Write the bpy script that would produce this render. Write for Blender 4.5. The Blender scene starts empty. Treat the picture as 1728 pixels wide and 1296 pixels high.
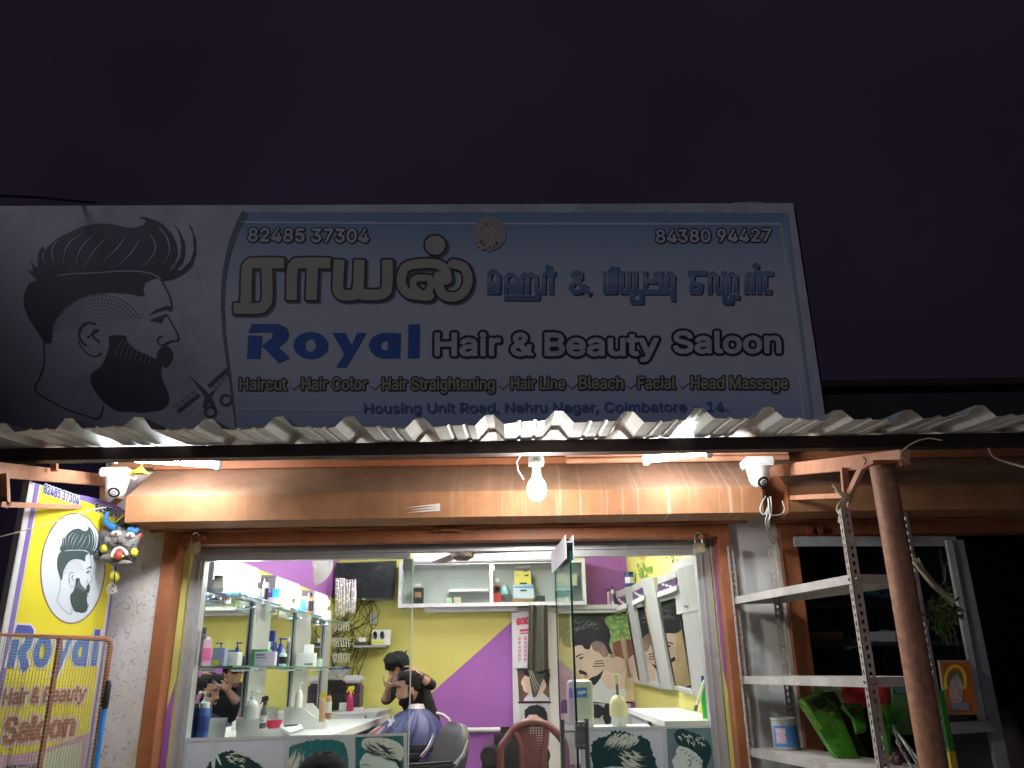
import bpy, bmesh, math, random
import numpy as np
from mathutils import Vector as V, Matrix, Euler
random.seed(7)
S = bpy.context.scene
COL = S.collection
rad = math.radians
# ------------------------------------------------------------------ camera
FPX = 1362.0                                  # focal length in pixels of the 1728 px wide photograph
PITCH, ROLL = rad(19.5), rad(0.9)
EYE = V((0, 0, 1.58))
_U = V((0, -math.sin(PITCH), math.cos(PITCH))); FW = V((0, math.cos(PITCH), math.sin(PITCH)))
CR = V((1, 0, 0)) * math.cos(ROLL) - _U * math.sin(ROLL)
CU = V((1, 0, 0)) * math.sin(ROLL) + _U * math.cos(ROLL)
cd = bpy.data.cameras.new('camera'); cam = bpy.data.objects.new('camera', cd); COL.objects.link(cam)
cam.matrix_world = Matrix(((CR.x, CU.x, -FW.x, EYE.x), (CR.y, CU.y, -FW.y, EYE.y), (CR.z, CU.z, -FW.z, EYE.z), (0, 0, 0, 1)))
cd.sensor_width = 36; cd.lens = FPX / 1728 * 36; cd.clip_end = 400; cd.clip_start = 0.05
S.camera = cam
# ------------------------------------------------------------------ night sky, faint night light, exposure
w = bpy.data.worlds.new('World'); S.world = w; w.use_nodes = True
nt = w.node_tree; bg = nt.nodes['Background']
tc = nt.nodes.new('ShaderNodeTexCoord'); sp = nt.nodes.new('ShaderNodeSeparateXYZ'); rp = nt.nodes.new('ShaderNodeValToRGB')
nt.links.new(tc.outputs['Generated'], sp.inputs[0]); nt.links.new(sp.outputs['Z'], rp.inputs[0]); 
nz = nt.nodes.new('ShaderNodeTexNoise'); nz.inputs['Scale'].default_value = 2.2; nz.inputs['Detail'].default_value = 7; nt.links.new(tc.outputs['Generated'], nz.inputs[0])   # thin uneven cloud lit by the town
nr = nt.nodes.new('ShaderNodeValToRGB'); nr.color_ramp.elements[0].color = (.75, .72, .8, 1); nr.color_ramp.elements[1].color = (1.25, 1.15, 1.3, 1); nr.color_ramp.elements[0].position = .3; nr.color_ramp.elements[1].position = .7; nt.links.new(nz.outputs[0], nr.inputs[0])
nm = nt.nodes.new('ShaderNodeMix'); nm.data_type = 'RGBA'; nm.blend_type = 'MULTIPLY'; nm.inputs[0].default_value = 1; nt.links.new(rp.outputs[0], nm.inputs[6]); nt.links.new(nr.outputs[0], nm.inputs[7]); nt.links.new(nm.outputs[2], bg.inputs[0])
rp.color_ramp.elements[0].color = (0.0075, 0.0055, 0.0115, 1); rp.color_ramp.elements[0].position = 0.2
rp.color_ramp.elements[1].color = (0.0125, 0.008, 0.0155, 1); rp.color_ramp.elements[1].position = 0.75
bg.inputs[1].default_value = 0.4
sl = bpy.data.lights.new('night_light', 'SUN'); so = bpy.data.objects.new('night_light', sl); COL.objects.link(so)
sl.energy = 0.2; sl.angle = rad(22); sl.color = (0.78, 0.81, 1.0)
so.rotation_euler = Euler((rad(55), 0, rad(-50)))
S.view_settings.view_transform = 'Standard'; S.view_settings.look = 'None'
S.view_settings.exposure = 1.15; S.view_settings.gamma = 1
try:
    S.cycles.use_denoising = True; S.cycles.caustics_reflective = False; S.cycles.caustics_refractive = False
    S.cycles.max_bounces = 10; S.cycles.transparent_max_bounces = 16; S.cycles.sample_clamp_indirect = 6
except Exception: pass
# ------------------------------------------------------------------ picture -> place helpers
def ray(px, py): return FW + CR * ((px - 864) / FPX) + CU * ((648 - py) / FPX)
def at(px, py, Y): d = ray(px, py); return EYE + d * (Y / d.y)
def atX(px, py, X): d = ray(px, py); return EYE + d * (X / d.x)
def atZ(px, py, Z): d = ray(px, py); return EYE + d * ((Z - EYE.z) / d.z)
def mpp(p): return (p - EYE).dot(FW) / FPX                 # metres per photo pixel at a point
class Pl:                                                  # a real plane in the place
    def __init__(s, p, n):
        s.p = V(p); s.n = V(n).normalized()
        if s.n.dot(EYE - s.p) < 0: s.n = -s.n
    def __call__(s, px, py, lift=0):
        d = ray(px, py); q = s.p + s.n * lift
        return EYE + d * ((q - EYE).dot(s.n) / d.dot(s.n))
def PY(Y): return Pl((0, Y, 0), (0, -1, 0))
def PX(X): return Pl((X, 0, 0), (1, 0, 0))
def PV(a, b): return Pl(a, V((-(b - a).y, (b - a).x, 0)))  # vertical plane through two points
def smooth(pts, n=4, closed=True):
    P = [V((p[0], p[1], 0)) for p in pts]; out = []; N = len(P)
    for i in range(N if closed else N - 1):
        g = lambda k: P[k % N] if closed else P[max(0, min(N - 1, k))]
        a, b, c, d = g(i - 1), g(i), g(i + 1), g(i + 2)
        for k in range(n):
            t = k / n
            q = 0.5 * ((2 * b) + (c - a) * t + (2 * a - 5 * b + 4 * c - d) * t * t + (3 * b - a - 3 * c + d) * t ** 3)
            out.append((q.x, q.y))
    if not closed: out.append((P[-1].x, P[-1].y))
    return out
# ------------------------------------------------------------------ mesh builder
class MB:
    def __init__(s): s.v = []; s.f = []; s.m = []; s.cur = 0
    def mat(s, i): s.cur = i; return s
    def add(s, vs, fs):
        o = len(s.v); s.v += [V(p) for p in vs]; s.f += [[i + o for i in f] for f in fs]; s.m += [s.cur] * len(fs); return s
    def box(s, c, sz, R=None, bev=0.0):
        x, y, z = [k / 2 for k in sz]; c = V(c)
        if bev <= 0:
            vs = [V((i * x, j * y, k * z)) for i in (-1, 1) for j in (-1, 1) for k in (-1, 1)]
            fs = [(0, 1, 3, 2), (4, 6, 7, 5), (0, 4, 5, 1), (2, 3, 7, 6), (0, 2, 6, 4), (1, 5, 7, 3)]
        else:
            bm = bmesh.new(); bmesh.ops.create_cube(bm, size=1)
            for v in bm.verts: v.co = V((v.co.x * sz[0], v.co.y * sz[1], v.co.z * sz[2]))
            bmesh.ops.bevel(bm, geom=bm.edges[:], offset=min(bev, min(sz) * .45), segments=2, affect='EDGES')
            bm.verts.index_update(); vs = [v.co.copy() for v in bm.verts]; fs = [[v.index for v in f.verts] for f in bm.faces]; bm.free()
        if R is not None: vs = [R @ p for p in vs]
        return s.add([p + c for p in vs], fs)
    def bx(s, a, b, bev=0.0):
        a, b = V(a), V(b); return s.box((a + b) / 2, [abs(b[i] - a[i]) for i in range(3)], None, bev)
    def bar(s, a, b, w, h, up=(0, 0, 1), bev=0.0):         # box-section bar from a to b
        a, b = V(a), V(b); d = (b - a); L = d.length; d.normalize(); u = V(up)
        sd = d.cross(u)
        if sd.length < 1e-4: sd = d.cross(V((1, 0, 0)))
        sd.normalize(); u = sd.cross(d)
        R = Matrix((d, sd, u)).transposed()
        return s.box((a + b) / 2, (L, w, h), R, bev)
    def tube(s, pts, r, n=8, cap=True):
        P = [V(p) for p in pts]; rs = r if isinstance(r, (list, tuple)) else [r] * len(P); vs = []; fs = []; prev = None
        for i, p in enumerate(P):
            d = (P[min(i + 1, len(P) - 1)] - P[max(i - 1, 0)]).normalized()
            if prev is None: u = d.orthogonal().normalized()
            else:
                u = prev - d * prev.dot(d)
                u = u.normalized() if u.length > 1e-5 else d.orthogonal().normalized()
            prev = u; q = d.cross(u)
            for k in range(n):
                a = 2 * math.pi * k / n; vs.append(p + (u * math.cos(a) + q * math.sin(a)) * rs[i])
        for i in range(len(P) - 1):
            for k in range(n): fs.append((i * n + k, i * n + (k + 1) % n, (i + 1) * n + (k + 1) % n, (i + 1) * n + k))
        if cap: fs.append(list(range(n))[::-1]); fs.append([(len(P) - 1) * n + k for k in range(n)])
        return s.add(vs, fs)
    def lathe(s, base, prof, n=16, R=None):
        base = V(base); vs = []; fs = []
        for r, z in prof:
            for k in range(n):
                a = 2 * math.pi * k / n; p = V((r * math.cos(a), r * math.sin(a), z)); vs.append(base + (R @ p if R is not None else p))
        for i in range(len(prof) - 1):
            for k in range(n): fs.append((i * n + k, i * n + (k + 1) % n, (i + 1) * n + (k + 1) % n, (i + 1) * n + k))
        fs.append(list(range(n))[::-1]); fs.append([(len(prof) - 1) * n + k for k in range(n)])
        return s.add(vs, fs)
    def ball(s, c, r, n=12, m=8, R=None):
        r = (r, r, r) if not isinstance(r, (tuple, list)) else r; c = V(c); vs = []; fs = []
        for i in range(m + 1):
            t = math.pi * i / m
            for k in range(n):
                a = 2 * math.pi * k / n; p = V((r[0] * math.sin(t) * math.cos(a), r[1] * math.sin(t) * math.sin(a), -r[2] * math.cos(t)))
                vs.append(c + (R @ p if R is not None else p))
        for i in range(m):
            for k in range(n): fs.append((i * n + k, i * n + (k + 1) % n, (i + 1) * n + (k + 1) % n, (i + 1) * n + k))
        return s.add(vs, fs)
    def slab(s, pts, dep):                                 # polygon with thickness vector
        n = len(pts); dep = V(dep); P = [V(p) for p in pts]
        return s.add(P + [p + dep for p in P], [list(range(n)), [n + i for i in range(n)][::-1]] + [(i, (i + 1) % n, n + (i + 1) % n, n + i) for i in range(n)])
    # ---- print on a plane, traced in photo pixels
    def flat(s, pl, pts, lift=0.001):
        return s.add([pl(x, y, lift) for x, y in pts], [list(range(len(pts)))])
    def stroke(s, pl, pts, wpx, lift=0.001, closed=False):
        n = len(pts); ws = wpx if isinstance(wpx, (list, tuple)) else [wpx] * n; L = []; Rr = []
        for i in range(n):
            a = pts[(i - 1) % n] if closed else pts[max(i - 1, 0)]; b = pts[(i + 1) % n] if closed else pts[min(i + 1, n - 1)]
            dx, dy = b[0] - a[0], b[1] - a[1]; l = math.hypot(dx, dy) or 1; nx, ny = -dy / l, dx / l
            k = ws[i] / 2
            if (0 < i < n - 1) or closed:
                c0 = pts[(i - 1) % n]; d1 = (pts[i][0] - c0[0], pts[i][1] - c0[1]); l1 = math.hypot(*d1) or 1
                cs = max(.55, abs((-d1[1] / l1) * nx + (d1[0] / l1) * ny)); k /= cs
            L.append((pts[i][0] + nx * k, pts[i][1] + ny * k)); Rr.append((pts[i][0] - nx * k, pts[i][1] - ny * k))
        vs = [pl(x, y, lift) for x, y in L] + [pl(x, y, lift) for x, y in Rr]
        m = n if closed else n - 1
        return s.add(vs, [(i, (i + 1) % n, n + (i + 1) % n, n + i) for i in range(m)])
    def ink(s, pl, polys, lift=0.001, grow=0.0, h=0.36):   # union of convex outlines (photo pixels), swollen by grow, laid down as ONE layer of thin runs
        xs = [p[0] for q in polys for p in q]; ys = [p[1] for q in polys for p in q]; x0, y0 = min(xs) - grow - 2 * h, min(ys) - grow - 2 * h
        nx, ny = int((max(xs) + grow - x0) / h) + 3, int((max(ys) + grow - y0) / h) + 3; m = np.zeros((ny, nx), bool)
        for q in polys:
            qy = [p[1] for p in q]; n = len(q)
            for r in range(max(0, int((min(qy) - y0) / h - .5)), min(ny, int((max(qy) - y0) / h + .5) + 1)):
                y = y0 + (r + .5) * h; X = []
                for k in range(n):
                    (ax, ay), (bx_, by) = q[k], q[(k + 1) % n]
                    if (ay <= y) != (by <= y): X.append(ax + (bx_ - ax) * (y - ay) / (by - ay))
                if len(X) > 1:
                    a_, c_ = int(round((min(X) - x0) / h)), int(round((max(X) - x0) / h)); m[r, a_:max(c_, a_ + 1)] = True
        if grow > 0:
            g = int(round(grow / h)); o = m.copy()
            for dy in range(-g, g + 1):
                w_ = int(math.sqrt(max(0, (grow / h) ** 2 - dy * dy))); sh = np.zeros_like(m)
                if dy >= 0: sh[dy:] = m[:ny - dy]
                else: sh[:dy] = m[-dy:]
                cs = np.cumsum(np.pad(sh.astype(np.int32), ((0, 0), (w_ + 1, w_))), axis=1); o |= (cs[:, 2 * w_ + 1:] - cs[:, :-(2 * w_ + 1)]) > 0
            m = o
        live = {}; out = []
        for r in range(ny + 1):
            now = {}
            if r < ny:
                d_ = np.diff(np.concatenate(([0], m[r].astype(np.int8), [0]))); A, B = np.where(d_ == 1)[0], np.where(d_ == -1)[0]
                for a_, c_ in zip(A, B): now[(a_, c_)] = live.pop((a_, c_), r)
            for (a_, c_), r0 in live.items(): out.append((a_, c_, r0, r))
            live = now
        for a_, c_, r0, r1 in out:
            X0, X1, Y0, Y1 = x0 + a_ * h, x0 + c_ * h, y0 + r0 * h, y0 + r1 * h; s.add([pl(X0, Y1, lift), pl(X1, Y1, lift), pl(X1, Y0, lift), pl(X0, Y0, lift)], [(0, 1, 2, 3)])
        return s
    def text(s, pl, txt, quad, lift=0.001, bold=0.0, out=0.0, shear=0.0):
        vs, fs = _raw(txt)                                 # quad: BL, BR, TR, TL of the ink, photo pixels
        vs = [(x + y * shear, y) for x, y in vs]; xs = [p[0] for p in vs]; ys = [p[1] for p in vs]; BL, BR, TR, TL = quad
        hpx = math.hypot(TL[0] - BL[0], TL[1] - BL[1]) / (max(ys) - min(ys)); gb = bold * hpx; wpx = math.hypot(BR[0] - BL[0], BR[1] - BL[1])
        sx, sy = (max(xs) - min(xs)), (max(ys) - min(ys)); ix, iy = gb / wpx, gb / (hpx * sy); res = []
        for x, y in vs:
            a = ix + (1 - 2 * ix) * (x - min(xs)) / sx; b = iy + (1 - 2 * iy) * (y - min(ys)) / sy
            res.append((BL[0] * (1 - a) * (1 - b) + BR[0] * a * (1 - b) + TR[0] * a * b + TL[0] * (1 - a) * b, BL[1] * (1 - a) * (1 - b) + BR[1] * a * (1 - b) + TR[1] * a * b + TL[1] * (1 - a) * b))
        if bold + out == 0: return s.add([pl(x, y, lift) for x, y in res], fs)
        return s.ink(pl, [[res[i] for i in f] for f in fs], lift, gb + out * hpx, min(.36, hpx * sy / 40))
def pen(pts, w, cap=0.0):                                  # convex pieces of an even pen stroke
    n = len(pts); k = w / 2; o = []
    for i in range(n - 1):
        (x0, y0), (x1, y1) = pts[i], pts[i + 1]; l = math.hypot(x1 - x0, y1 - y0) or 1; ux, uy = (x1 - x0) / l, (y1 - y0) / l
        if i == 0: x0 -= ux * cap; y0 -= uy * cap
        if i == n - 2: x1 += ux * cap; y1 += uy * cap
        o.append([(x0 - uy * k, y0 + ux * k), (x1 - uy * k, y1 + ux * k), (x1 + uy * k, y1 - ux * k), (x0 + uy * k, y0 - ux * k)])
        if i: o.append([(pts[i][0] + k * math.cos(q * math.pi / 8), pts[i][1] + k * math.sin(q * math.pi / 8)) for q in range(16)])
    return o
_G = {}
try:                                          # Blender's own bundled sans face; the built-in one if it is not there
    import os
    SANS = bpy.data.fonts.load(os.path.join(bpy.utils.resource_path('LOCAL'), 'datafiles', 'fonts', 'Inter.woff2'))
except Exception: SANS = None
def _raw(txt):
    if txt not in _G:
        cu = bpy.data.curves.new('lettering', 'FONT'); cu.body = txt; cu.font = SANS or cu.font; cu.resolution_u = 3
        ob = bpy.data.objects.new('lettering', cu); COL.objects.link(ob)
        dg = bpy.context.evaluated_depsgraph_get(); me = bpy.data.meshes.new_from_object(ob.evaluated_get(dg))
        r = ([(v.co.x, v.co.y) for v in me.vertices], [list(p.vertices) for p in me.polygons])
        bpy.data.objects.remove(ob); bpy.data.curves.remove(cu); bpy.data.meshes.remove(me); _G[txt] = r
    return _G[txt]
def rect(x0, y0, x1, y1): return [(x0, y1), (x1, y1), (x1, y0), (x0, y0)]    # BL BR TR TL
# ------------------------------------------------------------------ materials
def lin(h):
    h = h.lstrip('#'); c = [int(h[i:i + 2], 16) / 255 for i in (0, 2, 4)]
    return tuple(((x + .055) / 1.055) ** 2.4 if x > .04045 else x / 12.92 for x in c)
_M = {}
def M(name, col, rough=.6, metal=0.0, var=0.12, scale=9.0, bump=0.0, emit=0.0, stretch=None, coat=0.0, dirt=None, dscale=3.0, damt=.5):
    if name in _M: return _M[name]
    c = lin(col) if isinstance(col, str) else col
    m = bpy.data.materials.new(name); m.use_nodes = True; t = m.node_tree; b = t.nodes['Principled BSDF']; _M[name] = m
    b.inputs['Base Color'].default_value = (*c, 1); b.inputs['Roughness'].default_value = rough; b.inputs['Metallic'].default_value = metal
    if coat: b.inputs['Coat Weight'].default_value = coat
    if emit:
        b.inputs['Emission Color'].default_value = (*c, 1); b.inputs['Emission Strength'].default_value = emit; return m
    tx = t.nodes.new('ShaderNodeTexCoord'); mp = t.nodes.new('ShaderNodeMapping'); t.links.new(tx.outputs['Object'], mp.inputs[0])
    if stretch: mp.inputs['Scale'].default_value = stretch
    if var:
        n = t.nodes.new('ShaderNodeTexNoise'); n.inputs['Scale'].default_value = scale; n.inputs['Detail'].default_value = 6; n.inputs['Roughness'].default_value = .65
        t.links.new(mp.outputs[0], n.inputs[0]); r = t.nodes.new('ShaderNodeValToRGB'); t.links.new(n.outputs[0], r.inputs[0])
        r.color_ramp.elements[0].position = .3; r.color_ramp.elements[1].position = .7
        r.color_ramp.elements[0].color = (*[max(0, k * (1 - var)) for k in c], 1); r.color_ramp.elements[1].color = (*[min(1, k * (1 + var)) for k in c], 1)
        last = r.outputs[0]
        if dirt:
            n2 = t.nodes.new('ShaderNodeTexNoise'); n2.inputs['Scale'].default_value = dscale; n2.inputs['Detail'].default_value = 9; n2.inputs['Roughness'].default_value = .7
            t.links.new(mp.outputs[0], n2.inputs[0]); r2 = t.nodes.new('ShaderNodeValToRGB'); t.links.new(n2.outputs[0], r2.inputs[0])
            r2.color_ramp.elements[0].position = .5; r2.color_ramp.elements[1].position = .72
            r2.color_ramp.elements[0].color = (0, 0, 0, 1); r2.color_ramp.elements[1].color = (damt, damt, damt, 1)
            mx = t.nodes.new('ShaderNodeMix'); mx.data_type = 'RGBA'; t.links.new(r2.outputs[0], mx.inputs[0]); t.links.new(last, mx.inputs[6])
            mx.inputs[7].default_value = (*(lin(dirt) if isinstance(dirt, str) else dirt), 1); last = mx.outputs[2]
        t.links.new(last, b.inputs['Base Color'])
        rr = t.nodes.new('ShaderNodeMapRange'); t.links.new(n.outputs[0], rr.inputs[0]); rr.inputs[3].default_value = max(.03, rough - .1); rr.inputs[4].default_value = min(1, rough + .12)
        t.links.new(rr.outputs[0], b.inputs['Roughness'])
    if bump:
        n3 = t.nodes.new('ShaderNodeTexNoise'); n3.inputs['Scale'].default_value = scale * 4; n3.inputs['Detail'].default_value = 4; t.links.new(mp.outputs[0], n3.inputs[0])
        bp = t.nodes.new('ShaderNodeBump'); bp.inputs['Strength'].default_value = bump; bp.inputs['Distance'].default_value = .01; t.links.new(n3.outputs[0], bp.inputs['Height']); t.links.new(bp.outputs[0], b.inputs['Normal'])
    return m
def glassmat(name, tint=(.96, .99, .97), refl=.06, rough=.0):
    m = bpy.data.materials.new(name); m.use_nodes = True; t = m.node_tree; t.nodes.clear()
    o = t.nodes.new('ShaderNodeOutputMaterial'); tr = t.nodes.new('ShaderNodeBsdfTransparent'); g = t.nodes.new('ShaderNodeBsdfGlossy'); mx = t.nodes.new('ShaderNodeMixShader')
    f = t.nodes.new('ShaderNodeLayerWeight'); f.inputs[0].default_value = .25; mr = t.nodes.new('ShaderNodeMapRange')
    t.links.new(f.outputs['Facing'], mr.inputs[0]); mr.inputs[3].default_value = refl * .5; mr.inputs[4].default_value = min(1, refl * 5)
    tr.inputs[0].default_value = (*tint, 1); g.inputs['Roughness'].default_value = rough
    t.links.new(mr.outputs[0], mx.inputs[0]); t.links.new(tr.outputs[0], mx.inputs[1]); t.links.new(g.outputs[0], mx.inputs[2]); t.links.new(mx.outputs[0], o.inputs[0])
    return m
# ------------------------------------------------------------------ objects
OFF = {}
def mesh(name, mb, mats, off, sm):
    me = bpy.data.meshes.new(name); me.from_pydata([tuple(p - off) for p in mb.v], [], mb.f)
    for m in (mats if isinstance(mats, (list, tuple)) else [mats]): me.materials.append(m)
    for p, i in zip(me.polygons, mb.m): p.material_index = i; p.use_smooth = False
    bm = bmesh.new(); bm.from_mesh(me); bmesh.ops.recalc_face_normals(bm, faces=bm.faces[:])
    if sm:
        for f in bm.faces: f.smooth = True
        for e in bm.edges:
            if len(e.link_faces) == 2 and e.calc_face_angle(0) > rad(sm if sm is not True else 40): e.smooth = False
    bm.to_mesh(me); bm.free(); return me
def thing(name, label, cat, loc=(0, 0, 0), group=None):
    o = bpy.data.objects.new(name, None); COL.objects.link(o); o.location = loc; o.empty_display_size = .1
    o['label'] = label; o['category'] = cat
    if group: o['group'] = group
    OFF[o.name] = V(loc); return o
def obj(name, mb, mats, parent, label=None, smooth=False):
    off = OFF[parent.name]; o = bpy.data.objects.new(name, mesh(name, mb, mats, off, smooth)); COL.objects.link(o); o.parent = parent; OFF[o.name] = off
    if parent.parent is None and parent.type == 'MESH': pass
    if label: o['label'] = label
    return o
def solo(name, mb, mats, label, cat, group=None, smooth=False):
    lo = V([min(p[i] for p in mb.v) for i in range(3)]); hi = V([max(p[i] for p in mb.v) for i in range(3)])
    base = V(((lo.x + hi.x) / 2, (lo.y + hi.y) / 2, lo.z)); o = bpy.data.objects.new(name, mesh(name, mb, mats, base, smooth)); COL.objects.link(o)
    o.location = base; OFF[o.name] = base; o['label'] = label; o['category'] = cat
    if group: o['group'] = group
    return o
def struct(name, mb, mats, kind='structure'):
    o = bpy.data.objects.new(name, mesh(name, mb, mats, V((0, 0, 0)), False)); COL.objects.link(o); o['kind'] = kind; OFF[o.name] = V((0, 0, 0)); return o
def copy_thing(root, delta, label, rz=0):
    r = root.copy(); COL.objects.link(r); r.location = root.location + V(delta); r.rotation_euler.z += rz; r['label'] = label
    def rec(a, b):
        for ch in a.children:
            c = ch.copy(); COL.objects.link(c); c.parent = b; rec(ch, c)
    rec(root, r); return r
# ------------------------------------------------------------------ palette
def streaky(name, base, dust, lo, amt, xs=14.0, right=0.0):   # painted steel with vertical rain drips of dried dust
    m = M(name, base, .68, 0, .22, 4, .08, dirt='#5a3520', dscale=5, damt=.35); t = m.node_tree; b = t.nodes['Principled BSDF']
    src = b.inputs['Base Color'].links[0].from_socket
    tx = t.nodes.new('ShaderNodeTexCoord'); mp = t.nodes.new('ShaderNodeMapping'); mp.inputs['Scale'].default_value = (xs, .6, .9); t.links.new(tx.outputs['Object'], mp.inputs[0])
    n = t.nodes.new('ShaderNodeTexNoise'); n.inputs['Scale'].default_value = 1.6; n.inputs['Detail'].default_value = 5; n.inputs['Distortion'].default_value = .15; t.links.new(mp.outputs[0], n.inputs[0])
    r = t.nodes.new('ShaderNodeValToRGB'); t.links.new(n.outputs[0], r.inputs[0]); r.color_ramp.elements[0].position = lo; r.color_ramp.elements[1].position = lo + .13
    r.color_ramp.elements[0].color = (0, 0, 0, 1); r.color_ramp.elements[1].color = (amt, amt, amt, 1)
    fac = r.outputs[0]
    if right:                                             # more drips towards the right-hand end of the hood
        sx = t.nodes.new('ShaderNodeSeparateXYZ'); t.links.new(tx.outputs['Object'], sx.inputs[0]); mr = t.nodes.new('ShaderNodeMapRange'); t.links.new(sx.outputs[0], mr.inputs[0])
        mr.inputs[1].default_value = -.2; mr.inputs[2].default_value = right; mr.inputs[3].default_value = .12; mr.inputs[4].default_value = 1
        mu = t.nodes.new('ShaderNodeMath'); mu.operation = 'MULTIPLY'; t.links.new(fac, mu.inputs[0]); t.links.new(mr.outputs[0], mu.inputs[1]); fac = mu.outputs[0]
    mx = t.nodes.new('ShaderNodeMix'); mx.data_type = 'RGBA'; t.links.new(fac, mx.inputs[0]); t.links.new(src, mx.inputs[6]); mx.inputs[7].default_value = (*lin(dust), 1)
    t.links.new(mx.outputs[2], b.inputs['Base Color']); return m
ORANGE = streaky('orange_painted_steel', (.33, .148, .062), '#C4AC98', .54, .55, 24, .9)
ORDUST = streaky('dusty_orange_steel', (.36, .205, .125), '#C6AF9E', .54, .5, 24, .9)
RUST = M('rust_brown_paint', (.36, .125, .05), .5, 0, .22, 7, .08, dirt='#6b3a22', dscale=5)
PEACH = M('dusty_orange_paint', (.55, .27, .16), .6, 0, .2, 9, .05, dirt='#8a4a2c', dscale=6)
PIPE = M('rusty_pipe_paint', (.40, .185, .10), .55, 0, .3, 30, .15, dirt='#3a1c10', dscale=14)
DARKBEAM = M('dark_brown_beam', (.035, .018, .016), .6, 0, .3, 8, .05)
ZINC = M('zinc_roof_sheet', (.47, .465, .44), .55, .0, .2, 5, .03, dirt='#6e6a60', dscale=3)
ALU = M('brushed_aluminium', (.62, .63, .64), .38, .55, .1, 20, .02)
ALUD = M('dull_aluminium', (.30, .30, .30), .5, .3, .2, 12, .03)
WHITE = M('white_paint', (.74, .74, .72), .55, 0, .05, 6)
WHITEW = M('white_wall_paint', (.62, .62, .60), .8, 0, .1, 4, .08, dirt='#77736b', dscale=3.5, damt=.7)
PLAST = M('white_plastic', (.78, .78, .74), .35, 0, .03, 8)
BLACK = M('black_plastic', (.018, .018, .02), .4, 0, .3, 12)
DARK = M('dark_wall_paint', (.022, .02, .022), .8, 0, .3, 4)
YEL = M('yellow_wall_paint', (.62, .57, .16), .7, 0, .06, 2.5, .02)
PUR = M('purple_wall_paint', (.34, .115, .42), .6, 0, .07, 2.5, .02)
STEEL = M('polished_steel', (.6, .6, .6), .2, .95, .05, 10)
GLASS = glassmat('clear_glass'); GLASSG = glassmat('green_edge_glass', (.90, .965, .945), .07)
MIRROR = M('mirror_glass', (.86, .88, .87), .02, 1.0, 0)
def LAMP(name, c, e): return M(name, c, emit=e)
TUBEL = LAMP('lit_tube', (.93, .95, 1.0), 125); BULBL = LAMP('lit_bulb', (1, .97, .93), 125); LEDL = LAMP('lit_led_strip', (.86, .86, 1.0), 17)
RED = M('red_plastic', (.55, .03, .03), .4); BLUE = M('blue_plastic', (.02, .12, .55), .4); GREEN = M('green_plastic', (.06, .42, .03), .4)
YELP = M('yellow_plastic', (.75, .55, .03), .4); PINK = M('pink_liquid', (.75, .18, .42), .3); CYAN = M('cyan_card', (.1, .55, .7), .5)
ROPE = M('pale_rope', (.62, .53, .36), .9, 0, .2, 30); CABLE = M('black_cable', (.015, .015, .015), .5)
INK = M('black_ink', (.012, .014, .016), .6, 0, 0); TAN = M('tan_card', (.5, .33, .17), .7)
GREYP = M('grey_laminate', (.37, .37, .36), .5, 0, .12, 5, 0, stretch=(3, 3, .6)); GREYD = M('grey_plastic', (.2, .2, .2), .5)
SKIN = M('brown_skin', (.42, .225, .15), .5, 0, .12, 20); HAIR = M('black_hair', (.0075, .007, .0075), .75, 0, .6, 60, .6); HAIR.node_tree.nodes['Principled BSDF'].inputs['Specular IOR Level'].default_value = .25
FZ = .25                                       # level of the raised shop floor
# ------------------------------------------------------------------ setting
GND = M('dusty_concrete', (.54, .52, .48), .9, 0, .2, 2, .1, dirt='#8a8378', dscale=1)
b = MB(); b.add([(-60, -60, 0), (60, -60, 0), (60, 60, 0), (-60, 60, 0)], [(0, 1, 2, 3)]); struct('ground', b, GND)
TILE = M('pale_floor_tile', (.5, .48, .44), .3, 0, .08, 3)
b = MB(); b.bx((-1.86, 4.41, .005), (1.2, 8.6, FZ)); struct('floor', b, TILE)
# ------------------------------------------------------------------ shop building
DF = 4.4; XL, XR, YB = -1.85, 1.17, 8.6
FLORAL = M('floral_tile', (.78, .73, .71), .45, 0, .06, 4)
def floral():
    t = FLORAL.node_tree; bs = t.nodes['Principled BSDF']; src = bs.inputs['Base Color'].links[0].from_socket; tx = t.nodes.new('ShaderNodeTexCoord')
    for sc, col, lo, am, ds in ((7, '#D2C98F', .60, .6, .6), (20, '#A58CAB', .58, .65, 2.6), (38, '#857485', .63, .6, 3.0), (12, '#DAD3D6', .60, .7, 1.0)):
        n = t.nodes.new('ShaderNodeTexNoise'); n.inputs['Scale'].default_value = sc; n.inputs['Detail'].default_value = 5; n.inputs['Distortion'].default_value = ds; t.links.new(tx.outputs['Object'], n.inputs[0])
        mp = t.nodes.new('ShaderNodeMapping'); mp.inputs['Location'].default_value = (sc, 0, sc * 2); t.links.new(tx.outputs['Object'], mp.inputs[0]); t.links.new(mp.outputs[0], n.inputs[0])
        r = t.nodes.new('ShaderNodeValToRGB'); r.color_ramp.elements[0].position = lo; r.color_ramp.elements[1].position = lo + .07; r.color_ramp.elements[0].color = (0, 0, 0, 1); r.color_ramp.elements[1].color = (am, am, am, 1); t.links.new(n.outputs[0], r.inputs[0])
        mx = t.nodes.new('ShaderNodeMix'); mx.data_type = 'RGBA'; t.links.new(r.outputs[0], mx.inputs[0]); t.links.new(src, mx.inputs[6]); mx.inputs[7].default_value = (*lin(col), 1); src = mx.outputs[2]
    t.links.new(src, bs.inputs['Base Color'])
floral()
bd = thing('shop_building', 'small flat roofed barber shop with yellow and purple walls', 'shop', (0, 4.4, 0))
frL = at(284, 900, DF).x; frR = at(1225, 885, DF).x; wpR = 1.425
b = MB(); b.bx((-2.28, DF, .005), (frL, 4.62, 2.75)); obj('floral_pillar', b, FLORAL, bd)
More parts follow.
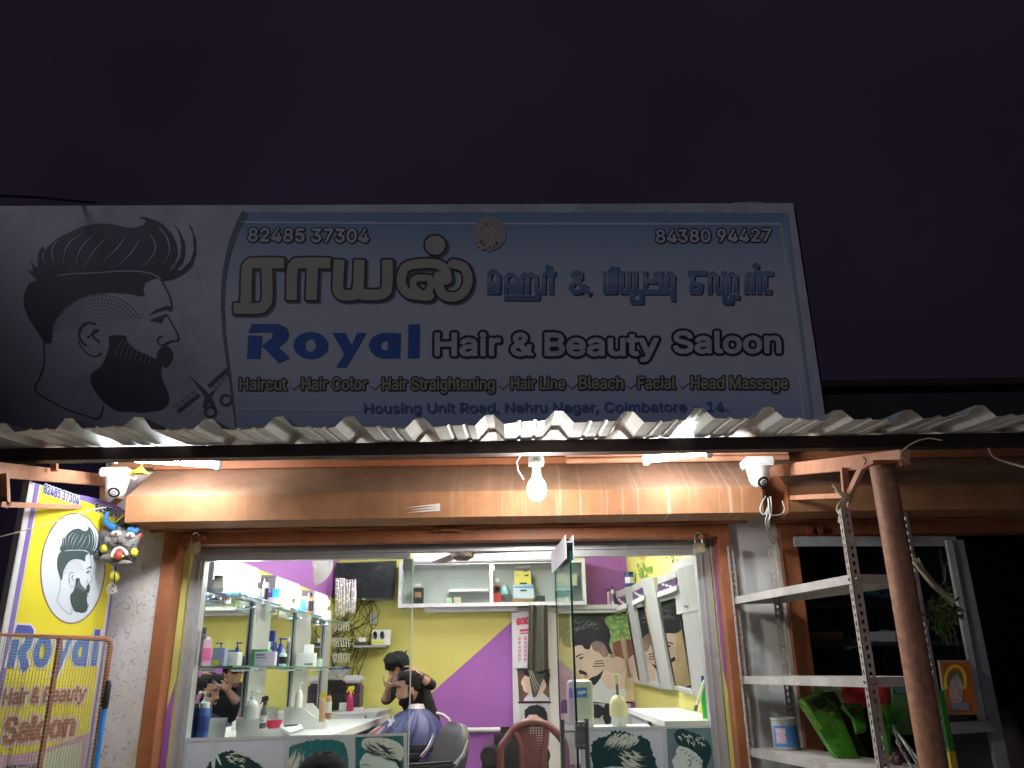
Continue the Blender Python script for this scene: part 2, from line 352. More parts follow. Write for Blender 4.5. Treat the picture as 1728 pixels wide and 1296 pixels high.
b = MB(); b.bx((frR, DF, .005), (wpR, 4.62, 2.5)); obj('white_pillar', b, WHITEW, bd)
# back wall in two paint colours meeting on a slanting line
bp = PY(YB); pa, pb = bp(722, 1175), bp(994, 933); sl_ = (pb.z - pa.z) / (pb.x - pa.x); zx = lambda x: pa.z + (x - pa.x) * sl_
xz = lambda z: pa.x + (z - pa.z) / sl_
b = MB(); b.add([(XL, YB, .12), (xz(.12), YB, .12), (xz(2.95), YB, 2.95), (XL, YB, 2.95)], [(0, 1, 2, 3)]); b.mat(1).add([(xz(.12), YB, .12), (XR, YB, .12), (XR, YB, 2.95), (xz(2.95), YB, 2.95)], [(0, 1, 2, 3)])
b.mat(0).bx((XL - .2, YB + .004, 0), (XR + .2, YB + .2, 3.0)); obj('back_wall', b, [YEL, PUR], bd)
zp = at(556, 1012, YB).z
b = MB(); b.bx((XL - .15, 4.62, 0), (XL, YB, zp)); b.mat(1).bx((XL - .15, 4.62, zp), (XL, YB, 2.95)); obj('left_wall', b, [YEL, PUR], bd)
b = MB(); b.bx((XR, 4.62, 0), (XR + .15, YB, 2.95)); obj('right_wall', b, [YEL], bd)
b = MB(); b.bx((XL - .15, 4.62, 2.95), (XR + .15, YB + .2, 3.1)); obj('ceiling', b, WHITE, bd)
zf = at(760, 900, DF).z
b = MB(); b.bx((-2.28, DF + .02, zf), (5.2, 4.6, 3.05)); obj('lintel', b, DARK, bd)
# painted reveals of the doorway, each with its slanting colour change
for sx, x, px1, ztop, c1, c2 in ((1, frL + .0, 0, at(303, 1165, 4.5).z, 0, 1), (-1, frR - .0, 0, at(1232, 1170, 4.5).z, 1, 0)):
    b = MB(); x0, x1 = (x, x + .105) if sx > 0 else (x - .075, x); y = 4.475
    za, zb = (ztop - .45, ztop + .05) if sx > 0 else (ztop + .12, ztop - .40)
    b.mat(c2).add([(x0, y, .12), (x1, y, .12), (x1, y, zb), (x0, y, za)], [(0, 1, 2, 3)]); b.mat(c1).add([(x0, y, za), (x1, y, zb), (x1, y, zf), (x0, y, zf)], [(0, 1, 2, 3)])
    b.mat(0).bx((x0, y + .004, .12), (x1, 4.619, zf - .001)); obj('painted_reveal', b, [YEL, PUR], bd)
# ------------------------------------------------------------------ brown door frame
fr = thing('steel_door_frame', 'rust brown steel frame around the lit shop opening', 'door frame', (0, DF, 0))
zb0, zt0 = at(760, 912, 4.36).z, at(760, 890, 4.36).z
b = MB(); b.bx((frL, 4.36, .005), (frL + .075, 4.47, zb0)); obj('frame_post', b, RUST, fr)
b = MB(); b.bx((frR - .062, 4.36, .005), (frR, 4.47, zb0)); obj('frame_post', b, RUST, fr)
b = MB(); b.bx((frL, 4.36, zb0), (frR, 4.47, zt0 + .03)); obj('frame_head', b, RUST, fr)
for px in (328, 1165):
    b = MB(); p = at(px, 905, 4.35); b.box(p, (.17, .012, .035), None, .004); b.box(p + V((.05, -.02, -.01)), (.03, .05, .02), None, .004); b.tube([p + V((-.06, -.012, 0)), p + V((.03, -.012, 0))], .008)
    obj('sliding_latch', b, RUST, fr)
b = MB(); p = at(756, 893, 4.33)
b.box(p, (.16, .006, .03), None, .002); b.tube([p + V((-.055, -.005, -.002)), p + V((-.03, -.022, -.006)), p + V((.03, -.022, -.006)), p + V((.055, -.005, -.002))], .007); obj('pull_handle', b, RUST, fr)
pls = []
for px, lab in ((328, 'brass padlock hanging at the top left of the shop opening'), (1180, 'brass padlock hanging at the top right of the shop opening')):
    p = at(px, 925, 4.32)
    if not pls:
        t = thing('padlock', lab, 'padlock', p, 'padlocks on the door frame')
        b = MB(); b.box(p, (.062, .026, .055), None, .005); b.box(p + V((0, -.014, -.004)), (.034, .002, .026)); obj('lock_body', b, M('old_brass', (.50, .43, .30), .4, .5, .25, 20, .05), t)
        b = MB(); b.tube([p + V((-.019, 0, .02))] + [p + V((-.019 * math.cos(a), 0, .065 + .019 * math.sin(a))) for a in [k * math.pi / 8 for k in range(9)]] + [p + V((.019, 0, .02))], .0055); obj('shackle', b, STEEL, t, smooth=True)
        pls.append(t)
    else: copy_thing(pls[0], p - pls[0].location, lab)
# ------------------------------------------------------------------ rolling shutter hoods
def hood(x0, x1, ztop, lab, mat):
    t = thing('shutter_hood', lab, 'shutter box', ((x0 + x1) / 2, 4.2, 2.3), 'rolling shutter hoods over the shop fronts')
    P = [(4.30, at(800, 786, 4.30).z), (4.02, at(800, 830, 4.02).z), (4.04, at(800, 872, 4.04).z), (4.20, at(800, 884, 4.20).z), (4.385, at(800, 889, 4.385).z + .01)]
    b = MB(); n = 18
    for i in range(len(P) - 1):
        vs = []; fs = []
        for k in range(n + 1):
            x = x0 + (x1 - x0) * k / n; j = .004 * math.sin(k * 2.1 + i) if 0 < i < 3 else 0
            vs += [(x, P[i][0] + j * (i != 0), P[i][1]), (x, P[i + 1][0] + .003 * math.sin(k * 2.1 + i + 1), P[i + 1][1])]
        for k in range(n): fs.append((2 * k, 2 * k + 2, 2 * k + 3, 2 * k + 1))
        b.mat(1 if i == 0 else 0).add(vs, fs)
    obj('hood_sheet', b, [mat, ORDUST], t)
    for x in (x0, x1): b = MB(); b.add([(x, y, z) for y, z in P] + [(x, 4.385, P[0][1])], [(0, 1, 2, 3, 4, 5)]); obj('end_plate', b, RUST, t)
    b = MB(); b.bar((x0, 4.30, P[0][1] + .018), (x1, 4.30, P[0][1] + .018), .05, .035); obj('top_rail', b, RUST, t)
    b = MB(); b.bar((x0, 4.03, P[1][1]), (x1, 4.03, P[1][1]), .012, .012); obj('fold_seam', b, mat, t)
    b = MB(); z = P[4][1] - .012; b.tube([(x0 + (x1 - x0) * k / 20, 4.345, z + .005 * math.sin(k * 1.7)) for k in range(21)], .012); obj('shutter_bottom_bar', b, RUST, t)
    return t
hx0, hx1 = at(212, 845, 4.02).x, at(1286, 824, 4.02).x
h1 = hood(hx0, hx1, 0, 'streaked orange shutter box above the lit shop opening', ORANGE)
b = MB(); p = at(735, 856, 4.015)
for k, (dy, ln) in enumerate(((.012, .16), (0, .13), (-.014, .15))): b.add([p + V((-ln, .001, dy * 1.0 - .012)), p + V((.02, -.002, dy + .007 + k * .001)), p + V((.024, -.002, dy)), p + V((.02, -.002, dy - .005))], [(0, 3, 2, 1)])
obj('paint_smear', b, M('white_smear', (.7, .65, .6), .6), h1)
hood(at(1330, 830, 4.02).x, 4.6, 0, 'dim orange shutter box over the dark neighbouring shop', ORANGE)
# orange header between hood and roof
b = MB(); b.bx((-2.2, 4.30, at(800, 782, 4.3).z + .005), (4.6, 4.395, at(800, 755, 4.3).z)); solo('wall_header', b, ORANGE, 'flat orange steel band under the roof sheet above the shutter boxes', 'steel band')
b = MB(); a_ = at(955, 778, 4.2); e_ = at(1330, 772, 4.2); b.tube([a_, e_], .016, 10); b.tube([a_ + V((0, -.01, .03)), e_ + V((0, 0, .028))], .012, 10); solo('conduit_pipe', b, PEACH, 'pair of orange pipes running under the roof behind the right lamp', 'pipe', smooth=True)
# ------------------------------------------------------------------ roof canopy
cn = thing('roof_canopy', 'corrugated zinc sheet canopy jutting out over the shop front', 'canopy', (0, 3.5, 0))
zb_, zt_ = 2.485, 2.542
b = MB(); b.bx((-4.2, 3.47, zb_), (4.6, 3.53, zt_)); obj('beam', b, DARKBEAM, cn)
def zroof(y): return zt_ + .004 + (y - 3.5) * (.1775 if y > 3.5 else .095)
prof = []; x = -4.25; k = 0
while x < 4.6:
    q = .281; r_ = .0 if k % 3 else .004
    prof += [(x, 0), (x + .052, 0), (x + .058, .007), (x + .068, .007), (x + .074, 0), (x + .115, 0), (x + .121, .007), (x + .131, .007), (x + .137, 0), (x + .166, r_), (x + .206, .042 + r_), (x + .24, .042 + r_)]
    x += q; k += 1
ys = [3.10, 3.2, 3.32, 3.45, 3.6, 3.85, 4.1, 4.40]; vs = []; fs = []; n = len(prof)
for j, y in enumerate(ys):
    for i, (px_, pz) in enumerate(prof):
        wv = (.006 * math.sin(px_ * 2.3) + .005 * math.sin(px_ * 7.1 + 1) + .0035 * math.sin(px_ * 19)) * (1.1 if y < 3.4 else .2)
        vs.append(V((px_, y + (.012 * math.sin(int(px_ / .9) * 2.1) if j == 0 else 0), zroof(y) + pz + wv)))
m_ = len(ys)
for dz in (0, .0022):
    pass
top = [p + V((0, 0, .0022)) for p in vs]; N = len(vs); q = []
for j in range(m_ - 1):
    for i in range(n - 1):
        a = j * n + i; q.append((a, a + 1, a + n + 1, a + n)); q.append((N + a, N + a + n, N + a + n + 1, N + a + 1))
for i in range(n - 1): q.append((i, N + i, N + i + 1, i + 1))
b = MB(); b.add(vs + top, q); obj('corrugated_sheet', b, ZINC, cn)

# ------------------------------------------------------------------ truss brackets and pipe post
def bracket(w0, w1, lw, f0, f1, lf, Yw, Yf, lab, extra):
    t = thing('truss_bracket', lab, 'bracket', at(*w1, Yw), 'orange truss brackets under the roof')
    P = lambda q, Y: at(q[0], q[1], Y)
    b = MB(); a, c = (P(w0, Yw) + P(w1, Yw)) / 2, (P(f0, Yf) + P(f1, Yf)) / 2; b.bar(a, c, .04, .062, bev=.003); obj('top_arm', b, PEACH, t)
    b = MB(); b.bar(P(lw, Yw), P(lf[:2], lf[2]), .022, .022); obj('lower_arm', b, PEACH, t)
    for (x0, y0, Y0, x1, y1, Y1) in extra: b = MB(); b.bar(at(x0, y0, Y0), at(x1, y1, Y1), .022, .026); obj('strut', b, PEACH, t)
    return t
bracket((1300, 789), (1300, 803), (1308, 841), (1528, 762), (1528, 782), (1425, 836, 3.42), 4.28, 3.02, 'long orange truss bracket resting on the round pipe post', [(1302, 800, 4.28, 1308, 841, 4.28), (1424, 790, 3.42, 1428, 838, 3.42), (1462, 774, 3.27, 1432, 838, 3.42)])
bracket((178, 803), (178, 819), (178, 857), (-40, 779), (-40, 800), (-2, 851, 3.2), 4.28, 3.1, 'orange truss bracket above the yellow banner', [(174, 818, 4.28, 174, 857, 4.28), (8, 800, 3.25, 10, 853, 3.25), (-2, 838, 3.25, 14, 853, 3.25), (92, 780, 3.6, 92, 795, 3.6), (182, 858, 4.28, 205, 838, 4.15)])
pz = at(1490, 783, 3.1); pb_ = at(1508, 900, 3.1)
t = thing('pipe_post', 'round rusty brown pipe post in front of the slotted rack', 'post', (pb_.x, 3.1, 0))
b = MB(); b.lathe((pb_.x, 3.1, .02), [(.047, 0), (.047, .8), (.0475, 1.4), (.047, pz.z - .03)], 24); obj('pipe', b, PIPE, t, smooth=True)
b = MB(); b.box((pb_.x, 3.1, pz.z - .004), (.12, .12, .012)); obj('top_plate', b, RUST, t)
b = MB(); b.box((pb_.x, 3.1, .008), (.2, .2, .016)); obj('base_plate', b, RUST, t)
# ------------------------------------------------------------------ lamps and cameras under the roof
for a_, e_, lab in (((192, 773, 3.60), (368, 785, 3.80), 'lit white tube lamp under the roof above the left camera'), ((1090, 777, 3.80), (1196, 763, 3.60), 'lit white tube lamp under the roof right of the bulb')):
    a, e = at(*a_), at(*e_); t = thing('tube_lamp', lab, 'tube lamp', (a + e) / 2, 'tube lamps under the roof')
    d = (e - a).normalized(); b = MB(); b.tube([a + d * .01, e - d * .01], .013, 12); obj('tube', b, TUBEL, t, smooth=True)
    b = MB(); b.bar(a + V((0, 0, .028)), e + V((0, 0, .028)), .022, .024); b.box(a, (.03, .03, .05), None, .004); b.box(e, (.03, .03, .05), None, .004); obj('batten', b, PLAST, t)
p = at(906, 826, 3.62)
t = thing('light_bulb', 'lit round bulb hanging in a white holder under the roof', 'bulb', p + V((0, 0, -.05)))
b = MB(); b.lathe(p, [(.002, -.052), (.02, -.048), (.035, -.034), (.043, -.01), (.043, .012), (.035, .035), (.024, .05)], 20); obj('glass_globe', b, BULBL, t, smooth=True)
b = MB(); b.lathe(p, [(.0235, .05), (.0225, .07), (.019, .095), (.019, .105)], 16); obj('bulb_neck', b, PLAST, t, smooth=True)
b = MB(); b.lathe(p, [(.022, .106), (.034, .112), (.038, .125), (.036, .150), (.034, .152)], 16); b.bar(p + V((0, 0, .152)), p + V((.03, .02, .23)), .05, .03); b.box(p + V((-.02, 0, .175)), (.09, .03, .016), None, .004); b.bar(p + V((-.04, 0, .165)), p + V((-.02, 0, .215)), .014, .014); obj('holder', b, PLAST, t, smooth=True)
b = MB(); b.tube([p + V((-.02, 0, .165)), p + V((-.07, 0, .16)), p + V((-.09, 0, .13)), p + V((-.085, 0, .09)), p + V((-.06, 0, .05))], .003, 6); obj('loose_wire', b, PLAST, t)
def cctv(px, py, Y, lab, rz, src=None):
    p = at(px, py, Y)
    t = thing('security_camera', lab, 'camera', p, 'dome security cameras')
    b = MB(); b.box(p + V((0, 0, .01)), (.145, .12, .045), None, .008); obj('mount_box', b, PLAST, t)
    b = MB(); b.lathe(p + V((0, 0, -.013)), [(.058, 0), (.056, -.015), (.052, -.04), (.049, -.062), (.04, -.082), (.022, -.097), (.004, -.1)], 20); obj('dome_shell', b, PLAST, t, smooth=True)
    R = Euler((rad(38), 0, rz)).to_matrix(); c = p + V((0, 0, -.066)); b = MB(); b.ball(c, .043, 20, 12); obj('eyeball', b, PLAST, t, smooth=True)
    f = R @ V((0, -1, 0)); R2 = V((0, 0, 1)).rotation_difference(f).to_matrix(); b = MB(); b.lathe(c + f * .036, [(.001, 0), (.028, 0), (.029, .007), (.024, .0095), (.001, .0085)], 18, R2); q_ = obj('lens_window', b, BLACK, t, smooth=True)
    b = MB(); b.lathe(c + f * .0455, [(.001, 0), (.013, 0), (.012, .005), (.004, .003), (.001, .003)], 16, R2); obj('lens', b, GREYD, q_, smooth=True)
cctv(199, 803, 4.0, 'white dome camera beside the left tube lamp', rad(15)); cctv(1278, 785, 3.95, 'white dome camera at the right end of the shutter box', rad(15))
p = at(240, 778, 3.95); b = MB(); b.tube([p + V((0, 0, .02)), p + V((0, 0, -.03))], .003, 6)
for k in range(7):
    a = k * .9; b.add([p + V((0, 0, -.025)), p + V((.045 * math.cos(a) - .012, .03 * math.sin(a), -.065)), p + V((.05 * math.cos(a + .5), .04 * math.sin(a + .5), -.07)), p + V((.045 * math.cos(a + .95) - .012, .03 * math.sin(a + .95), -.06))], [(0, 1, 2, 3)])
solo('hanging_flower', b, M('yellow_petal', (.62, .55, .06), .6), 'yellow cup shaped flower hanging beside the left camera', 'flower')
# ------------------------------------------------------------------ ropes and loose wires
def wire(name, pts, r, mat, lab, cat='wire', group=None):
    b = MB(); P = [at(*q) for q in pts]; Q = []
    for i in range(len(P) - 1):
        a, c, d, e = P[max(i - 1, 0)], P[i], P[i + 1], P[min(i + 2, len(P) - 1)]
        for k in range(5):
            s = k / 5; Q.append(.5 * (2 * c + (d - a) * s + (2 * a - 5 * c + 4 * d - e) * s * s + (3 * c - a - 3 * d + e) * s ** 3))
    Q.append(P[-1]); b.tube(Q, r, 6); return solo(name, b, mat, lab, cat, group, smooth=True)
wire('rope', [(-5, 907, 3.4), (30, 898, 3.45), (95, 880, 3.6), (150, 862, 3.85), (178, 856, 4.0)], .0026, ROPE, 'thin pale cord sagging from the left bracket across the yellow banner', 'rope')
def bundle(name, seqs, r, mat, lab, cat):
    b = MB()
    for pts in seqs:
        P = [at(*q) for q in pts]; Q = []
        for i in range(len(P) - 1):
            a, c, d, e = P[max(i - 1, 0)], P[i], P[i + 1], P[min(i + 2, len(P) - 1)]
            for k in range(5):
                s = k / 5; Q.append(.5 * (2 * c + (d - a) * s + (2 * a - 5 * c + 4 * d - e) * s * s + (3 * c - a - 3 * d + e) * s ** 3))
        Q.append(P[-1]); b.tube(Q, r, 6)
    return solo(name, b, mat, lab, cat, smooth=True)
bundle('cable_bundle', [[(1292, 838, 4.0), (1285, 850, 3.98), (1283, 862, 3.98), (1290, 868, 3.98), (1297, 855, 3.98), (1292, 880, 4.0), (1296, 895, 4.2)], [(1300, 838, 4.0), (1302, 860, 3.98), (1298, 880, 4.0), (1300, 900, 4.35), (1308, 918, 4.38)], [(1296, 840, 4.0), (1298, 870, 3.98), (1294, 890, 4.2), (1300, 912, 4.36), (1312, 925, 4.38)], [(1300, 870, 4.0), (1318, 868, 4.0), (1324, 860, 4.0), (1320, 845, 4.0)]], .0035, M('grey_cable', (.5, .5, .48), .5), 'tangle of thin pale cables hanging below the right camera', 'cables')
bundle('tied_rope', [[(1405, 818, 3.4), (1418, 830, 3.4), (1428, 838, 3.4), (1418, 848, 3.39), (1413, 860, 3.39), (1420, 869, 3.39)], [(1432, 838, 3.4), (1424, 845, 3.39), (1419, 862, 3.39), (1416, 882, 3.39)], [(1410, 828, 3.4), (1420, 836, 3.38), (1436, 842, 3.4), (1433, 852, 3.4)], [(1426, 832, 3.41), (1431, 846, 3.39), (1437, 838, 3.41), (1430, 855, 3.39)]], .006, ROPE, 'pale rope knotted where the right bracket meets the slotted rack', 'rope')
wire('rope', [(1669, 756, 3.3), (1674, 768, 3.3), (1690, 777, 3.3), (1735, 790, 3.25)], .005, ROPE, 'short frayed cord hanging at the right edge under the roof', 'rope')
wire('roof_wire', [(-5, 330, 3.9), (60, 333, 4.0), (110, 338, 4.2), (160, 342, 4.38)], .008, CABLE, 'black wire crossing the top left of the sign board', 'wire')
wire('lamp_cable', [(372, 770, 4.1), (400, 775, 4.15), (430, 768, 4.15), (470, 774, 4.2), (560, 769, 4.25)], .006, CABLE, 'black cable sagging under the roof beside the left tube lamp', 'wire')
wire('thin_twig', [(1530, 778, 3.0), (1520, 765, 2.98), (1540, 748, 2.96), (1565, 740, 2.95), (1590, 743, 2.94)], .0025, ROPE, 'thin curved wire at the end of the right bracket', 'wire')
# ------------------------------------------------------------------ man's head print shared by the sign and the banner (crop coordinates)
UH = [(165, 375), (180, 405), (205, 428), (207, 360), (215, 330), (235, 308), (248, 330), (265, 310), (300, 278), (320, 262), (380, 232), (450, 200), (540, 185), (600, 185), (680, 205), (730, 210), (780, 195), (800, 172), (758, 148), (800, 150), (860, 170), (900, 195), (940, 240), (965, 300), (972, 350), (955, 400), (925, 440), (990, 440), (1040, 390), (1060, 330), (1055, 250), (1035, 195), (1008, 158), (1048, 205), (1072, 280), (1072, 350), (1050, 420), (1000, 465), (940, 492), (888, 500), (870, 475), (840, 462), (780, 448), (700, 444), (600, 446), (500, 456), (400, 463), (320, 468), (250, 485), (195, 490), (150, 440), (182, 445)]
FLICK = [(945, 180), (985, 230), (1010, 290), (1012, 345), (1000, 400), (960, 440), (900, 475), (950, 425), (985, 370), (992, 310), (980, 245)]
SIDE = [(215, 488), (160, 510), (130, 570), (130, 640), (155, 705), (190, 755), (215, 795), (240, 838), (278, 838), (285, 790), (290, 740), (312, 698), (350, 650), (390, 615), (440, 588), (500, 570), (600, 562), (700, 568), (760, 580), (792, 582), (780, 545), (790, 510), (822, 492), (862, 482), (840, 466), (700, 450), (500, 461), (320, 474)]
STR = [[(455, 238), (380, 290), (352, 350), (350, 420)], [(520, 240), (450, 310), (425, 365), (415, 415)], [(580, 265), (520, 330), (480, 390), (460, 432)], [(700, 240), (650, 310), (600, 360), (545, 418)], [(768, 265), (730, 330), (680, 385), (612, 430)], [(820, 240), (850, 300), (835, 365), (770, 430)], [(860, 195), (915, 265), (925, 350), (880, 430)], [(318, 275), (288, 320), (290, 380), (308, 425)], [(245, 330), (235, 370), (250, 415)]]
BEARD = [(598, 800), (685, 798), (692, 822), (722, 858), (770, 888), (820, 910), (855, 925), (857, 895), (880, 862), (912, 853), (936, 872), (946, 900), (940, 932), (928, 955), (903, 978), (890, 960), (880, 985), (886, 1030), (905, 1080), (921, 1120), (922, 1160), (905, 1187), (868, 1207), (820, 1213), (770, 1220), (720, 1212), (650, 1212), (600, 1188), (555, 1150), (530, 1120), (503, 1070), (494, 1030), (502, 1002), (532, 982), (560, 955), (580, 910), (597, 855)]
BROW = [(810, 688), (850, 657), (910, 635), (940, 640), (938, 668), (905, 656), (860, 668)]
EYEP = [(815, 716), (860, 697), (905, 680), (918, 686), (893, 700), (885, 730), (850, 722)]
def head(b, pl, f, sc, lift, dark, light):
    g = lambda P: [f(*q) for q in P]
    b.mat(dark).flat(pl, g(UH), lift); b.flat(pl, g(FLICK), lift * 1.1); b.flat(pl, g(SIDE), lift * 1.2); b.flat(pl, g(smooth(BEARD, 2)), lift)
    b.flat(pl, g(BROW), lift); b.flat(pl, g(EYEP), lift)
    for q, w_ in (([(880, 495), (915, 555), (935, 610), (938, 650)], 9), ([(912, 685), (945, 740), (975, 800), (968, 826), (935, 828), (900, 846)], 9), ([(885, 800), (864, 812), (862, 835), (885, 850), (925, 838)], 8), ([(525, 735), (480, 728), (445, 750), (432, 790), (445, 830), (475, 855)], 11), ([(555, 890), (530, 910), (490, 905), (450, 870), (425, 825)], 7), ([(545, 835), (505, 795), (540, 765)], 12), ([(475, 810), (500, 790), (520, 760)], 7), ([(238, 838), (240, 950), (215, 1030), (190, 1095), (250, 1140), (340, 1190), (450, 1230), (540, 1250), (565, 1175)], 7)):
        b.stroke(pl, g(smooth(q, 3, False)), w_ * sc, lift)
    for k in range(9):
        n = 30 - k * 2
        for i in range(n):
            a = rad(196 + k * 3) + rad(132 - k * 7) * i / (n - 1); rx, ry = 252 - k * 18, 262 - k * 20
            x, y = 545 + rx * math.cos(a) * 1.02, 838 + ry * math.sin(a); s = 5.6 - k * .42
            b.flat(pl, g([(x - s, y), (x, y - s), (x + s, y), (x, y + s)]), lift)
    b.mat(light)
    for q in STR:
        P = smooth(q, 3, False); b.stroke(pl, g(P), [8.5 * sc * (1 - abs(2 * i / (len(P) - 1) - .8) * .75) for i in range(len(P))], lift * 2)
    P = smooth([(315, 470), (400, 460), (520, 455), (640, 446), (760, 447), (830, 460), (868, 482)], 3, False); b.stroke(pl, g(P), 7 * sc, lift * 2)
    for k in range(8): x = 640 + k * 26; b.stroke(pl, g([(x + 30 - k * 4, 822 + k * 10), (x, 870 + k * 9), (x - 8, 915 + k * 6)]), 2.6 * sc, lift * 2)
def scissors(b, pl, f, sc, lift):
    g = lambda P: [f(*q) for q in P]
    b.flat(pl, g([(1030, 1010), (1120, 1090), (1165, 1150), (1185, 1215), (1160, 1195), (1110, 1120)]), lift); b.flat(pl, g([(1180, 1090), (1140, 1150), (1120, 1200), (1105, 1190), (1120, 1130)]), lift * 1.3)
    for c in ((1235, 1150), (1150, 1215)): b.stroke(pl, g([(c[0] + 30 * math.cos(k * .52), c[1] + 28 * math.sin(k * .52)) for k in range(12)]), 13 * sc, lift, closed=True)
    for (x0, y0, x1, y1) in ((1165, 1105, 1270, 1010), (970, 1215, 1090, 1120)):
        dx, dy = x1 - x0, y1 - y0; l = math.hypot(dx, dy); ux, uy = dx / l, dy / l; nx, ny = (uy, -ux)
        if x0 > 1100: b.stroke(pl, g([(x0 + nx * 40, y0 + ny * 40), (x1 + nx * 40, y1 + ny * 40)]), 16 * sc, lift)
        else: b.stroke(pl, g([(x0, y0), (x1, y1)]), 16 * sc, lift)
        for k in range(9):
            s = 6 + k * (l - 12) / 8; b.stroke(pl, g([(x0 + ux * s, y0 + uy * s), (x0 + ux * s + nx * 42 * (1 if x0 > 1100 else -1) * (1 if x0 > 1100 else -1), y0 + uy * s + ny * 42)]), (7 if k % 2 else 4) * sc, lift)
# ------------------------------------------------------------------ the big sign board
sa, sb = at(60, 520, 4.30), at(1366, 526, 4.40); SP = PV(sa, sb)
sgn = thing('shop_sign', 'long white and blue shop sign board with a bearded man above the canopy', 'sign', SP(700, 715))
tl, tr, brr, bl = SP(-260, 334), SP(1345, 347), SP(1389, 712), SP(-330, 735)
tl.z = tr.z = (SP(700, 345).z); bl.z = brr.z = 2.86
tr = V((SP(1366, 526).x, SP(1366, 526).y, tr.z)); brr = V((tr.x, tr.y, brr.z)); bl = V((tl.x, tl.y, bl.z))
SIGNW = M('sign_vinyl', (.58, .575, .62), .6, 0, .14, 3, .05, dirt='#85858f', dscale=2, damt=.6)
b = MB(); b.slab([bl, brr, tr, tl], -SP.n * .035); obj('panel', b, SIGNW, sgn)
b = MB()
for a, c in ((tl, tr), (tr, brr)): b.bar(a - SP.n * .06, c - SP.n * .06, .05, .05, up=SP.n)
for f_ in (.1, .4, .7, .95): q = tl.lerp(tr, f_); b.bar(V((q.x, q.y + .08, 2.86)), q + V((0, .08, 0)), .04, .04, up=(0, 1, 0))
obj('back_frame', b, DARKBEAM, sgn)
def gradmat(name, stops):
    m = M(name, (.5, .5, .5), .5, 0, 0); t = m.node_tree; tx = t.nodes.new('ShaderNodeTexCoord'); s = t.nodes.new('ShaderNodeSeparateXYZ'); r = t.nodes.new('ShaderNodeValToRGB')
    t.links.new(tx.outputs['Generated'], s.inputs[0]); t.links.new(s.outputs['Z'], r.inputs[0]); t.links.new(r.outputs[0], t.nodes['Principled BSDF'].inputs['Base Color'])
    e = r.color_ramp.elements
    while len(e) < len(stops): e.new(.5)
    for k, (p_, c) in enumerate(stops): e[k].position = p_; e[k].color = (*c, 1)
    return m
BLG = gradmat('printed_blue_fade', [(0, (.34, .42, .60)), (.10, (.45, .50, .62)), (.26, (.60, .60, .64)), (.55, (.60, .60, .64)), (.78, (.44, .51, .61)), (.93, (.25, .37, .51)), (1, (.22, .34, .48))])
b = MB(); arc = smooth([(414, 358), (396, 395), (382, 445), (376, 500), (378, 560), (388, 640), (398, 720)], 4, False)
b.flat(SP, [(x + 4, y) for x, y in arc] + [(1372, 716), (1330, 359)], .001); obj('blue_print', b, BLG, sgn)
BORD = M('printed_border', (.30, .40, .52), .5, 0, 0); PALE = M('printed_pale', (.62, .64, .68), .5, 0, 0); ARCG = M('printed_grey', (.16, .16, .18), .5, 0, 0)
b = MB(); b.stroke(SP, [(405, 375), (790, 377), (1318, 378), (1358, 716)], 3.5, .0022); b.stroke(SP, [(392, 690), (612, 692)], 3, .0022)
b.mat(1).stroke(SP, [(1326, 362), (1372, 716)], 5, .0022)
b.mat(2).stroke(SP, arc, [12, 12, 12] + [10 - k * .35 for k in range(len(arc) - 3)], .0022); obj('printed_border', b, [PALE, BORD, ARCG], sgn)
fS = lambda x, y: (x / 3.2407, 320 + y / 3.24)
SINK = M('sign_black_ink', (.05, .054, .062), .5, 0, 0)
b = MB(); head(b, SP, fS, .31, .002, 0, 1); obj('man_silhouette', b, [SINK, SIGNW], sgn)
b = MB(); scissors(b, SP, fS, .31, .003); obj('scissors_and_comb', b, M('printed_dark_grey', (.10, .10, .11), .5, 0, 0), sgn)
NAVY = M('printed_navy', (.03, .034, .06), .5, 0, 0); CREAM = M('printed_cream', (.50, .47, .36), .5, 0, .06, 6); RBL = M('printed_royal_blue', (.035, .13, .42), .5, 0, .15, 3); ABL = M('printed_address_blue', (.10, .17, .38), .5, 0, 0)
def lettered(name, items, mats, parent, pl):
    b = MB()
    for it in items:
        txt, quad, bold, out, fi, oi, sh = it
        if out: b.mat(oi).text(pl, txt, quad, .003, bold, out, sh)
        b.mat(fi).text(pl, txt, quad, .0055, bold, 0, sh)
    return obj(name, b, mats, parent)
lettered('phone_number', [('82485 37304', [(418, 408), (622, 410), (623, 386), (419, 384)], .02, .045, 0, 1, 0)], [SIGNW, NAVY], sgn, SP)
lettered('phone_number', [('84380 94427', [(1107, 410), (1302, 408), (1301, 385), (1106, 387)], .02, .045, 0, 1, 0)], [SIGNW, NAVY], sgn, SP)
lettered('shop_name', [('Hair & Beauty', [(733, 611), (1112, 611), (1112, 560), (733, 560)], .028, .055, 0, 1, 0), ('Saloon', [(1136, 597), (1319, 597), (1318, 557), (1135, 558)], .028, .055, 0, 1, 0)], [SIGNW, NAVY], sgn, SP)
sv = [('Haircut', 404, 484, 0), ('Hair Color', 509, 620, 0), ('Hair Straightening', 645, 835, 6), ('Hair Line', 862, 954, 0), ('Bleach', 977, 1052, 0), ('Facial', 1076, 1140, 0), ('Head Massage', 1166, 1330, 6)]
YTXT = M('printed_yellow_grey', (.42, .40, .27), .5, 0, 0)
b = MB()
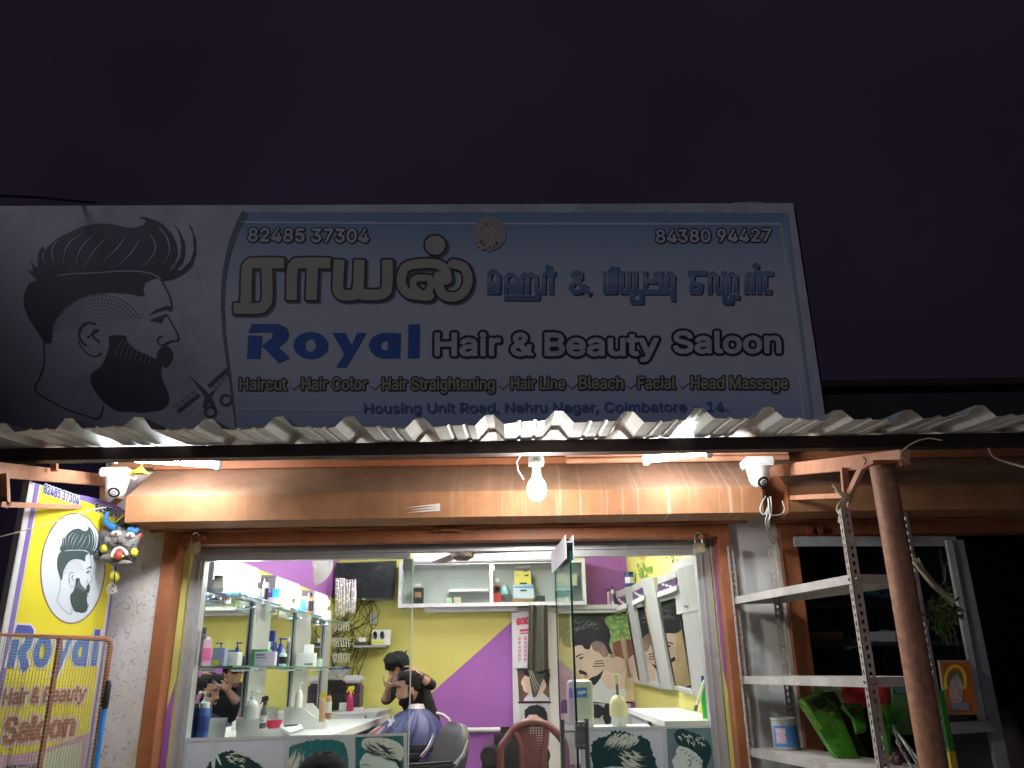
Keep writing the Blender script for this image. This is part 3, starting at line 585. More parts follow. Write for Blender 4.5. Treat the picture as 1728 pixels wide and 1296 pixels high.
for i, (s_, x0, x1, de) in enumerate(sv):
    yy = 659 - (x0 - 404) * .003
    q = [(x0, yy + de), (x1, yy + de), (x1, yy - 22), (x0, yy - 22)]
    b.mat(1).text(SP, s_, q, .003, .018, .055); b.mat(0).text(SP, s_, q, .0055, .018)
    if i < 6: xm = (x1 + sv[i + 1][1]) / 2; b.mat(2).stroke(SP, [(xm - 8, yy - 8), (xm - 1, yy - 1), (xm + 10, yy - 10)], 1.6, .003)
obj('service_list', b, [YTXT, SINK, ARCG], sgn)
lettered('address_line', [('Housing Unit Road, Nehru Nagar, Coimbatore - 14.', [(614, 702), (1229, 699), (1229, 677), (614, 680)], .012, 0, 0, 0, 0)], [ABL], sgn, SP)
# 'Royal' in a fat blue face
def big(b, pl, polys, lift): [b.flat(pl, q, lift) for q in polys]
c2 = lambda P: [(380 + x / 3.324, 330 + y / 3.323) for x, y in P]
b = MB(); ROY = [[(150, 720), (300, 720), (345, 740), (358, 780), (345, 815), (300, 850), (362, 910), (300, 940), (205, 845), (240, 812), (262, 800), (268, 775), (250, 765), (130, 768)], [(128, 785), (208, 785), (196, 914), (122, 914)],
    [(600, 770), (672, 770), (710, 840), (740, 770), (792, 770), (680, 963), (622, 963), (668, 890)], [(1028, 722), (1092, 722), (1088, 912), (1024, 912)]]
big(b, SP, [c2(q) for q in ROY], .0035)
def ring(b, pl, co, ci, lift):
    n = len(co); b.add([pl(x, y, lift) for x, y in co] + [pl(x, y, lift) for x, y in ci], [(i, (i + 1) % n, n + (i + 1) % n, n + i) for i in range(n)])
el = lambda cx, cy, rx, ry, n=24: [(cx + rx * math.cos(k * 2 * math.pi / n), cy + ry * math.sin(k * 2 * math.pi / n)) for k in range(n)]
ring(b, SP, c2(el(480, 840, 98, 76)), c2(el(478, 840, 30, 36)), .0035)
aO = [(900, 768), (985, 772), (980, 912), (905, 914)] + [(905 - 100 * math.sin(k * math.pi / 10), 841 + 73 * math.cos(k * math.pi / 10)) for k in range(1, 10)]
aI = [(905, 815), (912, 815), (910, 868), (905, 868)] + [(903 - 32 * math.sin(k * math.pi / 10), 841 + 27 * math.cos(k * math.pi / 10)) for k in range(1, 10)]
ring(b, SP, c2(aO), c2(aI), .0035); obj('royal_lettering', b, RBL, sgn)
# big Tamil word, thick rounded strokes: dark outline below, cream above
def tw(): return [
    ([(118, 600), (120, 430), (135, 385), (180, 378), (330, 378)], 60), ([(232, 378), (236, 560), (222, 610), (185, 632), (48, 632)], 60), ([(118, 550), (112, 590)], 60),
    ([(372, 585), (375, 430), (392, 385), (430, 378), (590, 378)], 60), ([(490, 400), (482, 585)], 62),
    ([(640, 360), (632, 500), (640, 545), (670, 558), (720, 556), (745, 530), (752, 360)], 60), ([(742, 500), (760, 550), (800, 556), (850, 556), (890, 545), (908, 510), (910, 360)], 60),
    ([(1160, 465), (1085, 462), (1055, 480), (1062, 520), (1100, 545)], 38), ([(1100, 560), (1030, 550), (990, 500), (995, 430), (1030, 392), (1120, 380), (1190, 385), (1230, 410), (1245, 470), (1215, 470)], 52), ([(1150, 560), (1130, 565), (1090, 560)], 52), ([(1155, 470), (1150, 520), (1120, 555)], 40),
    ([(1215, 480), (1195, 450), (1205, 530), (1240, 565), (1300, 565), (1345, 530), (1362, 470), (1345, 410), (1310, 388), (1268, 382)], 52)]
BIGT = [q for P, w_ in tw() for q in pen(c2(smooth(P, 4, False)), w_ / 3.324)] + [c2(el(1178, 278, 57, 54))]
b = MB(); b.mat(1).ink(SP, [[(x + 3.2, y + 2.8) for x, y in q] for q in BIGT], .003, 3.4); b.mat(0).ink(SP, BIGT, .0045, 3.3); b.mat(2).ink(SP, BIGT, .006)
obj('large_tamil_word', b, [SINK, ARCG, CREAM], sgn)
# smaller blue Tamil line, even pen strokes
c3 = lambda P: [(800 + x / 3.323, 430 + y / 3.323) for x, y in P]
TL2 = [[(83, 205), (83, 115), (95, 92), (120, 92), (136, 115), (136, 205), (104, 205), (104, 168), (120, 160)],
    [(178, 205), (178, 125), (196, 108), (222, 112), (234, 135), (234, 205)], [(212, 205), (206, 172), (216, 158)], [(234, 205), (265, 205), (265, 125), (282, 106), (300, 125), (300, 205)], [(300, 125), (318, 106), (344, 118), (348, 205)], [(178, 240), (356, 240), (356, 205)], [(388, 205), (388, 118), (402, 102), (444, 102)], [(430, 104), (430, 205)],
    [(645, 212), (565, 138), (550, 112), (568, 96), (596, 102), (598, 128), (552, 160), (540, 188), (560, 208), (600, 204), (622, 176)],
    [(732, 102), (732, 205), (792, 205), (792, 102)], [(760, 168), (760, 92), (776, 74), (798, 78)], [(826, 102), (826, 205), (866, 205), (866, 102)], [(866, 205), (902, 205), (902, 102)], [(902, 205), (938, 205), (938, 262), (884, 262), (884, 240)], [(958, 102), (958, 205), (1032, 205)], [(984, 146), (1016, 146), (1016, 110)], [(1046, 102), (1046, 205), (1112, 205)], [(1078, 205), (1078, 118), (1096, 100), (1114, 118), (1114, 245)],
    [(1208, 100), (1292, 100)], [(1226, 102), (1216, 205), (1266, 205), (1272, 166), (1232, 164)], [(1320, 205), (1320, 120), (1338, 102), (1360, 120), (1360, 205), (1396, 205), (1396, 102)], [(1426, 205), (1426, 120), (1444, 102), (1466, 118), (1466, 205)], [(1396, 205), (1404, 264), (1442, 264), (1442, 234), (1476, 234)], [(1526, 205), (1526, 120), (1542, 102), (1560, 120), (1560, 205)], [(1596, 205), (1596, 104), (1664, 102)], [(1560, 120), (1578, 102), (1596, 110)], [(1630, 104), (1630, 205), (1656, 205)]]
SMT = [q for P in TL2 for q in pen(c3(P), 23 / 3.323, 11 / 3.323)] + [c3(el(415, 72, 19, 18)), c3(el(1578, 62, 19, 18))]
b = MB(); b.mat(0).ink(SP, [[(x + 2.2, y + 2.8) for x, y in q] for q in SMT], .0022, .9); b.mat(2).ink(SP, SMT, .0035, 1.0); b.mat(1).ink(SP, SMT, .0048)
TBL = gradmat('printed_tamil_blue', [(0, (.09, .17, .36)), (.45, (.16, .25, .42)), (.6, (.30, .37, .50)), (.75, (.16, .28, .43)), (1, (.09, .21, .38))])
obj('small_tamil_line', b, [SINK, TBL, PALE], sgn)
b = MB(); b.flat(SP, el(826, 394, 28, 29), .0045); b.mat(1)
for k in range(26):
    a = rad(10 + 160 * k / 25); r_ = 24 + random.uniform(-4, 3); b.flat(SP, el(826 + r_ * math.cos(a), 396 + r_ * math.sin(a), 3.2, 3.0, 7), .0055 + k * .00002)
b.mat(2)
for x_, y_, r_ in ((812, 408, 2.6), (817, 413, 2), (838, 411, 3), (833, 416, 2), (822, 379, 1.6), (830, 379, 1.6), (826, 417, 2)): b.flat(SP, el(x_, y_, r_, r_, 7), .0068)
obj('round_emblem', b, [M('emblem_cream', (.46, .40, .33), .6, 0, .25, 40), M('emblem_garland', (.52, .46, .38), .6, 0, .3, 60), M('emblem_dark', (.12, .12, .08), .6)], sgn)
b = MB(); b.tube([SP(1238, 345) + V((0, .02, .01)), SP(1280, 343) + V((0, .05, .03)), SP(1318, 347) + V((0, .03, .012))], .012, 6); obj('loose_vinyl_edge', b, SIGNW, sgn); b = MB(); b.tube([SP(930, 346) + V((0, .03, .008)), SP(985, 345) + V((0, .05, .018)), SP(1040, 347) + V((0, .03, .008))], .010, 6); obj('loose_vinyl_edge', b, SIGNW, sgn)
# roof line of the dark building beyond, right of the sign
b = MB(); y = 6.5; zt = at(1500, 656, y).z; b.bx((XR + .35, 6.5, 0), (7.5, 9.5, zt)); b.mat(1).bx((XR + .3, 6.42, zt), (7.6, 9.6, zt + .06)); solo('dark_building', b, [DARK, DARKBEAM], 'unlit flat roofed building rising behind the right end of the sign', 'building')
# unseen house, added to keep the night light off the portrait end of the sign
b = MB(); b.bx((-8.5, -3.0, .005), (-4.45, 4.2, 4.9)); b.mat(1).bx((-8.6, -3.1, 4.9), (-4.4, 4.3, 5.1)); b.mat(2)
for y in (-1.6, .4, 2.4):
    for z in (.9, 3.2): b.bx((-4.449, y - .45, z), (-4.42, y + .45, z + 1.3))
solo('added_shade_house', b, [M('weathered_plaster', (.18, .165, .15), .85, 0, .2, 2, .05), DARKBEAM, M('dark_window', (.01, .01, .012), .2)], 'unseen plastered house added to shade the portrait end of the sign', 'house')
# ------------------------------------------------------------------ yellow banner at the left
a = at(50, 812, 3.58); d = ray(211, 862); Y2 = d.y * (a.z - EYE.z) / d.z; c = at(211, 862, Y2); BP = PV(a, c); ZT = a.z; ZB = .45
bn = thing('side_banner', 'yellow banner board with a bearded man in a white oval', 'banner', V(((a.x + c.x) / 2, (a.y + c.y) / 2, ZB)))
def vq(b, pl, x0, x1, y, zt, zb, lift):
    p, q = pl(x0, y, lift), pl(x1, y, lift); b.add([V((p.x, p.y, zt)), V((q.x, q.y, zt)), V((q.x, q.y, zb)), V((p.x, p.y, zb))], [(0, 1, 2, 3)])
BY = M('banner_yellow', (.80, .70, .035), .45, 0, .04, 3); BW = M('banner_white', (.72, .73, .74), .45, 0, .03, 3); BPUR = M('banner_purple', (.22, .15, .45), .45, 0, 0); OVW = M('banner_oval_white', (.68, .74, .80), .45, 0, .02, 3)
b = MB(); b.slab([a, c, V((c.x, c.y, ZB)), V((a.x, a.y, ZB))], -BP.n * .03); obj('panel', b, BW, bn)
b = MB(); vq(b, BP, 67, 209, 830, ZT - .004, ZB + .02, .001); obj('yellow_print', b, BY, bn)
b = MB(); vq(b, BP, 57, 65, 830, ZT, ZB, .001); vq(b, BP, 205, 208.5, 880, ZT, ZB, .0022)
b.flat(BP, smooth([(112, 832), (150, 838), (190, 850), (209, 862), (209, 880), (195, 870), (160, 852), (130, 842)], 2), .0022); obj('purple_border', b, BPUR, bn)
b = MB(); vq(b, BP, 50, 52.5, 814, ZT + .004, ZB, .006); obj('edge_strip', b, ALU, bn)
cx_, cy_, ex, ey = 123, 959, 55, 94
sk = lambda P: [(x - (y - 959) * .05, y + (x - 123) * .06) for x, y in P]
OVB = M('oval_border', (.20, .12, .14), .5, 0, 0)
b = MB(); b.flat(BP, sk(el(cx_, cy_, ex, ey, 40)), .0025); b.mat(1).flat(BP, sk(el(cx_, cy_, ex - 2, ey - 2.3, 40)), .0032); obj('white_oval', b, [OVB, OVW], bn)
fB = lambda X, Y: (96 + (X - 128) * .0715 - (889 + (Y - 148) * .1365 - 959) * .075, 887 + (Y - 148) * .1365 + ((X - 600) * .0715) * .10)
DTEAL = M('printed_dark_teal', (.045, .075, .075), .5, 0, 0)
b = MB(); head(b, BP, fB, .085, .0042, 0, 1); obj('man_silhouette', b, [DTEAL, OVW], bn)
b = MB(); fB2 = lambda X, Y: (128 + (X - 970) * .072, 1006 + (Y - 1010) * .115); scissors(b, BP, fB2, .085, .0042); obj('scissors_and_comb', b, DTEAL, bn)
BNV = M('banner_navy', (.07, .08, .25), .5, 0, 0)
lettered('phone_number', [('82485 37304', [(73, 832), (133, 853), (135, 838), (75, 816)], .02, .04, 0, 1, 0)], [BNV, BW], bn, BP)
lettered('phone_number', [('84380 94427', [(160, 862), (222, 884), (223, 869), (161, 848)], .02, .04, 0, 1, 0)], [SINK, BW], bn, BP)
def fR(P): 
    o = []
    for x, y in P:
        s, t = (x - 122) / 970, (914 - y) / 194; o.append(((12 * (1 - s) + 163 * s) * (1 - t) + (25 * (1 - s) + 170 * s) * t, (1127 * (1 - s) + 1124 * s) * (1 - t) + (1054 * (1 - s) + 1062 * s) * t))
    return o
b = MB(); b.mat(1)
for q in ROY + [el(480, 840, 98, 76), aO]: b.stroke(BP, fR(q), 6, .0025, closed=True)
b.mat(0)
for k, q in enumerate(ROY): b.flat(BP, fR(q), .004 + k * .0001)
ring(b, BP, fR(el(480, 840, 98, 76)), fR(el(478, 840, 30, 36)), .004); ring(b, BP, fR(aO), fR(aI), .004)
obj('royal_lettering', b, [gradmat('banner_royal_blue', [(0, (.10, .06, .34)), (.45, (.03, .20, .52)), (.7, (.03, .16, .48)), (1, (.12, .07, .38))]), BW], bn)
BRN = M('banner_brown', (.33, .11, .06), .5, 0, .1, 5); BPK = M('banner_pale_pink', (.70, .55, .48), .5, 0, 0)
lettered('shop_lettering', [('Hair & Beauty', [(2, 1199), (142, 1188), (149, 1155), (8, 1161)], .018, .06, 0, 1, 0), ('Saloon', [(3, 1258), (124, 1242), (132, 1204), (10, 1209)], .025, .06, 0, 1, 0)], [BRN, BPK], bn, BP)
b = MB(); b.flat(BP, smooth([(-40, 1275), (0, 1274), (60, 1268), (140, 1240), (150, 1238)], 3, False) + [(135, 1330), (-40, 1330)], .0025); b.mat(1).flat(BP, smooth([(60, 1280), (100, 1262), (140, 1252)], 3, False) + [(132, 1330), (50, 1330)], .0035)
b.mat(2).text(BP, 'Haircut', [(8, 1300), (60, 1300), (64, 1287), (12, 1289)], .004, .02); obj('lower_swoosh', b, [M('banner_lilac', (.55, .33, .48), .5, 0, .05), M('banner_pale_green', (.55, .62, .45), .5, 0, .05), SINK], bn)
# ------------------------------------------------------------------ wire mesh gate
ga = at(-60, 1063, 3.3); d = ray(189, 1074); Y3 = d.y * (ga.z - EYE.z) / d.z; gc = at(189, 1074, Y3); GP = PV(ga, gc); u = (gc - ga); u.z = 0; gl = u.length; u.normalize(); gz0 = .06; gz1 = ga.z - .012
gt = thing('mesh_gate', 'orange framed wire mesh gate folded in front of the yellow banner', 'gate', V((ga.x, ga.y, 0)))
g = lambda s, z, o=0: V((ga.x, ga.y, 0)) + u * s + V((0, 0, z)) + GP.n * o
b = MB(); b.tube([g(0, gz0), g(0, gz1), g(gl - .04, gz1), g(gl - .012, gz1 - .012), g(gl, gz1 - .04), g(gl, gz0), g(0, gz0)], .0125, 10); obj('frame', b, RUST, gt, smooth=True)
sm = (GP(100, 1085) - V((ga.x, ga.y, 0))).dot(u)
b = MB(); b.bar(g(sm, gz0, .002), g(sm, gz1, .002), .018, .012, up=GP.n); obj('middle_bar', b, RUST, gt)
b = MB(); r_ = .0011; s = .014
while s < gl: b.tube([g(s + .001 * math.sin(s * 90), gz0, .009), g(s + .0015 * math.sin(s * 50), (gz0 + gz1) / 2, .011), g(s, gz1, .009)], r_, 4, False); s += .0168
z = gz1 - .006
while z > .55: b.tube([g(0, z, .0112), g(gl * .5, z - .002 * math.sin(z * 60), .013), g(gl, z, .0112)], r_, 4, False); z -= .0165 if z < gz1 - .1 else .0125
obj('wire_mesh', b, M('galvanised_wire', (.55, .48, .42), .45, .5, .1, 20), gt)
# blue mop handle with a black grip
p, q = at(183, 1148, 4.05), at(160, 1296, 4.05); dd = (p - q).normalized()
t = thing('mop_handle', 'blue pole with a black grip leaning on the floral pillar', 'pole', q - dd * (q.z / dd.z) + dd * .02)
b = MB(); b.tube([q - dd * (q.z / dd.z) + dd * .03, p - dd * .12], .013, 12); obj('pole', b, BLUE if 0 else M('sky_blue_plastic', (.02, .25, .72), .35), t, smooth=True)
b = MB(); b.tube([p - dd * .125, p - dd * .11, p - dd * .02, p], [.015, .018, .017, .012], 12); obj('grip', b, BLACK, t, smooth=True)
# ------------------------------------------------------------------ grotesque mask hanging off the hood end
MP = PY(4.14); mk = lambda x, y, l=0: MP(150 + x / 7.627, 840 + y / 7.627, l); ms = mpp(MP(200, 900)) / 7.627
t = thing('hanging_mask', 'grey fanged mask with blue horns hanging beside the shutter box', 'mask', mk(370, 870))
MG = M('mask_grey', (.20, .185, .175), .7, 0, .45, 25, .5, dirt='#1c1816', dscale=12, damt=.7)
OUTM = [(370, 330), (440, 370), (560, 400), (650, 430), (670, 520), (620, 640), (620, 760), (560, 820), (440, 870), (340, 885), (250, 850), (180, 780), (110, 700), (130, 560), (120, 430), (190, 370), (280, 390)]
b = MB(); P = smooth(OUTM, 3); c0 = (385, 600); lv = [(1.0, 0), (.97, .03), (.85, .05), (.6, .068), (.3, .078), (.02, .082)]; n = len(P); vs = []; fs = []
for s_, l_ in lv:
    for x, y in P: vs.append(mk(c0[0] + (x - c0[0]) * s_, c0[1] + (y - c0[1]) * s_, l_ * .8))
for i in range(len(lv) - 1):
    for k in range(n): fs.append((i * n + k, i * n + (k + 1) % n, (i + 1) * n + (k + 1) % n, (i + 1) * n + k))
fs.append(list(range(n))); b.add(vs, fs)
b.ball(mk(415, 540, .075), (46 * ms, .03, 55 * ms), 12, 8); b.ball(mk(375, 580, .07), (26 * ms, .02, 22 * ms)); b.ball(mk(450, 580, .07), (26 * ms, .02, 22 * ms))
b.ball(mk(280, 780, .05), (140 * ms, .03, 60 * ms)); b.ball(mk(440, 840, .05), (120 * ms, .025, 40 * ms)); b.ball(mk(250, 560, .05), (60 * ms, .025, 60 * ms))
obj('face', b, MG, t, smooth=True)
b = MB(); b.ball(mk(440, 330, .0), (110 * ms, .04, 110 * ms), 16, 10); obj('hair', b, M('mask_hair', (.02, .018, .018), .8, 0, .5, 60, .6), t, smooth=True)
b = MB()
for sgx, pts in ((1, [(350, 395), (290, 370), (235, 320), (215, 260), (235, 200), (270, 185)]), (-1, [(520, 415), (560, 420), (600, 425), (620, 400), (600, 380), (560, 372)])):
    P3 = [mk(x, y, .05) for x, y in smooth(pts, 3, False)]; k = len(P3); b = MB(); b.tube(P3, [(52 - 46 * (i / (k - 1)) ** 1.8) * ms for i in range(k)], 12); obj('horn', b, M('mask_blue', (.03, .17, .38), .5, 0, .3, 20, .2), t, smooth=True)
b = MB()
for x, y, rx in ((350, 465, 72), (530, 485, 58)): b.ball(mk(x, y, .058), (rx * ms, .018, 42 * ms), 14, 8)
e_ = obj('eye', b, M('mask_white', (.72, .68, .66), .4, 0, .08), t, smooth=True)
for x, y in ((352, 462), (532, 484)): b = MB(); b.ball(mk(x, y, .075), (20 * ms, .006, 20 * ms)); obj('pupil', b, M('mask_pupil', (.25, .08, .08), .3), e_, smooth=True)
b = MB()
for pts in ([(420, 590), (370, 615), (310, 615), (260, 570), (240, 590)], [(430, 590), (480, 620), (540, 635), (580, 590), (590, 610)]):
    P3 = [mk(x, y, .075) for x, y in smooth(pts, 3, False)]; b.tube(P3, [22 * ms * (1 - .7 * i / (len(P3) - 1)) for i in range(len(P3))], 8)
for x, y in ((120, 740), (560, 780)): b.ball(mk(x, y, .03), (50 * ms, .025, 50 * ms))
obj('moustache', b, M('mask_dark_grey', (.10, .09, .09), .5, 0, .2, 20, .2), t, smooth=True)
b = MB(); b.tube([mk(300 + 190 * k / 12, 740 - 95 * math.sin(math.pi * k / 12) ** .6, .07) for k in range(13)], 24 * ms, 8); obj('teeth', b, M('mask_white', 0), t, smooth=True)
b = MB(); b.ball(mk(385, 745, .075), (58 * ms, .022, 68 * ms), 14, 10); obj('tongue', b, M('mask_red', (.36, .05, .04), .4), t, smooth=True)
for x, y, r_ in ((195, 655, 48), (585, 705, 46)): b = MB(); b.ball(mk(x, y, .055), (r_ * ms, .02, 55 * ms), 14, 10); obj('earring', b, M('mask_yellow', (.62, .55, .05), .4, 0, .08), t, smooth=True)
b = MB()
for x, y, r_ in ((205, 430, 40), (640, 500, 48)): b = MB(); b.ball(mk(x, y, .02), (r_ * ms, .02, 70 * ms), 12, 8, Euler((0, rad(-20 if x < 400 else 25), 0)).to_matrix()); obj('ear', b, M('mask_ear_red', (.30, .08, .07), .5, 0, .2, 20), t, smooth=True)
b = MB()
for k in range(9): x = 330 + k * 14; y = 310 - k * 12; b.tube([mk(x, y, .045), mk(x + 12, y - 10 + 22, .06)], 5 * ms, 5)
obj('forehead_tuft', b, M('mask_yellow', 0), t)
for x in (285, 300, 430, 445): b = MB(); b.tube([mk(x, 742, .08), mk(x + (10 if x < 400 else -10), 765, .085)], [9 * ms, 5 * ms], 6); obj('fang', b, M('mask_yellow', 0), t)
t2 = thing('hanging_lemon', 'yellow green lemon and pale flowers on a cord below the mask', 'lemon', mk(330, 1230))
b = MB(); b.ball(mk(330, 1010, .02), (66 * ms, 62 * ms, 78 * ms), 16, 12); obj('lemon', b, M('lemon_skin', (.58, .50, .05), .4, 0, .1, 20, .1), t2, smooth=True)
b = MB(); b.tube([mk(350, 880, .03), mk(340, 935, .04), mk(332, 1012, .058), mk(330, 1088, .03), mk(325, 1120, .02)], 7 * ms, 6); obj('cord', b, DARKBEAM, t2)
b = MB()
for k in range(60):
    a_ = random.uniform(0, 6.28); r_ = random.uniform(10, 75); c_ = mk(295 + r_ * math.cos(a_) * .9, 1180 + r_ * math.sin(a_), .02 + random.uniform(-.015, .02)); R = Euler((random.uniform(0, 3), random.uniform(0, 3), random.uniform(0, 3))).to_matrix(); b.ball(c_, (20 * ms, 8 * ms, 5 * ms), 6, 4, R)
obj('flowers', b, M('dry_flower', (.55, .50, .45), .8, 0, .2, 30), t2)
# ------------------------------------------------------------------ slotted angle rack
RX0 = 1.175; PA, PB, PC, PD = V((1.185, 4.32, 0)), V((1.425, 4.30, 0)), V((1.365, 3.28, 0)), V((1.66, 3.28, 0))
PA = V((at(1246, 1120, 4.33).x, 4.33, 0)); PB = V((at(1330, 1120, 4.31).x, 4.31, 0)); PC = V((at(1459, 1120, 3.28).x, 3.28, 0)); PD = V((at(1578, 1120, 3.34).x, 3.34, 0))
RKM = M('rack_grey_beige', (.40, .36, .32), .5, .1, .25, 15, .08, dirt='#4b3a30', dscale=8); HOLE = M('rack_hole_dark', (.006, .006, .006), .9, 0, 0)
rk = thing('slotted_rack', 'beige slotted angle steel rack standing between the two shops', 'rack', (PA + PD) / 2)
ztop = [at(1226, 922, PA.y).z, at(1303, 922, PB.y).z, at(1441, 858, PC.y).z, at(1541, 860, PD.y).z]
def angle_post(p, zt, du, dv, ph):
    b = MB(); wv = .036; th = .0025; zs = .02; d1, d2 = V(du), V(dv)
    # strip with punched holes in two flanges, built as a lattice of little bars round each slot
    for d_, n_ in ((d1, d2), (d2, d1)):
        hw = .011; c0_ = wv * .55
        b.bar(p + d_ * (c0_ - hw) * .5 + V((0, 0, zs)), p + d_ * (c0_ - hw) * .5 + V((0, 0, zt)), th, c0_ - hw, up=d_) if 0 else None
        def strip(s0, s1, z0, z1):
            q = [p + d_ * s0 + V((0, 0, z0)), p + d_ * s1 + V((0, 0, z0)), p + d_ * s1 + V((0, 0, z1)), p + d_ * s0 + V((0, 0, z1))]; b.slab(q, n_ * th)
        a_, c_ = c0_ - .0055, c0_ + .0055
        strip(0, a_, zs, zt); strip(c_, wv, zs, zt); z = zt - .02 - ph
        strip(a_, c_, z, zt)
        k = 0
        while z > .55:
            h = .016 if k % 2 == 0 or d_ is d2 else .012
            z2 = z - h; strip(a_, c_, z2 - .016, z2); z = z2 - .016; k += 1
        strip(a_, c_, zs, z)
    return b
for p, zt, du, dv, ph in ((PA, ztop[0], (1, 0, 0), (0, -1, 0), 0), (PB, ztop[1], (-1, 0, 0), (0, -1, 0), .01), (PC, ztop[2], (0, 1, 0), (1, 0, 0), 0), (PD, ztop[3], (-1, 0, 0), (0, 1, 0), .008)):
    obj('angle_post', angle_post(p, zt, du, dv, ph), RKM, rk)
zs1 = [at(1237, 1008, PA.y).z, at(1250, 1141, PA.y).z, at(1263, 1262, PA.y).z]
SHM = M('rack_shelf_paint', (.48, .45, .41), .5, .05, .2, 6, .05, dirt='#6a5344', dscale=4)
for i, z in enumerate(zs1):
    b = MB(); q = [PA + V((.004, 0, z)), PB + V((-.004, 0, z)), PD + V((-.004, .004, z)), PC + V((.004, .004, z))]; b.slab(q, (0, 0, -.002))
    for k in range(4): e0, e1 = q[k], q[(k + 1) % 4]; n_ = V(((e1 - e0).y, -(e1 - e0).x, 0)).normalized(); b.slab([e0, e1, e1 + V((0, 0, -.036)), e0 + V((0, 0, -.036))], n_ * -.0015); 
    obj('shelf', b, SHM, rk)
b = MB()
for z in zs1:
    for p, o in ((PA, V((.018, -.006, 0))), (PC, V((-.003, .02, 0))), (PC, V((.02, -.004, 0))), (PD, V((-.02, -.004, 0)))): b.ball(p + o + V((0, 0, z - .018)), .006, 8, 6)
obj('bolt', b, STEEL, rk)
zsh = zs1[2] + .001; zmid = zs1[1] + .001
def onz(px, py, z): return atZ(px, py, z)
p = V((at(1327, 1258, 4.21).x, 4.21, zsh)); s_ = mpp(p)
t = thing('paint_can', 'dirty white paint can with a blue label on the lowest rack shelf', 'paint can', p)
b = MB(); R_ = 21 * s_; h_ = 50 * s_; b.lathe(p, [(R_ * .97, 0), (R_, .004), (R_, h_ - .012), (R_ * 1.05, h_ - .01), (R_ * 1.05, h_), (R_ * .92, h_), (R_ * .9, h_ - .01)], 28); obj('can', b, M('can_white', (.5, .5, .48), .5, .1, .3, 12, .05, dirt='#3c3a36', dscale=9), t, smooth=True)
b = MB(); n = 16; vs = []
for k in range(n + 1):
    a_ = rad(-165 + 130 * k / n); vs += [p + V((math.cos(a_) * (R_ + .001), math.sin(a_) * (R_ + .001), .015)), p + V((math.cos(a_) * (R_ + .001), math.sin(a_) * (R_ + .001), h_ * .76))]
b.add(vs, [(2 * k, 2 * k + 2, 2 * k + 3, 2 * k + 1) for k in range(n)]); b.mat(1); vs = []
for k in range(7):
    a_ = rad(-150 + 46 * k / 6); vs += [p + V((math.cos(a_) * (R_ + .002), math.sin(a_) * (R_ + .002), .03)), p + V((math.cos(a_) * (R_ + .002), math.sin(a_) * (R_ + .002), h_ * .68))]
b.add(vs, [(2 * k, 2 * k + 2, 2 * k + 3, 2 * k + 1) for k in range(6)]); obj('label', b, [M('can_label_blue', (.08, .25, .55), .5, 0, .2, 12), M('can_label_pink', (.6, .42, .48), .5, 0, .3, 60)], t)
# packets leaning on the lowest shelf
def packet(name, q, Y0, Y1, mats, lab, cat, deco):
    # q: outline in photo pixels; Y varies with height so the packet leans
    ys = [y for _, y in q]; y0, y1 = min(ys), max(ys); P = [at(x, y, Y1 + (Y0 - Y1) * (y - y0) / (y1 - y0)) for x, y in q]; nrm = (P[1] - P[0]).cross(P[2] - P[1]).normalized()
    if nrm.y > 0: nrm = -nrm
    pl = Pl(P[0], nrm); t = thing(name, lab, cat, min(P, key=lambda v: v.z)); b = MB(); b.slab(P, -nrm * .03); obj('pouch', b, mats[0], t)
    for nm, mt, shp, l_ in deco:
        b = MB()
        for s_ in shp: b.flat(pl, s_, l_)
        obj(nm, b, mt, t)
    return t
LG = M('packet_lime', (.055, .21, .012), .35, 0, .6, 28, .5, dirt='#1d2a0c', dscale=14, damt=.8); DG = M('packet_dark_print', (.035, .04, .02), .3, 0, .6, 30); BGY = M('packet_grey', (.16, .15, .12), .5, 0, .3, 30)
packet('broom_packet', [(1349, 1180), (1384, 1165), (1412, 1190), (1455, 1293), (1430, 1296), (1405, 1268)], 3.75, 3.95, [LG], 'green wrapped broom packet leaning left on the lowest rack shelf', 'packet',
    [('dark_window', DG, [[(1364, 1186), (1388, 1175), (1412, 1200), (1398, 1210), (1380, 1215)]], .002), ('broom_fibres', BGY, [[(1402, 1228), (1416, 1222), (1452, 1290), (1440, 1294)]], .003), ('printed_marks', M('packet_print', (.35, .42, .12), .4, 0, .7, 50), [[(1398, 1203), (1406, 1199), (1410, 1206), (1402, 1210)], [(1412, 1240), (1420, 1236), (1424, 1244), (1416, 1248)], [(1376, 1215), (1384, 1222), (1382, 1226), (1374, 1219)], [(1404, 1258), (1414, 1272), (1412, 1276), (1402, 1262)], [(1392, 1238), (1400, 1250), (1397, 1253), (1389, 1241)]], .0036), ('pale_crease', M('packet_pale', (.25, .40, .08), .25, 0, .3, 30), [[(1350, 1181), (1355, 1179), (1412, 1268), (1409, 1270)], [(1352, 1178), (1382, 1166), (1386, 1171), (1356, 1184)]], .004)])
packet('broom_packet', [(1382, 1170), (1408, 1166), (1428, 1200), (1470, 1285), (1440, 1290), (1412, 1232)], 3.85, 4.05, [DG], 'dark wrapped broom packet behind the green one on the rack', 'packet', [('green_band', LG, [[(1400, 1212), (1418, 1204), (1426, 1220), (1408, 1230)]], .003)])
packet('seed_packet', [(1421, 1187), (1454, 1186), (1462, 1228), (1446, 1231), (1438, 1205)], 3.7, 3.8, [LG], 'green packet with a dark scalloped top behind the front rack post', 'packet', [('dark_flower', DG, [[(1428, 1196), (1440, 1192), (1450, 1203), (1440, 1212)]], .003)])
b = MB()
for x, y, r_ in ((1443, 1172, 20), (1479, 1176, 19), (1460, 1168, 22)):
    b.ball(at(x, y, 3.95), (r_ * .0031, .05, r_ * .0031), 14, 10)
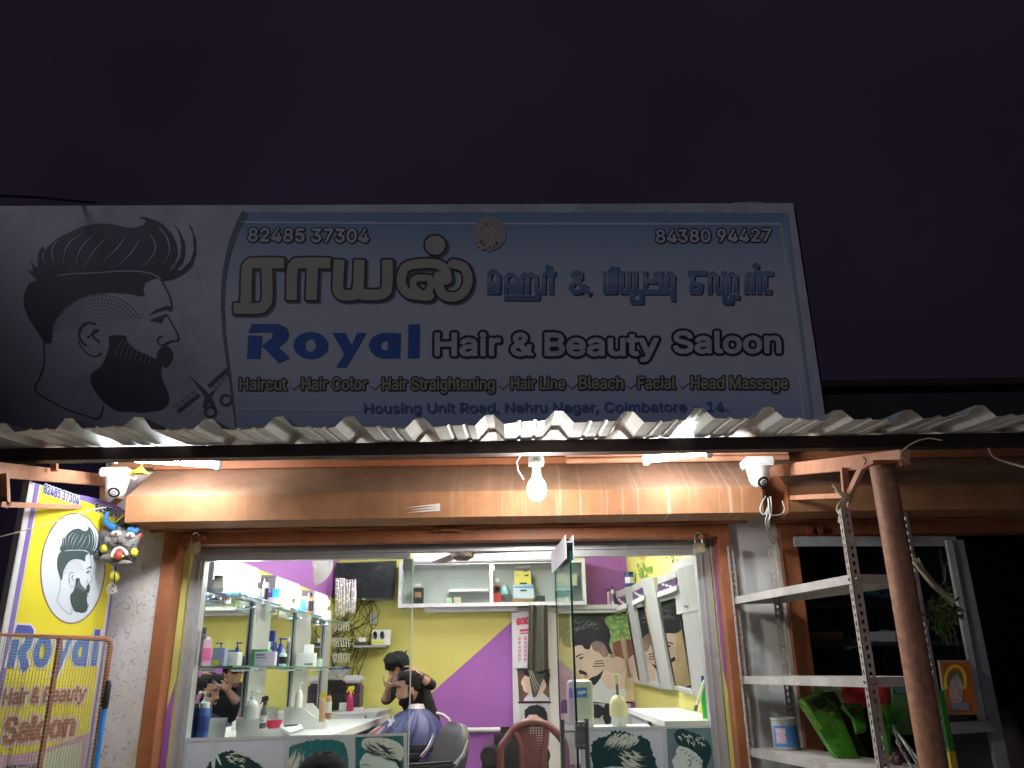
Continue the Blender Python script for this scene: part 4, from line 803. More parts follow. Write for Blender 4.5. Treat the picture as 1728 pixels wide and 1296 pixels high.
solo('red_bag', b, M('red_cloth', (.60, .03, .03), .6, 0, .3, 20, .4), 'crumpled red bag on the rack behind the front slotted post', 'bag', smooth=True)
b = MB(); hp = at(1497, 1262, 3.6)
for k in range(420):
    a_ = random.uniform(0, 6.28); r_ = random.uniform(0, 1) ** .5; tp = at(1497 + 32 * r_ * math.cos(a_), 1210 + 26 * r_ * math.sin(a_), 3.6 + random.uniform(-.07, .07)); b0 = hp + V((random.uniform(-.012, .012), random.uniform(-.012, .012), .05)); b.tube([b0, b0.lerp(tp, .55) + V((random.uniform(-.01, .01), 0, .01)), tp], .0011, 3, False)
t = thing('green_brush', 'bright green bristle brush standing behind the pipe post', 'brush', hp - V((0, 0, .06))); obj('bristles', b, M('green_bristle', (.07, .36, .03), .5, 0, .4, 30), t)
b = MB(); b.tube([hp - V((0, 0, .06)), hp, hp + V((0, 0, .07))], [.014, .016, .022], 10); obj('handle', b, GREEN, t, smooth=True)
b = MB()
for (x0, y0, Y0, x1, y1, Y1) in ((1508, 1226, 3.5, 1518, 1258, 3.42), (1510, 1230, 3.5, 1553, 1285, 3.38), (1516, 1238, 3.5, 1549, 1290, 3.4), (1512, 1250, 3.45, 1540, 1296, 3.4)): b.tube([at(x0, y0, Y0), at(x1, y1, Y1)], .0055, 8)
solo('metal_tongs', b, STEEL, 'steel tongs lying on the rack between the front post and the pipe post', 'tongs', smooth=True)
b = MB()
for k in range(26): q = onz(random.uniform(1488, 1535), random.uniform(1270, 1292), zsh); b.ball(q + V((0, 0, .015)), (random.uniform(.02, .04), .02, .018), 8, 6, Euler((0, random.uniform(-.4, .4), random.uniform(0, 3))).to_matrix())
solo('crumpled_bag', b, M('brown_bag', (.13, .06, .05), .5, 0, .5, 30, .5), 'crumpled dark brown bag under the tongs on the lowest shelf', 'bag', smooth=True)
b = MB(); b.slab([at(1368, 1153, 4.15), at(1462, 1153, 4.1), at(1466, 1186, 4.1), at(1384, 1186, 4.15)], (0, .03, 0)); solo('green_box', b, M('pale_green_card', (.18, .28, .10), .6, 0, .4, 30), 'pale green patterned packet behind the broom packets', 'box')
t = thing('green_book', 'green booklet half hidden behind the pipe post', 'booklet', at(1505, 1240, 3.9)); pl = PY(3.9); b = MB(); b.slab([at(1506, 1156, 3.9), at(1560, 1156, 3.9), at(1564, 1240, 3.9), at(1508, 1240, 3.9)], (0, .02, 0)); obj('cover', b, M('booklet_green', (.10, .20, .06), .5, 0, .3, 15), t)
b = MB(); b.flat(pl, [(1508, 1158), (1558, 1158), (1558, 1171), (1508, 1171)], .001); obj('title_band', b, M('booklet_dark', (.02, .07, .05), .5), t)
b = MB(); b.text(pl, 'VISW', rect(1510, 1160, 1532, 1169), .002, .02); obj('title', b, M('booklet_teal', (.2, .45, .42), .5), t)
b = MB(); b.bx(at(1498, 1240, 4.0), at(1504, 1152, 4.02)); solo('red_ledger', b, M('dull_red_card', (.22, .05, .04), .6), 'thin dull red book standing beside the green booklet', 'book')
b = MB(); pts = [(1545, 945), (1555, 960), (1575, 985), (1610, 1018)]
for k in range(11):
    o = random.uniform(-6, 6), random.uniform(-4, 4); b.tube([at(x + o[0] * (1 - i * .2), y + o[1] + random.uniform(-3, 3), 3.30 - .01 * k * .3) for i, (x, y) in enumerate(pts)], .0035, 5)
solo('dry_stalks', b, M('straw', (.48, .44, .26), .8, 0, .3, 30), 'bunch of dry pale stalks tied to the far slotted post', 'stalks')
b = MB()
for k in range(130):
    x, y = random.gauss(1590, 12), random.gauss(1032, 13); c_ = at(x, y, 3.36 + random.uniform(-.05, .05)); dv = V((random.uniform(-1, 1), random.uniform(-.6, .6), random.uniform(-1, .6))).normalized(); sd = dv.cross(V((0, 1, 0))).normalized() * .007; b.add([c_, c_ + dv * .018 + sd, c_ + dv * .042, c_ + dv * .018 - sd], [(0, 1, 2, 3)])
for k in range(14):
    x = random.uniform(1582, 1600); b.tube([at(x, 1035, 3.36), at(x + random.uniform(-8, 8), 1062, 3.36), at(x + random.uniform(0, 18), 1085 + random.uniform(-10, 6), 3.36)], .0015, 4)
b.tube([at(1588, 988, 3.35), at(1594, 980, 3.35), at(1596, 968, 3.35), at(1594, 958, 3.35), at(1598, 950, 3.35)], .002, 5); b.tube([at(1590, 1020, 3.35), at(1588, 1000, 3.35), at(1588, 988, 3.35)], .002, 5)
solo('hanging_herbs', b, M('wilted_leaf', (.12, .18, .04), .7, 0, .5, 30), 'wilted green herb bunch hanging on the far slotted post', 'herbs')
b = MB(); b.bar(at(1587, 1165, 3.32), at(1611, 1300, 3.32), .012, .02); b.mat(1).bar(at(1605, 1268, 3.318), at(1612, 1310, 3.318), .016, .024); solo('green_stick', b, [M('green_stick_paint', (.05, .30, .03), .5), YELP], 'thin green stick with a yellow foot beside the far slotted post', 'stick')
# ------------------------------------------------------------------ dark neighbouring shop
nb = thing('neighbour_shop', 'unlit neighbouring shop with a rust brown door frame', 'shop', (3.0, 4.4, 0))
nx0 = at(1315, 905, 4.38).x
b = MB(); b.bx((nx0, 4.36, .005), (nx0 + .085, 4.48, zb0)); obj('frame_post', b, RUST, nb)
b = MB(); b.bx((nx0, 4.36, zb0), (4.6, 4.48, zt0 + .02)); obj('frame_head', b, RUST, nb)
b = MB()
for px in (1366, 1384): p = at(px, 895, 4.345); b.box(p, (.03, .03, .04), None, .004)
b.bar(at(1352, 905, 4.35), at(1400, 905, 4.35), .01, .02); obj('latch', b, RUST, nb)
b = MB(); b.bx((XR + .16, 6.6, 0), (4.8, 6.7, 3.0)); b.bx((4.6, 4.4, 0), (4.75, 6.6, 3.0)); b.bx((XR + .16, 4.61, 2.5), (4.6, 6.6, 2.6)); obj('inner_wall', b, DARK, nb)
b = MB()
for z in (at(1440, 1085, 4.95).z, at(1440, 1020, 4.95).z): b.bx((wpR + .02, 4.80, z - .02), (2.55, 5.05, z))
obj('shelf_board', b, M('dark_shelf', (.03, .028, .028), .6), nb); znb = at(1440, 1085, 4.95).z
wf = thing('window_frame', 'grey aluminium window frame standing in the dark shop front', 'window', at(1690, 1250, 4.2))
b = MB(); A_, B_ = at(1600, 912, 4.2), at(1660, 1230, 4.2); b.bar(A_, B_, .03, .025, up=(0, 1, 0)); obj('stile', b, ALU, wf)
b = MB(); b.bar(at(1612, 912, 4.22), at(1690, 1300, 4.22), .06, .045, up=(0, 1, 0)); b.bar(at(1340, 914, 4.24), at(1612, 914, 4.24), .05, .03, up=(0, 1, 0)); b.bar(at(1560, 1232, 4.2), at(1672, 1224, 4.2), .045, .05); obj('outer_frame', b, ALUD, wf)
b = MB(); b.slab([at(1470, 925, 4.235), at(1598, 925, 4.235), at(1655, 1222, 4.235), at(1500, 1222, 4.235)], (0, .004, 0)); obj('pane', b, GLASS, wf)
b = MB(); b.slab([at(1560, 1238, 4.23), at(1675, 1238, 4.23), at(1690, 1310, 4.23), at(1575, 1310, 4.23)], (0, .02, 0)); obj('lower_panel', b, M('dark_grey_panel', (.06, .06, .07), .35, .2, .2, 5), wf)
t = thing('framed_print', 'orange framed devotional print leaning in the dark window', 'picture', at(1620, 1206, 4.15)); pl = PY(4.15)
b = MB(); b.slab([pl(1585, 1114), pl(1637, 1114), pl(1652, 1206), pl(1598, 1206)], (0, .02, 0)); obj('frame', b, M('print_frame', (.3, .22, .12), .5), t)
b = MB(); b.flat(pl, [(1588, 1117), (1635, 1117), (1649, 1203), (1601, 1203)], .001); obj('print', b, M('print_orange', (.42, .11, .02), .35, 0, .35, 12), t)
b = MB(); b.mat(0).stroke(pl, [(1612 + 17 * math.cos(rad(a_)), 1150 + 26 * math.sin(rad(a_))) for a_ in range(150, 400, 15)], 5, .002); b.mat(1).flat(pl, el(1613, 1152, 13, 20), .0026); b.mat(2).flat(pl, smooth([(1608, 1142), (1613, 1136), (1618, 1142), (1625, 1158), (1622, 1185), (1606, 1185), (1602, 1160)], 2), .003); b.mat(3).flat(pl, [(1604, 1186), (1634, 1186), (1637, 1198), (1606, 1198)], .0034)
obj('figure_print', b, [YELP, M('print_green', (.12, .15, .05), .5), M('print_pale', (.40, .30, .25), .5, 0, .5, 40), M('print_blue_grey', (.2, .24, .3), .5, 0, .3, 20)], t)
def carton(x0, y0, x1, y1, Y, dep, mat, lab, zb=None, cat='box', name='carton', group=None, deco=None):
    a_, c_ = at(x0, y1, Y), at(x1, y1, Y); h_ = (y1 - y0) * mpp(a_); z = a_.z if zb is None else zb
    b = MB(); b.bx((a_.x, Y, z), (c_.x, Y + dep, z + h_), .003)
    if deco:
        pl = PY(Y)
        for m_, sh in deco[1]:
            b.mat(m_)
            for s_ in sh:
                if isinstance(s_, tuple): b.text(pl, s_[0], s_[1], .0015, .02)
                else: b.flat(pl, s_, .001)
        return solo(name, b, [mat] + deco[0], lab, cat, group)
    return solo(name, b, mat, lab, cat, group)
carton(1370, 1078, 1427, 1096, 4.85, .15, M('brown_carton', (.24, .15, .09), .7, 0, .2, 20), 'long brown carton on the dark shop shelf left of the rack post', znb)
carton(1469, 1079, 1516, 1096, 4.85, .15, WHITE, 'long white carton on the dark shop shelf beside the pipe post', znb, deco=([SINK], [(1, [[(1473, 1082), (1486, 1082), (1486, 1085), (1473, 1085)], [(1474, 1087), (1492, 1087), (1492, 1089), (1474, 1089)]])]))
carton(1518, 1079, 1560, 1096, 4.85, .15, WHITE, 'white carton on the dark shop shelf partly hidden by the pipe post', znb)
carton(1560, 1062, 1568, 1094, 4.85, .1, M('cream_card', (.5, .46, .38), .7), 'small cream carton on the dark shop shelf right of the pipe post', znb)
b = MB()
for k in range(16): b.ball(at(random.uniform(1486, 1518), random.uniform(1066, 1076), 4.9), (random.uniform(.02, .04), .03, random.uniform(.012, .025)), 7, 5, Euler((0, random.uniform(-.6, .6), random.uniform(0, 3))).to_matrix())
solo('plastic_wrap', b, M('cloudy_plastic', (.35, .34, .36), .25, 0, .4, 30, .3), 'crumpled clear plastic wrap on top of the long white carton', 'plastic wrap')
b = MB()
for k in range(12): b.ball(at(random.uniform(1428, 1446), random.uniform(1080, 1092), 4.9), (random.uniform(.02, .03), .03, .02), 7, 5)
solo('plastic_bag', b, M('cloudy_plastic', 0), 'small clear bag between the two cartons on the dark shelf', 'plastic bag')
b = MB()
for k in range(14): b.ball(at(random.uniform(1420, 1505), random.uniform(992, 1006), 4.9), (random.uniform(.03, .06), .03, .018), 7, 5, Euler((0, random.uniform(-.3, .3), 0)).to_matrix())
solo('teal_packets', b, M('teal_packet', (.05, .20, .22), .3, 0, .5, 30, .3), 'heap of dark teal packets on the upper shelf of the dark shop', 'packets')
b = MB(); b.lathe(at(1715, 1310, 5.5), [(.09, 0), (.09, .2), (.06, .32), (.03, .38)], 16); solo('clay_pot', b, M('dull_brown', (.10, .07, .06), .8), 'dull brown pot standing in the dark at the right edge', 'pot', smooth=True)
# ------------------------------------------------------------------ aluminium shop front and glass
YS = 4.53
sf = thing('glass_shopfront', 'aluminium shop front with fixed clear glass panes and an open doorway', 'shop front', (-.35, YS, FZ))
sx0, sx1 = frL + .105, frR - .08
zA, zB_, zC = at(760, 921, YS).z, at(500, 945, YS).z, at(760, 930, YS).z
b = MB(); b.bx((sx0 - .02, 4.50, zA), (sx1 + .02, 4.60, zb0 + .06)); obj('top_channel', b, ALUD, sf)
b = MB(); b.bx((sx0, 4.515, zB_), (at(692, 940, YS).x, 4.565, zA)); b.bx((at(692, 940, YS).x, 4.515, zC - .005), (at(962, 935, YS).x, 4.56, zA)); b.bx((at(962, 935, YS).x, 4.515, zB_ - .006), (sx1, 4.565, zA)); b.bx((sx0, 4.50, zB_ + .03), (sx1, 4.514, zB_ + .036)); obj('head_rail', b, ALU, sf)
b = MB(); b.bx((sx0, 4.505, FZ), (sx0 + .072, 4.575, zB_)); b.bx((sx0 + .045, 4.497, FZ), (sx0 + .052, 4.505, zB_)); obj('stile', b, ALU, sf)
b = MB(); b.bx((sx1 - .075, 4.505, FZ), (sx1, 4.575, zB_)); b.bx((sx1 - .05, 4.497, FZ), (sx1 - .043, 4.505, zB_)); obj('stile', b, ALU, sf)
gx1 = at(692, 1130, YS).x; gx2 = at(967, 1130, YS).x
b = MB(); b.bx((sx0 + .072, 4.534, FZ), (gx1, 4.544, zB_)); obj('glass_pane', b, GLASS, sf)
b = MB(); b.bx((gx2, 4.534, FZ), (sx1 - .075, 4.544, zB_)); obj('glass_pane', b, GLASS, sf)
b = MB(); 
for x in (gx1 + .002, gx2 - .004): b.bx((x - .0025, 4.532, FZ), (x + .0025, 4.546, zB_))
obj('polished_edge', b, M('glass_edge_pale', (.55, .68, .62), .2, 0, .05), sf)
b = MB(); p = at(692, 950, YS); b.box(p + V((-.012, 0, -.01)), (.05, .03, .06), None, .003); obj('patch_fitting', b, ALUD, sf)
# open glass door, edge-on to the viewer
dn, df_ = V((.262, 3.87, 0)), V((.222, 4.53, 0)); dz1 = at(935, 912, 3.87).z
dr = thing('glass_door', 'frameless glass door standing open edge on towards the street', 'door', V((df_.x, df_.y, FZ)))
du = (dn - df_).normalized(); dnn = V((-du.y, du.x, 0))
b = MB(); q = [df_ + dnn * -.004 + V((0, 0, FZ + .02)), dn + dnn * -.004 + V((0, 0, FZ + .02)), dn + dnn * -.004 + V((0, 0, dz1)), df_ + dnn * -.004 + V((0, 0, dz1))]; b.slab(q, dnn * .008); obj('glass_pane', b, GLASSG, dr)
b = MB(); b.bar(dn + du * .0015 + V((0, 0, FZ + .02)), dn + du * .0015 + V((0, 0, dz1 - .05)), .003, .0095, up=dnn); b.bar(df_ - du * .0 + V((0, 0, FZ + .02)), df_ + V((0, 0, dz1)), .003, .0085, up=dnn); obj('glass_edge', b, M('glass_edge_dark', (.006, .03, .026), .15, 0, 0), dr)
b = MB()
for o in (-.018, .018): b.bar(df_ + dnn * o + V((0, 0, dz1 - .03)), dn + dnn * o + V((0, 0, dz1 - .03)), .004, .11)
b.bar(df_ + V((0, 0, dz1 - .008)), dn + V((0, 0, dz1 - .008)), .034, .004); obj('top_rail', b, ALU, dr)
hc = dn - du * .085; hz0, hz1 = at(928, 1296, 3.95).z - .2, at(928, 1214, 3.95).z
b = MB()
for o in (-.055, .055): b.tube([hc + dnn * o + V((0, 0, hz0)), hc + dnn * o + V((0, 0, hz1))], .0115, 14)
for z in (hz1 - .05, hz0 + .05): b.tube([hc - dnn * .055 + V((0, 0, z)), hc + dnn * .055 + V((0, 0, z))], .006, 10)
obj('pull_handle', b, STEEL, dr, smooth=True)
zl = at(948, 1240, 3.92).z
b = MB(); b.bx(V((dn.x - .006, dn.y - .012, zl - .055)), V((dn.x + .04, dn.y + .10, zl + .055)), .003); b.mat(1)
for a_ in (-.04, .04): b.ball((dn.x + .008, dn.y - .013, zl + a_), .004); b.ball((dn.x + .03, dn.y - .013, zl + a_), .004)
obj('lock', b, [M('dull_lock_steel', (.22, .21, .20), .45, .5, .3, 30), STEEL], dr)
# ------------------------------------------------------------------ hair style prints stuck to the glass
PG = PY(4.531); PBG = M('print_lavender_grey', (.60, .62, .68), .5, 0, .04, 4); PTL = M('print_teal', (.02, .16, .15), .5, 0, .4, 60); PDT = M('print_deep_teal', (.008, .045, .045), .5, 0, .3, 40); PCR = M('print_cream_hair', (.62, .66, .52), .5, 0, .15, 50); PSK = M('print_pale_skin', (.62, .70, .62), .5, 0, .06, 20); PTG = M('print_teal_grey', (.13, .22, .23), .5, 0, .25, 6); FRM = M('print_white_frame', (.52, .54, .54), .5, 0, .05)
def spikes(b, pts, lift, jit=3, dens=5):
    out = []
    for i in range(len(pts) - 1):
        (x0, y0), (x1, y1) = pts[i], pts[i + 1]; l = math.hypot(x1 - x0, y1 - y0) or 1
        for k in range(dens):
            s = k / dens; o = random.uniform(-jit * .3, jit) if k % 2 else random.uniform(-jit * .4, jit * .1); out.append((x0 + (x1 - x0) * s + (y1 - y0) / l * o, y0 + (y1 - y0) * s - (x1 - x0) / l * o))
    return out
def lock(b, pl, a, c, w_, bend, lift):
    mx, my = (a[0] + c[0]) / 2 + bend * (c[1] - a[1]), (a[1] + c[1]) / 2 - bend * (c[0] - a[0]); P = smooth([a, (mx, my), c], 3, False); b.stroke(pl, P, [w_ * (1 - abs(2 * i / (len(P) - 1) - .7)) + .25 for i in range(len(P))], lift)
yb_ = 1345
def poster(lab, q, bgm, builder, mats, group='hair style prints on the shop window'):
    b0 = PG((q[0][0] + q[1][0]) / 2, yb_)
    t = thing('hairstyle_poster', lab, 'poster', b0, group); b = MB(); b.slab([PG(x, y, .0012) for x, y in q], -PG.n * .001); obj('sheet', b, bgm, t)
    b = MB(); builder(b); obj('portrait', b, mats, t)
    b = MB(); b.stroke(PG, q, 5, .0035, closed=True); obj('border', b, FRM, t)
def pA(b):
    P = [(345, 1345), (348, 1296), (352, 1290), (360, 1275), (372, 1271), (388, 1267), (396, 1268), (405, 1273), (414, 1277), (424, 1281), (432, 1287), (441, 1293), (446, 1300), (452, 1345)]
    b.mat(0).flat(PG, spikes(b, P, 0, 3), .002); b.mat(1)
    for k in range(16): x = 380 + random.uniform(0, 28); y = 1271 + random.uniform(0, 22); lock(b, PG, (x, y), (x + random.uniform(6, 16), y + random.uniform(2, 7)), 2.2, .2, .003 + k * .00005)
    b.mat(2).flat(PG, [(354, 1250), (361, 1250), (374, 1292), (371, 1290), (364, 1278), (361, 1310), (357, 1290)], .0045)
def pB(b):
    P = [(486, 1345), (486, 1266), (490, 1260), (500, 1256), (515, 1252), (530, 1249), (560, 1247), (578, 1252), (584, 1262), (588, 1280), (589, 1345)]
    b.mat(0).flat(PG, spikes(b, P, 0, 2.5), .002); b.mat(1)
    for k in range(34): x = 486 + random.uniform(0, 34); lock(b, PG, (x - random.uniform(0, 8), 1300 + random.uniform(-8, 6)), (x + random.uniform(3, 12), 1258 + random.uniform(0, 22) + (x - 486) * .25), 2.6, random.uniform(-.1, .15), .003 + k * .00004)
def pC(b):
    f = lambda P: [(540 + x / 5.4, 1080 + y / 5.4) for x, y in P]; b.mat(2).flat(PG, f([(360, 1110), (395, 1050), (420, 1030), (560, 1050), (690, 1080), (730, 1130), (745, 1400), (420, 1400), (375, 1250), (372, 1180)]), .002)
    b.mat(1).flat(PG, f(smooth([(378, 950), (395, 905), (450, 890), (560, 890), (660, 910), (730, 950), (768, 1010), (740, 1100), (690, 1080), (600, 1060), (560, 1040), (450, 1020), (390, 980)], 2)), .003); b.mat(0)
    for k in range(22): x = random.uniform(395, 590); y = 915 + random.uniform(0, 75) + (x - 395) * .12; lock(b, PG, *f([(x, y), (x + random.uniform(90, 160), y + random.uniform(10, 75))]), 1.3, -.22, .004 + k * .00004)
    b.mat(3).stroke(PG, f([(375, 1140), (410, 1132), (450, 1142)]), 1.5, .0045); b.mat(0).flat(PG, f([(560, 1070), (700, 1085), (735, 1130), (742, 1200), (690, 1110), (600, 1085)]), .0042)
def pD(b):
    f = lambda P: [(960 + x / 5.76, 1190 + y / 5.76) for x, y in P]
    P = f([(235, 900), (230, 560), (215, 490), (228, 370), (300, 315), (370, 300), (430, 255), (560, 265), (680, 300), (780, 345), (800, 420), (830, 500), (860, 620), (850, 900)])
    b.mat(0).flat(PG, spikes(b, P, 0, 4, 6), .002); b.mat(2).flat(PG, f([(330, 611), (420, 595), (520, 600), (640, 615), (760, 640), (740, 900), (330, 900)]), .0024); b.mat(1)
    for k in range(46): x = random.uniform(370, 640); lock(b, PG, *f([(x + random.uniform(20, 70), random.uniform(265, 330)), (x - random.uniform(0, 60), random.uniform(360, 440))]), 3.0, random.uniform(-.15, .15), .003 + k * .00004)
    for k in range(26): x = random.uniform(480, 640); y = random.uniform(440, 560); lock(b, PG, *f([(x, y), (x + random.uniform(80, 160), y + random.uniform(10, 70))]), 2.6, -.15, .0052 + k * .00003)
def pE(b):
    f = lambda P: [(960 + x / 5.76, 1190 + y / 5.76) for x, y in P]
    b.mat(2).flat(PG, f([(1040, 440), (1070, 392), (1150, 410), (1240, 470), (1300, 530), (1290, 620), (1250, 700), (1150, 760), (1050, 700), (1020, 620), (1010, 560), (997, 545), (1035, 490)]), .002)
    b.mat(0).flat(PG, spikes(b, f([(1070, 392), (1040, 350), (1022, 290), (1040, 245), (1090, 232), (1200, 265), (1300, 310), (1370, 380), (1390, 470), (1360, 560), (1310, 640), (1300, 530), (1240, 470), (1150, 410)]), 0, 2.5), .0026); b.mat(1)
    for k in range(24): x = random.uniform(1040, 1320); y = 265 + (x - 1040) * .22 + random.uniform(-10, 70); lock(b, PG, *f([(x, y), (x + random.uniform(10, 40), y + random.uniform(25, 60))]), 1.5, .2, .0035 + k * .00004)
    b.mat(3)
    for k in range(6): x, y = 1090 + k * 36, 430 + k * 26; b.stroke(PG, f([(x, y + 14), (x + 22, y - 4)]), 1.6, .0045)
    b.stroke(PG, f([(1020, 480), (1050, 470)]), 2, .0045); b.stroke(PG, f(smooth([(1150, 540), (1180, 530), (1185, 570), (1160, 600)], 3, False)), 1.5, .0045)
PM = [PDT, PCR, PSK, PTG, PTL]
poster('window print of dark tousled hair with scissors on pale lavender', [(314, 1249), (481, 1244), (481, yb_), (300, yb_)], PBG, pA, [PDT, PCR, M('print_pale_scissors', (.55, .64, .64), .4)])
poster('window print of teal hair with blond spikes at its left side', [(485, 1244), (592, 1242), (592, yb_), (485, yb_)], FRM, pB, [PTL, PCR])
poster('window print of a face with swept white hair on teal', [(597, 1242), (684, 1239), (684, yb_), (597, yb_)], PTL, pC, [PDT, PCR, PSK, PTG])
poster('window print of spiky dark hair with blond top on pale lavender', [(982, 1230), (1119, 1228), (1124, yb_), (984, yb_)], PBG, pD, PM)
poster('window print of a profile with quiff and shaved lines on dark teal', [(1122, 1228), (1203, 1226), (1213, yb_), (1127, yb_)], PTG, pE, PM)
# ------------------------------------------------------------------ back wall: glass cabinet, television, photo wall
YW = YB - .006
kc = thing('glass_cabinet', 'long wall cabinet with sliding glass doors on the yellow back wall', 'cabinet', at(830, 1022, 8.4))
A = lambda x, y, Y=8.32: at(x, y, Y)
k0, k1 = A(679, 955), A(982, 946); kb = A(830, 1019).z; kt = A(830, 949).z
b = MB(); b.bx((k0.x, 8.34, kb - .02), (k1.x, 8.6, kb)); b.bx((k0.x, 8.34, kt), (k1.x, 8.6, kt + .02)); b.bx((k0.x - .02, 8.34, kb - .02), (k0.x, 8.6, kt + .02)); b.bx((k1.x, 8.34, kb - .02), (k1.x + .02, 8.6, kt + .02)); b.bx((k0.x, 8.575, kb), (k1.x, 8.59, kt)); obj('case', b, M('cabinet_grey', (.5, .52, .52), .5, 0, .06), kc)
b = MB(); xm = A(829, 980).x
for z in (kb - .005, kt + .005): b.bx((k0.x - .03, 8.315, z - .018), (k1.x + .03, 8.34, z + .018))
for x in (k0.x - .015, xm, k1.x + .012): b.bx((x - .016, 8.312, kb), (x + .016, 8.338, kt))
obj('door_frame', b, ALU, kc)
b = MB(); b.bx((k0.x, 8.345, kb), (xm, 8.349, kt)); b.bx((xm, 8.353, kb), (k1.x, 8.357, kt)); obj('glass_door', b, GLASS, kc)
b = MB(); zz = A(790, 995).z; b.bx((A(756, 990).x, 8.40, zz - .01), (A(824, 990).x, 8.57, zz + .015)); obj('inner_shelf', b, WHITE, kc)
zk = kb + .002
def box3(x0, y0, x1, y1, Y, dep, mats, lab, deco=None, z=zk, name='product_box', cat='box', group='boxes in the glass cabinet'): return carton(x0, y0, x1, y1, Y, dep, mats, lab, z, cat, name, group, deco)
def halves(x0, y0, x1, y1, m, k=.5, lab_=None): return ([m], [(1, [[(x0 + 1, y0 + 1), (x1 - 1, y0 + 1), (x1 - 1, y0 + (y1 - y0) * k), (x0 + 1, y0 + (y1 - y0) * k)]])])
box3(697, 984, 714, 1014, 8.45, .06, BLACK, 'black hair product box alone at the left of the glass cabinet', ([M('card_brown', (.3, .17, .08), .5, 0, .5, 40), WHITE], [(1, [[(700, 999), (711, 999), (711, 1008), (700, 1008)]]), (2, [[(699, 985), (712, 985), (709, 989), (702, 989)]])]))
box3(752, 1002, 762, 1014, 8.42, .06, M('card_pale_green', (.45, .6, .35), .6), 'small pale green box under the inner shelf of the cabinet')
box3(766, 1000, 778, 1013, 8.42, .06, M('card_beige', (.5, .45, .36), .6), 'small beige box under the inner shelf of the cabinet')
box3(833, 972, 846, 1003, 8.45, .06, RED, 'red and white hair colour box right of the cabinet divider', ([WHITE, BLACK], [(1, el(839, 979, 3.4, 3.6, 12) and [el(839, 979, 3.6, 3.8, 12)]), (2, [[(834, 990), (845, 990), (845, 1001), (834, 1001)]]), (1, [el(839, 994, 2.5, 3.5, 10)])]))
b = MB(); q = at(853, 1004, 8.45); b.lathe(q + V((0, 0, 0)), [(.05, 0), (.055, .03), (.04, .07), (.012, .11)], 9); bb_ = solo('foil_pouch', b, M('teal_foil', (.22, .42, .42), .3, .2, .4, 30, .2), 'crumpled teal pouch beside the red box in the cabinet', 'pouch', smooth=True)
zk3 = A(868, 1008, 8.45).z
box3(863, 1003, 900, 1012, 8.45, .12, M('card_brown', 0), 'flat brown box at the bottom of the stack in the cabinet', z=zk)
z1 = zk + 9 * mpp(A(880, 1000, 8.45)); box3(866, 980, 901, 1003, 8.45, .12, M('card_pale_blue', (.55, .62, .72), .5, 0, .05), 'pale blue and white facial kit box in the middle of the stack', ([M('card_blue', (.15, .35, .6), .5), SINK], [(1, [[(867, 989), (900, 988), (900, 993), (867, 992)]]), (2, [[(877, 983), (889, 983), (889, 986), (877, 986)], [(878, 995), (889, 995), (889, 998), (878, 998)]])]), z=z1)
z2 = z1 + 23 * mpp(A(880, 1000, 8.45)); box3(868, 955, 896, 978, 8.45, .12, M('card_yellow', (.72, .60, .12), .5, 0, .05), 'yellow facial kit box on top of the stack in the cabinet', ([SINK, WHITE], [(1, [[(883, 963), (892, 961), (893, 963), (884, 965)], [(871, 971), (875, 971), (875, 972), (871, 972)], [(885, 970), (892, 969), (892, 972), (885, 973)]]), (2, [[(869, 956), (895, 954), (895, 957), (869, 959)]])]), z=z2)
box3(905, 1000, 920, 1013, 8.42, .08, BLACK, 'small dark box beside the stacked kits in the cabinet')
box3(938, 1001, 961, 1011, 8.45, .12, WHITE, 'white flat box under the teal box at the right of the cabinet'); z1 = zk + 10 * mpp(A(950, 1000, 8.45))
box3(937, 982, 966, 1001, 8.45, .12, M('card_teal', (.13, .32, .36), .5, 0, .2, 20), 'dark teal box in the right stack of the cabinet', z=z1); z1 += 19 * mpp(A(950, 1000, 8.45)); box3(939, 962, 974, 981, 8.45, .12, M('card_cream', (.62, .58, .44), .5, 0, .1, 20), 'cream box on top of the right stack in the cabinet', z=z1)
b = MB(); b.bx((A(714, 1026).x, 8.40, A(780, 1031).z), (A(874, 1024).x, 8.6, A(780, 1022.5).z), .01); solo('wall_air_unit', b, M('grey_white_plastic', (.55, .55, .57), .4, 0, .03), 'long pale grey unit fixed under the glass cabinet', 'wall unit')
b = MB(); b.bx((A(696, 945, 7.6).x, 7.6, A(800, 947.5, 7.6).z), (A(948, 940, 7.6).x, 7.75, A(800, 938, 7.6).z + .03), .01); solo('loft_edge', b, M('pale_lilac_paint', (.60, .58, .64), .5, 0, .04), 'pale lilac beam crossing the room above the glass cabinet', 'beam')
fp = at(780, 938, 6.0); t = thing('ceiling_fan', 'brown ceiling fan hub just visible at the top of the doorway', 'fan', fp); b = MB(); b.lathe(fp, [(.01, -.035), (.05, -.03), (.085, -.01), (.09, .02), (.06, .05), (.02, .07), (.015, .5)], 24); obj('hub', b, M('fan_brown', (.16, .12, .10), .35, .2, .1), t, smooth=True)
b = MB()
for k in range(3): a_ = rad(-8 + 120 * k); dx = V((math.cos(a_), math.sin(a_), 0)); b.bar(fp + dx * .08 + V((0, 0, .02)), fp + dx * .6 + V((0, 0, .025)), .11, .006)
obj('blade', b, M('fan_brown', 0), t)
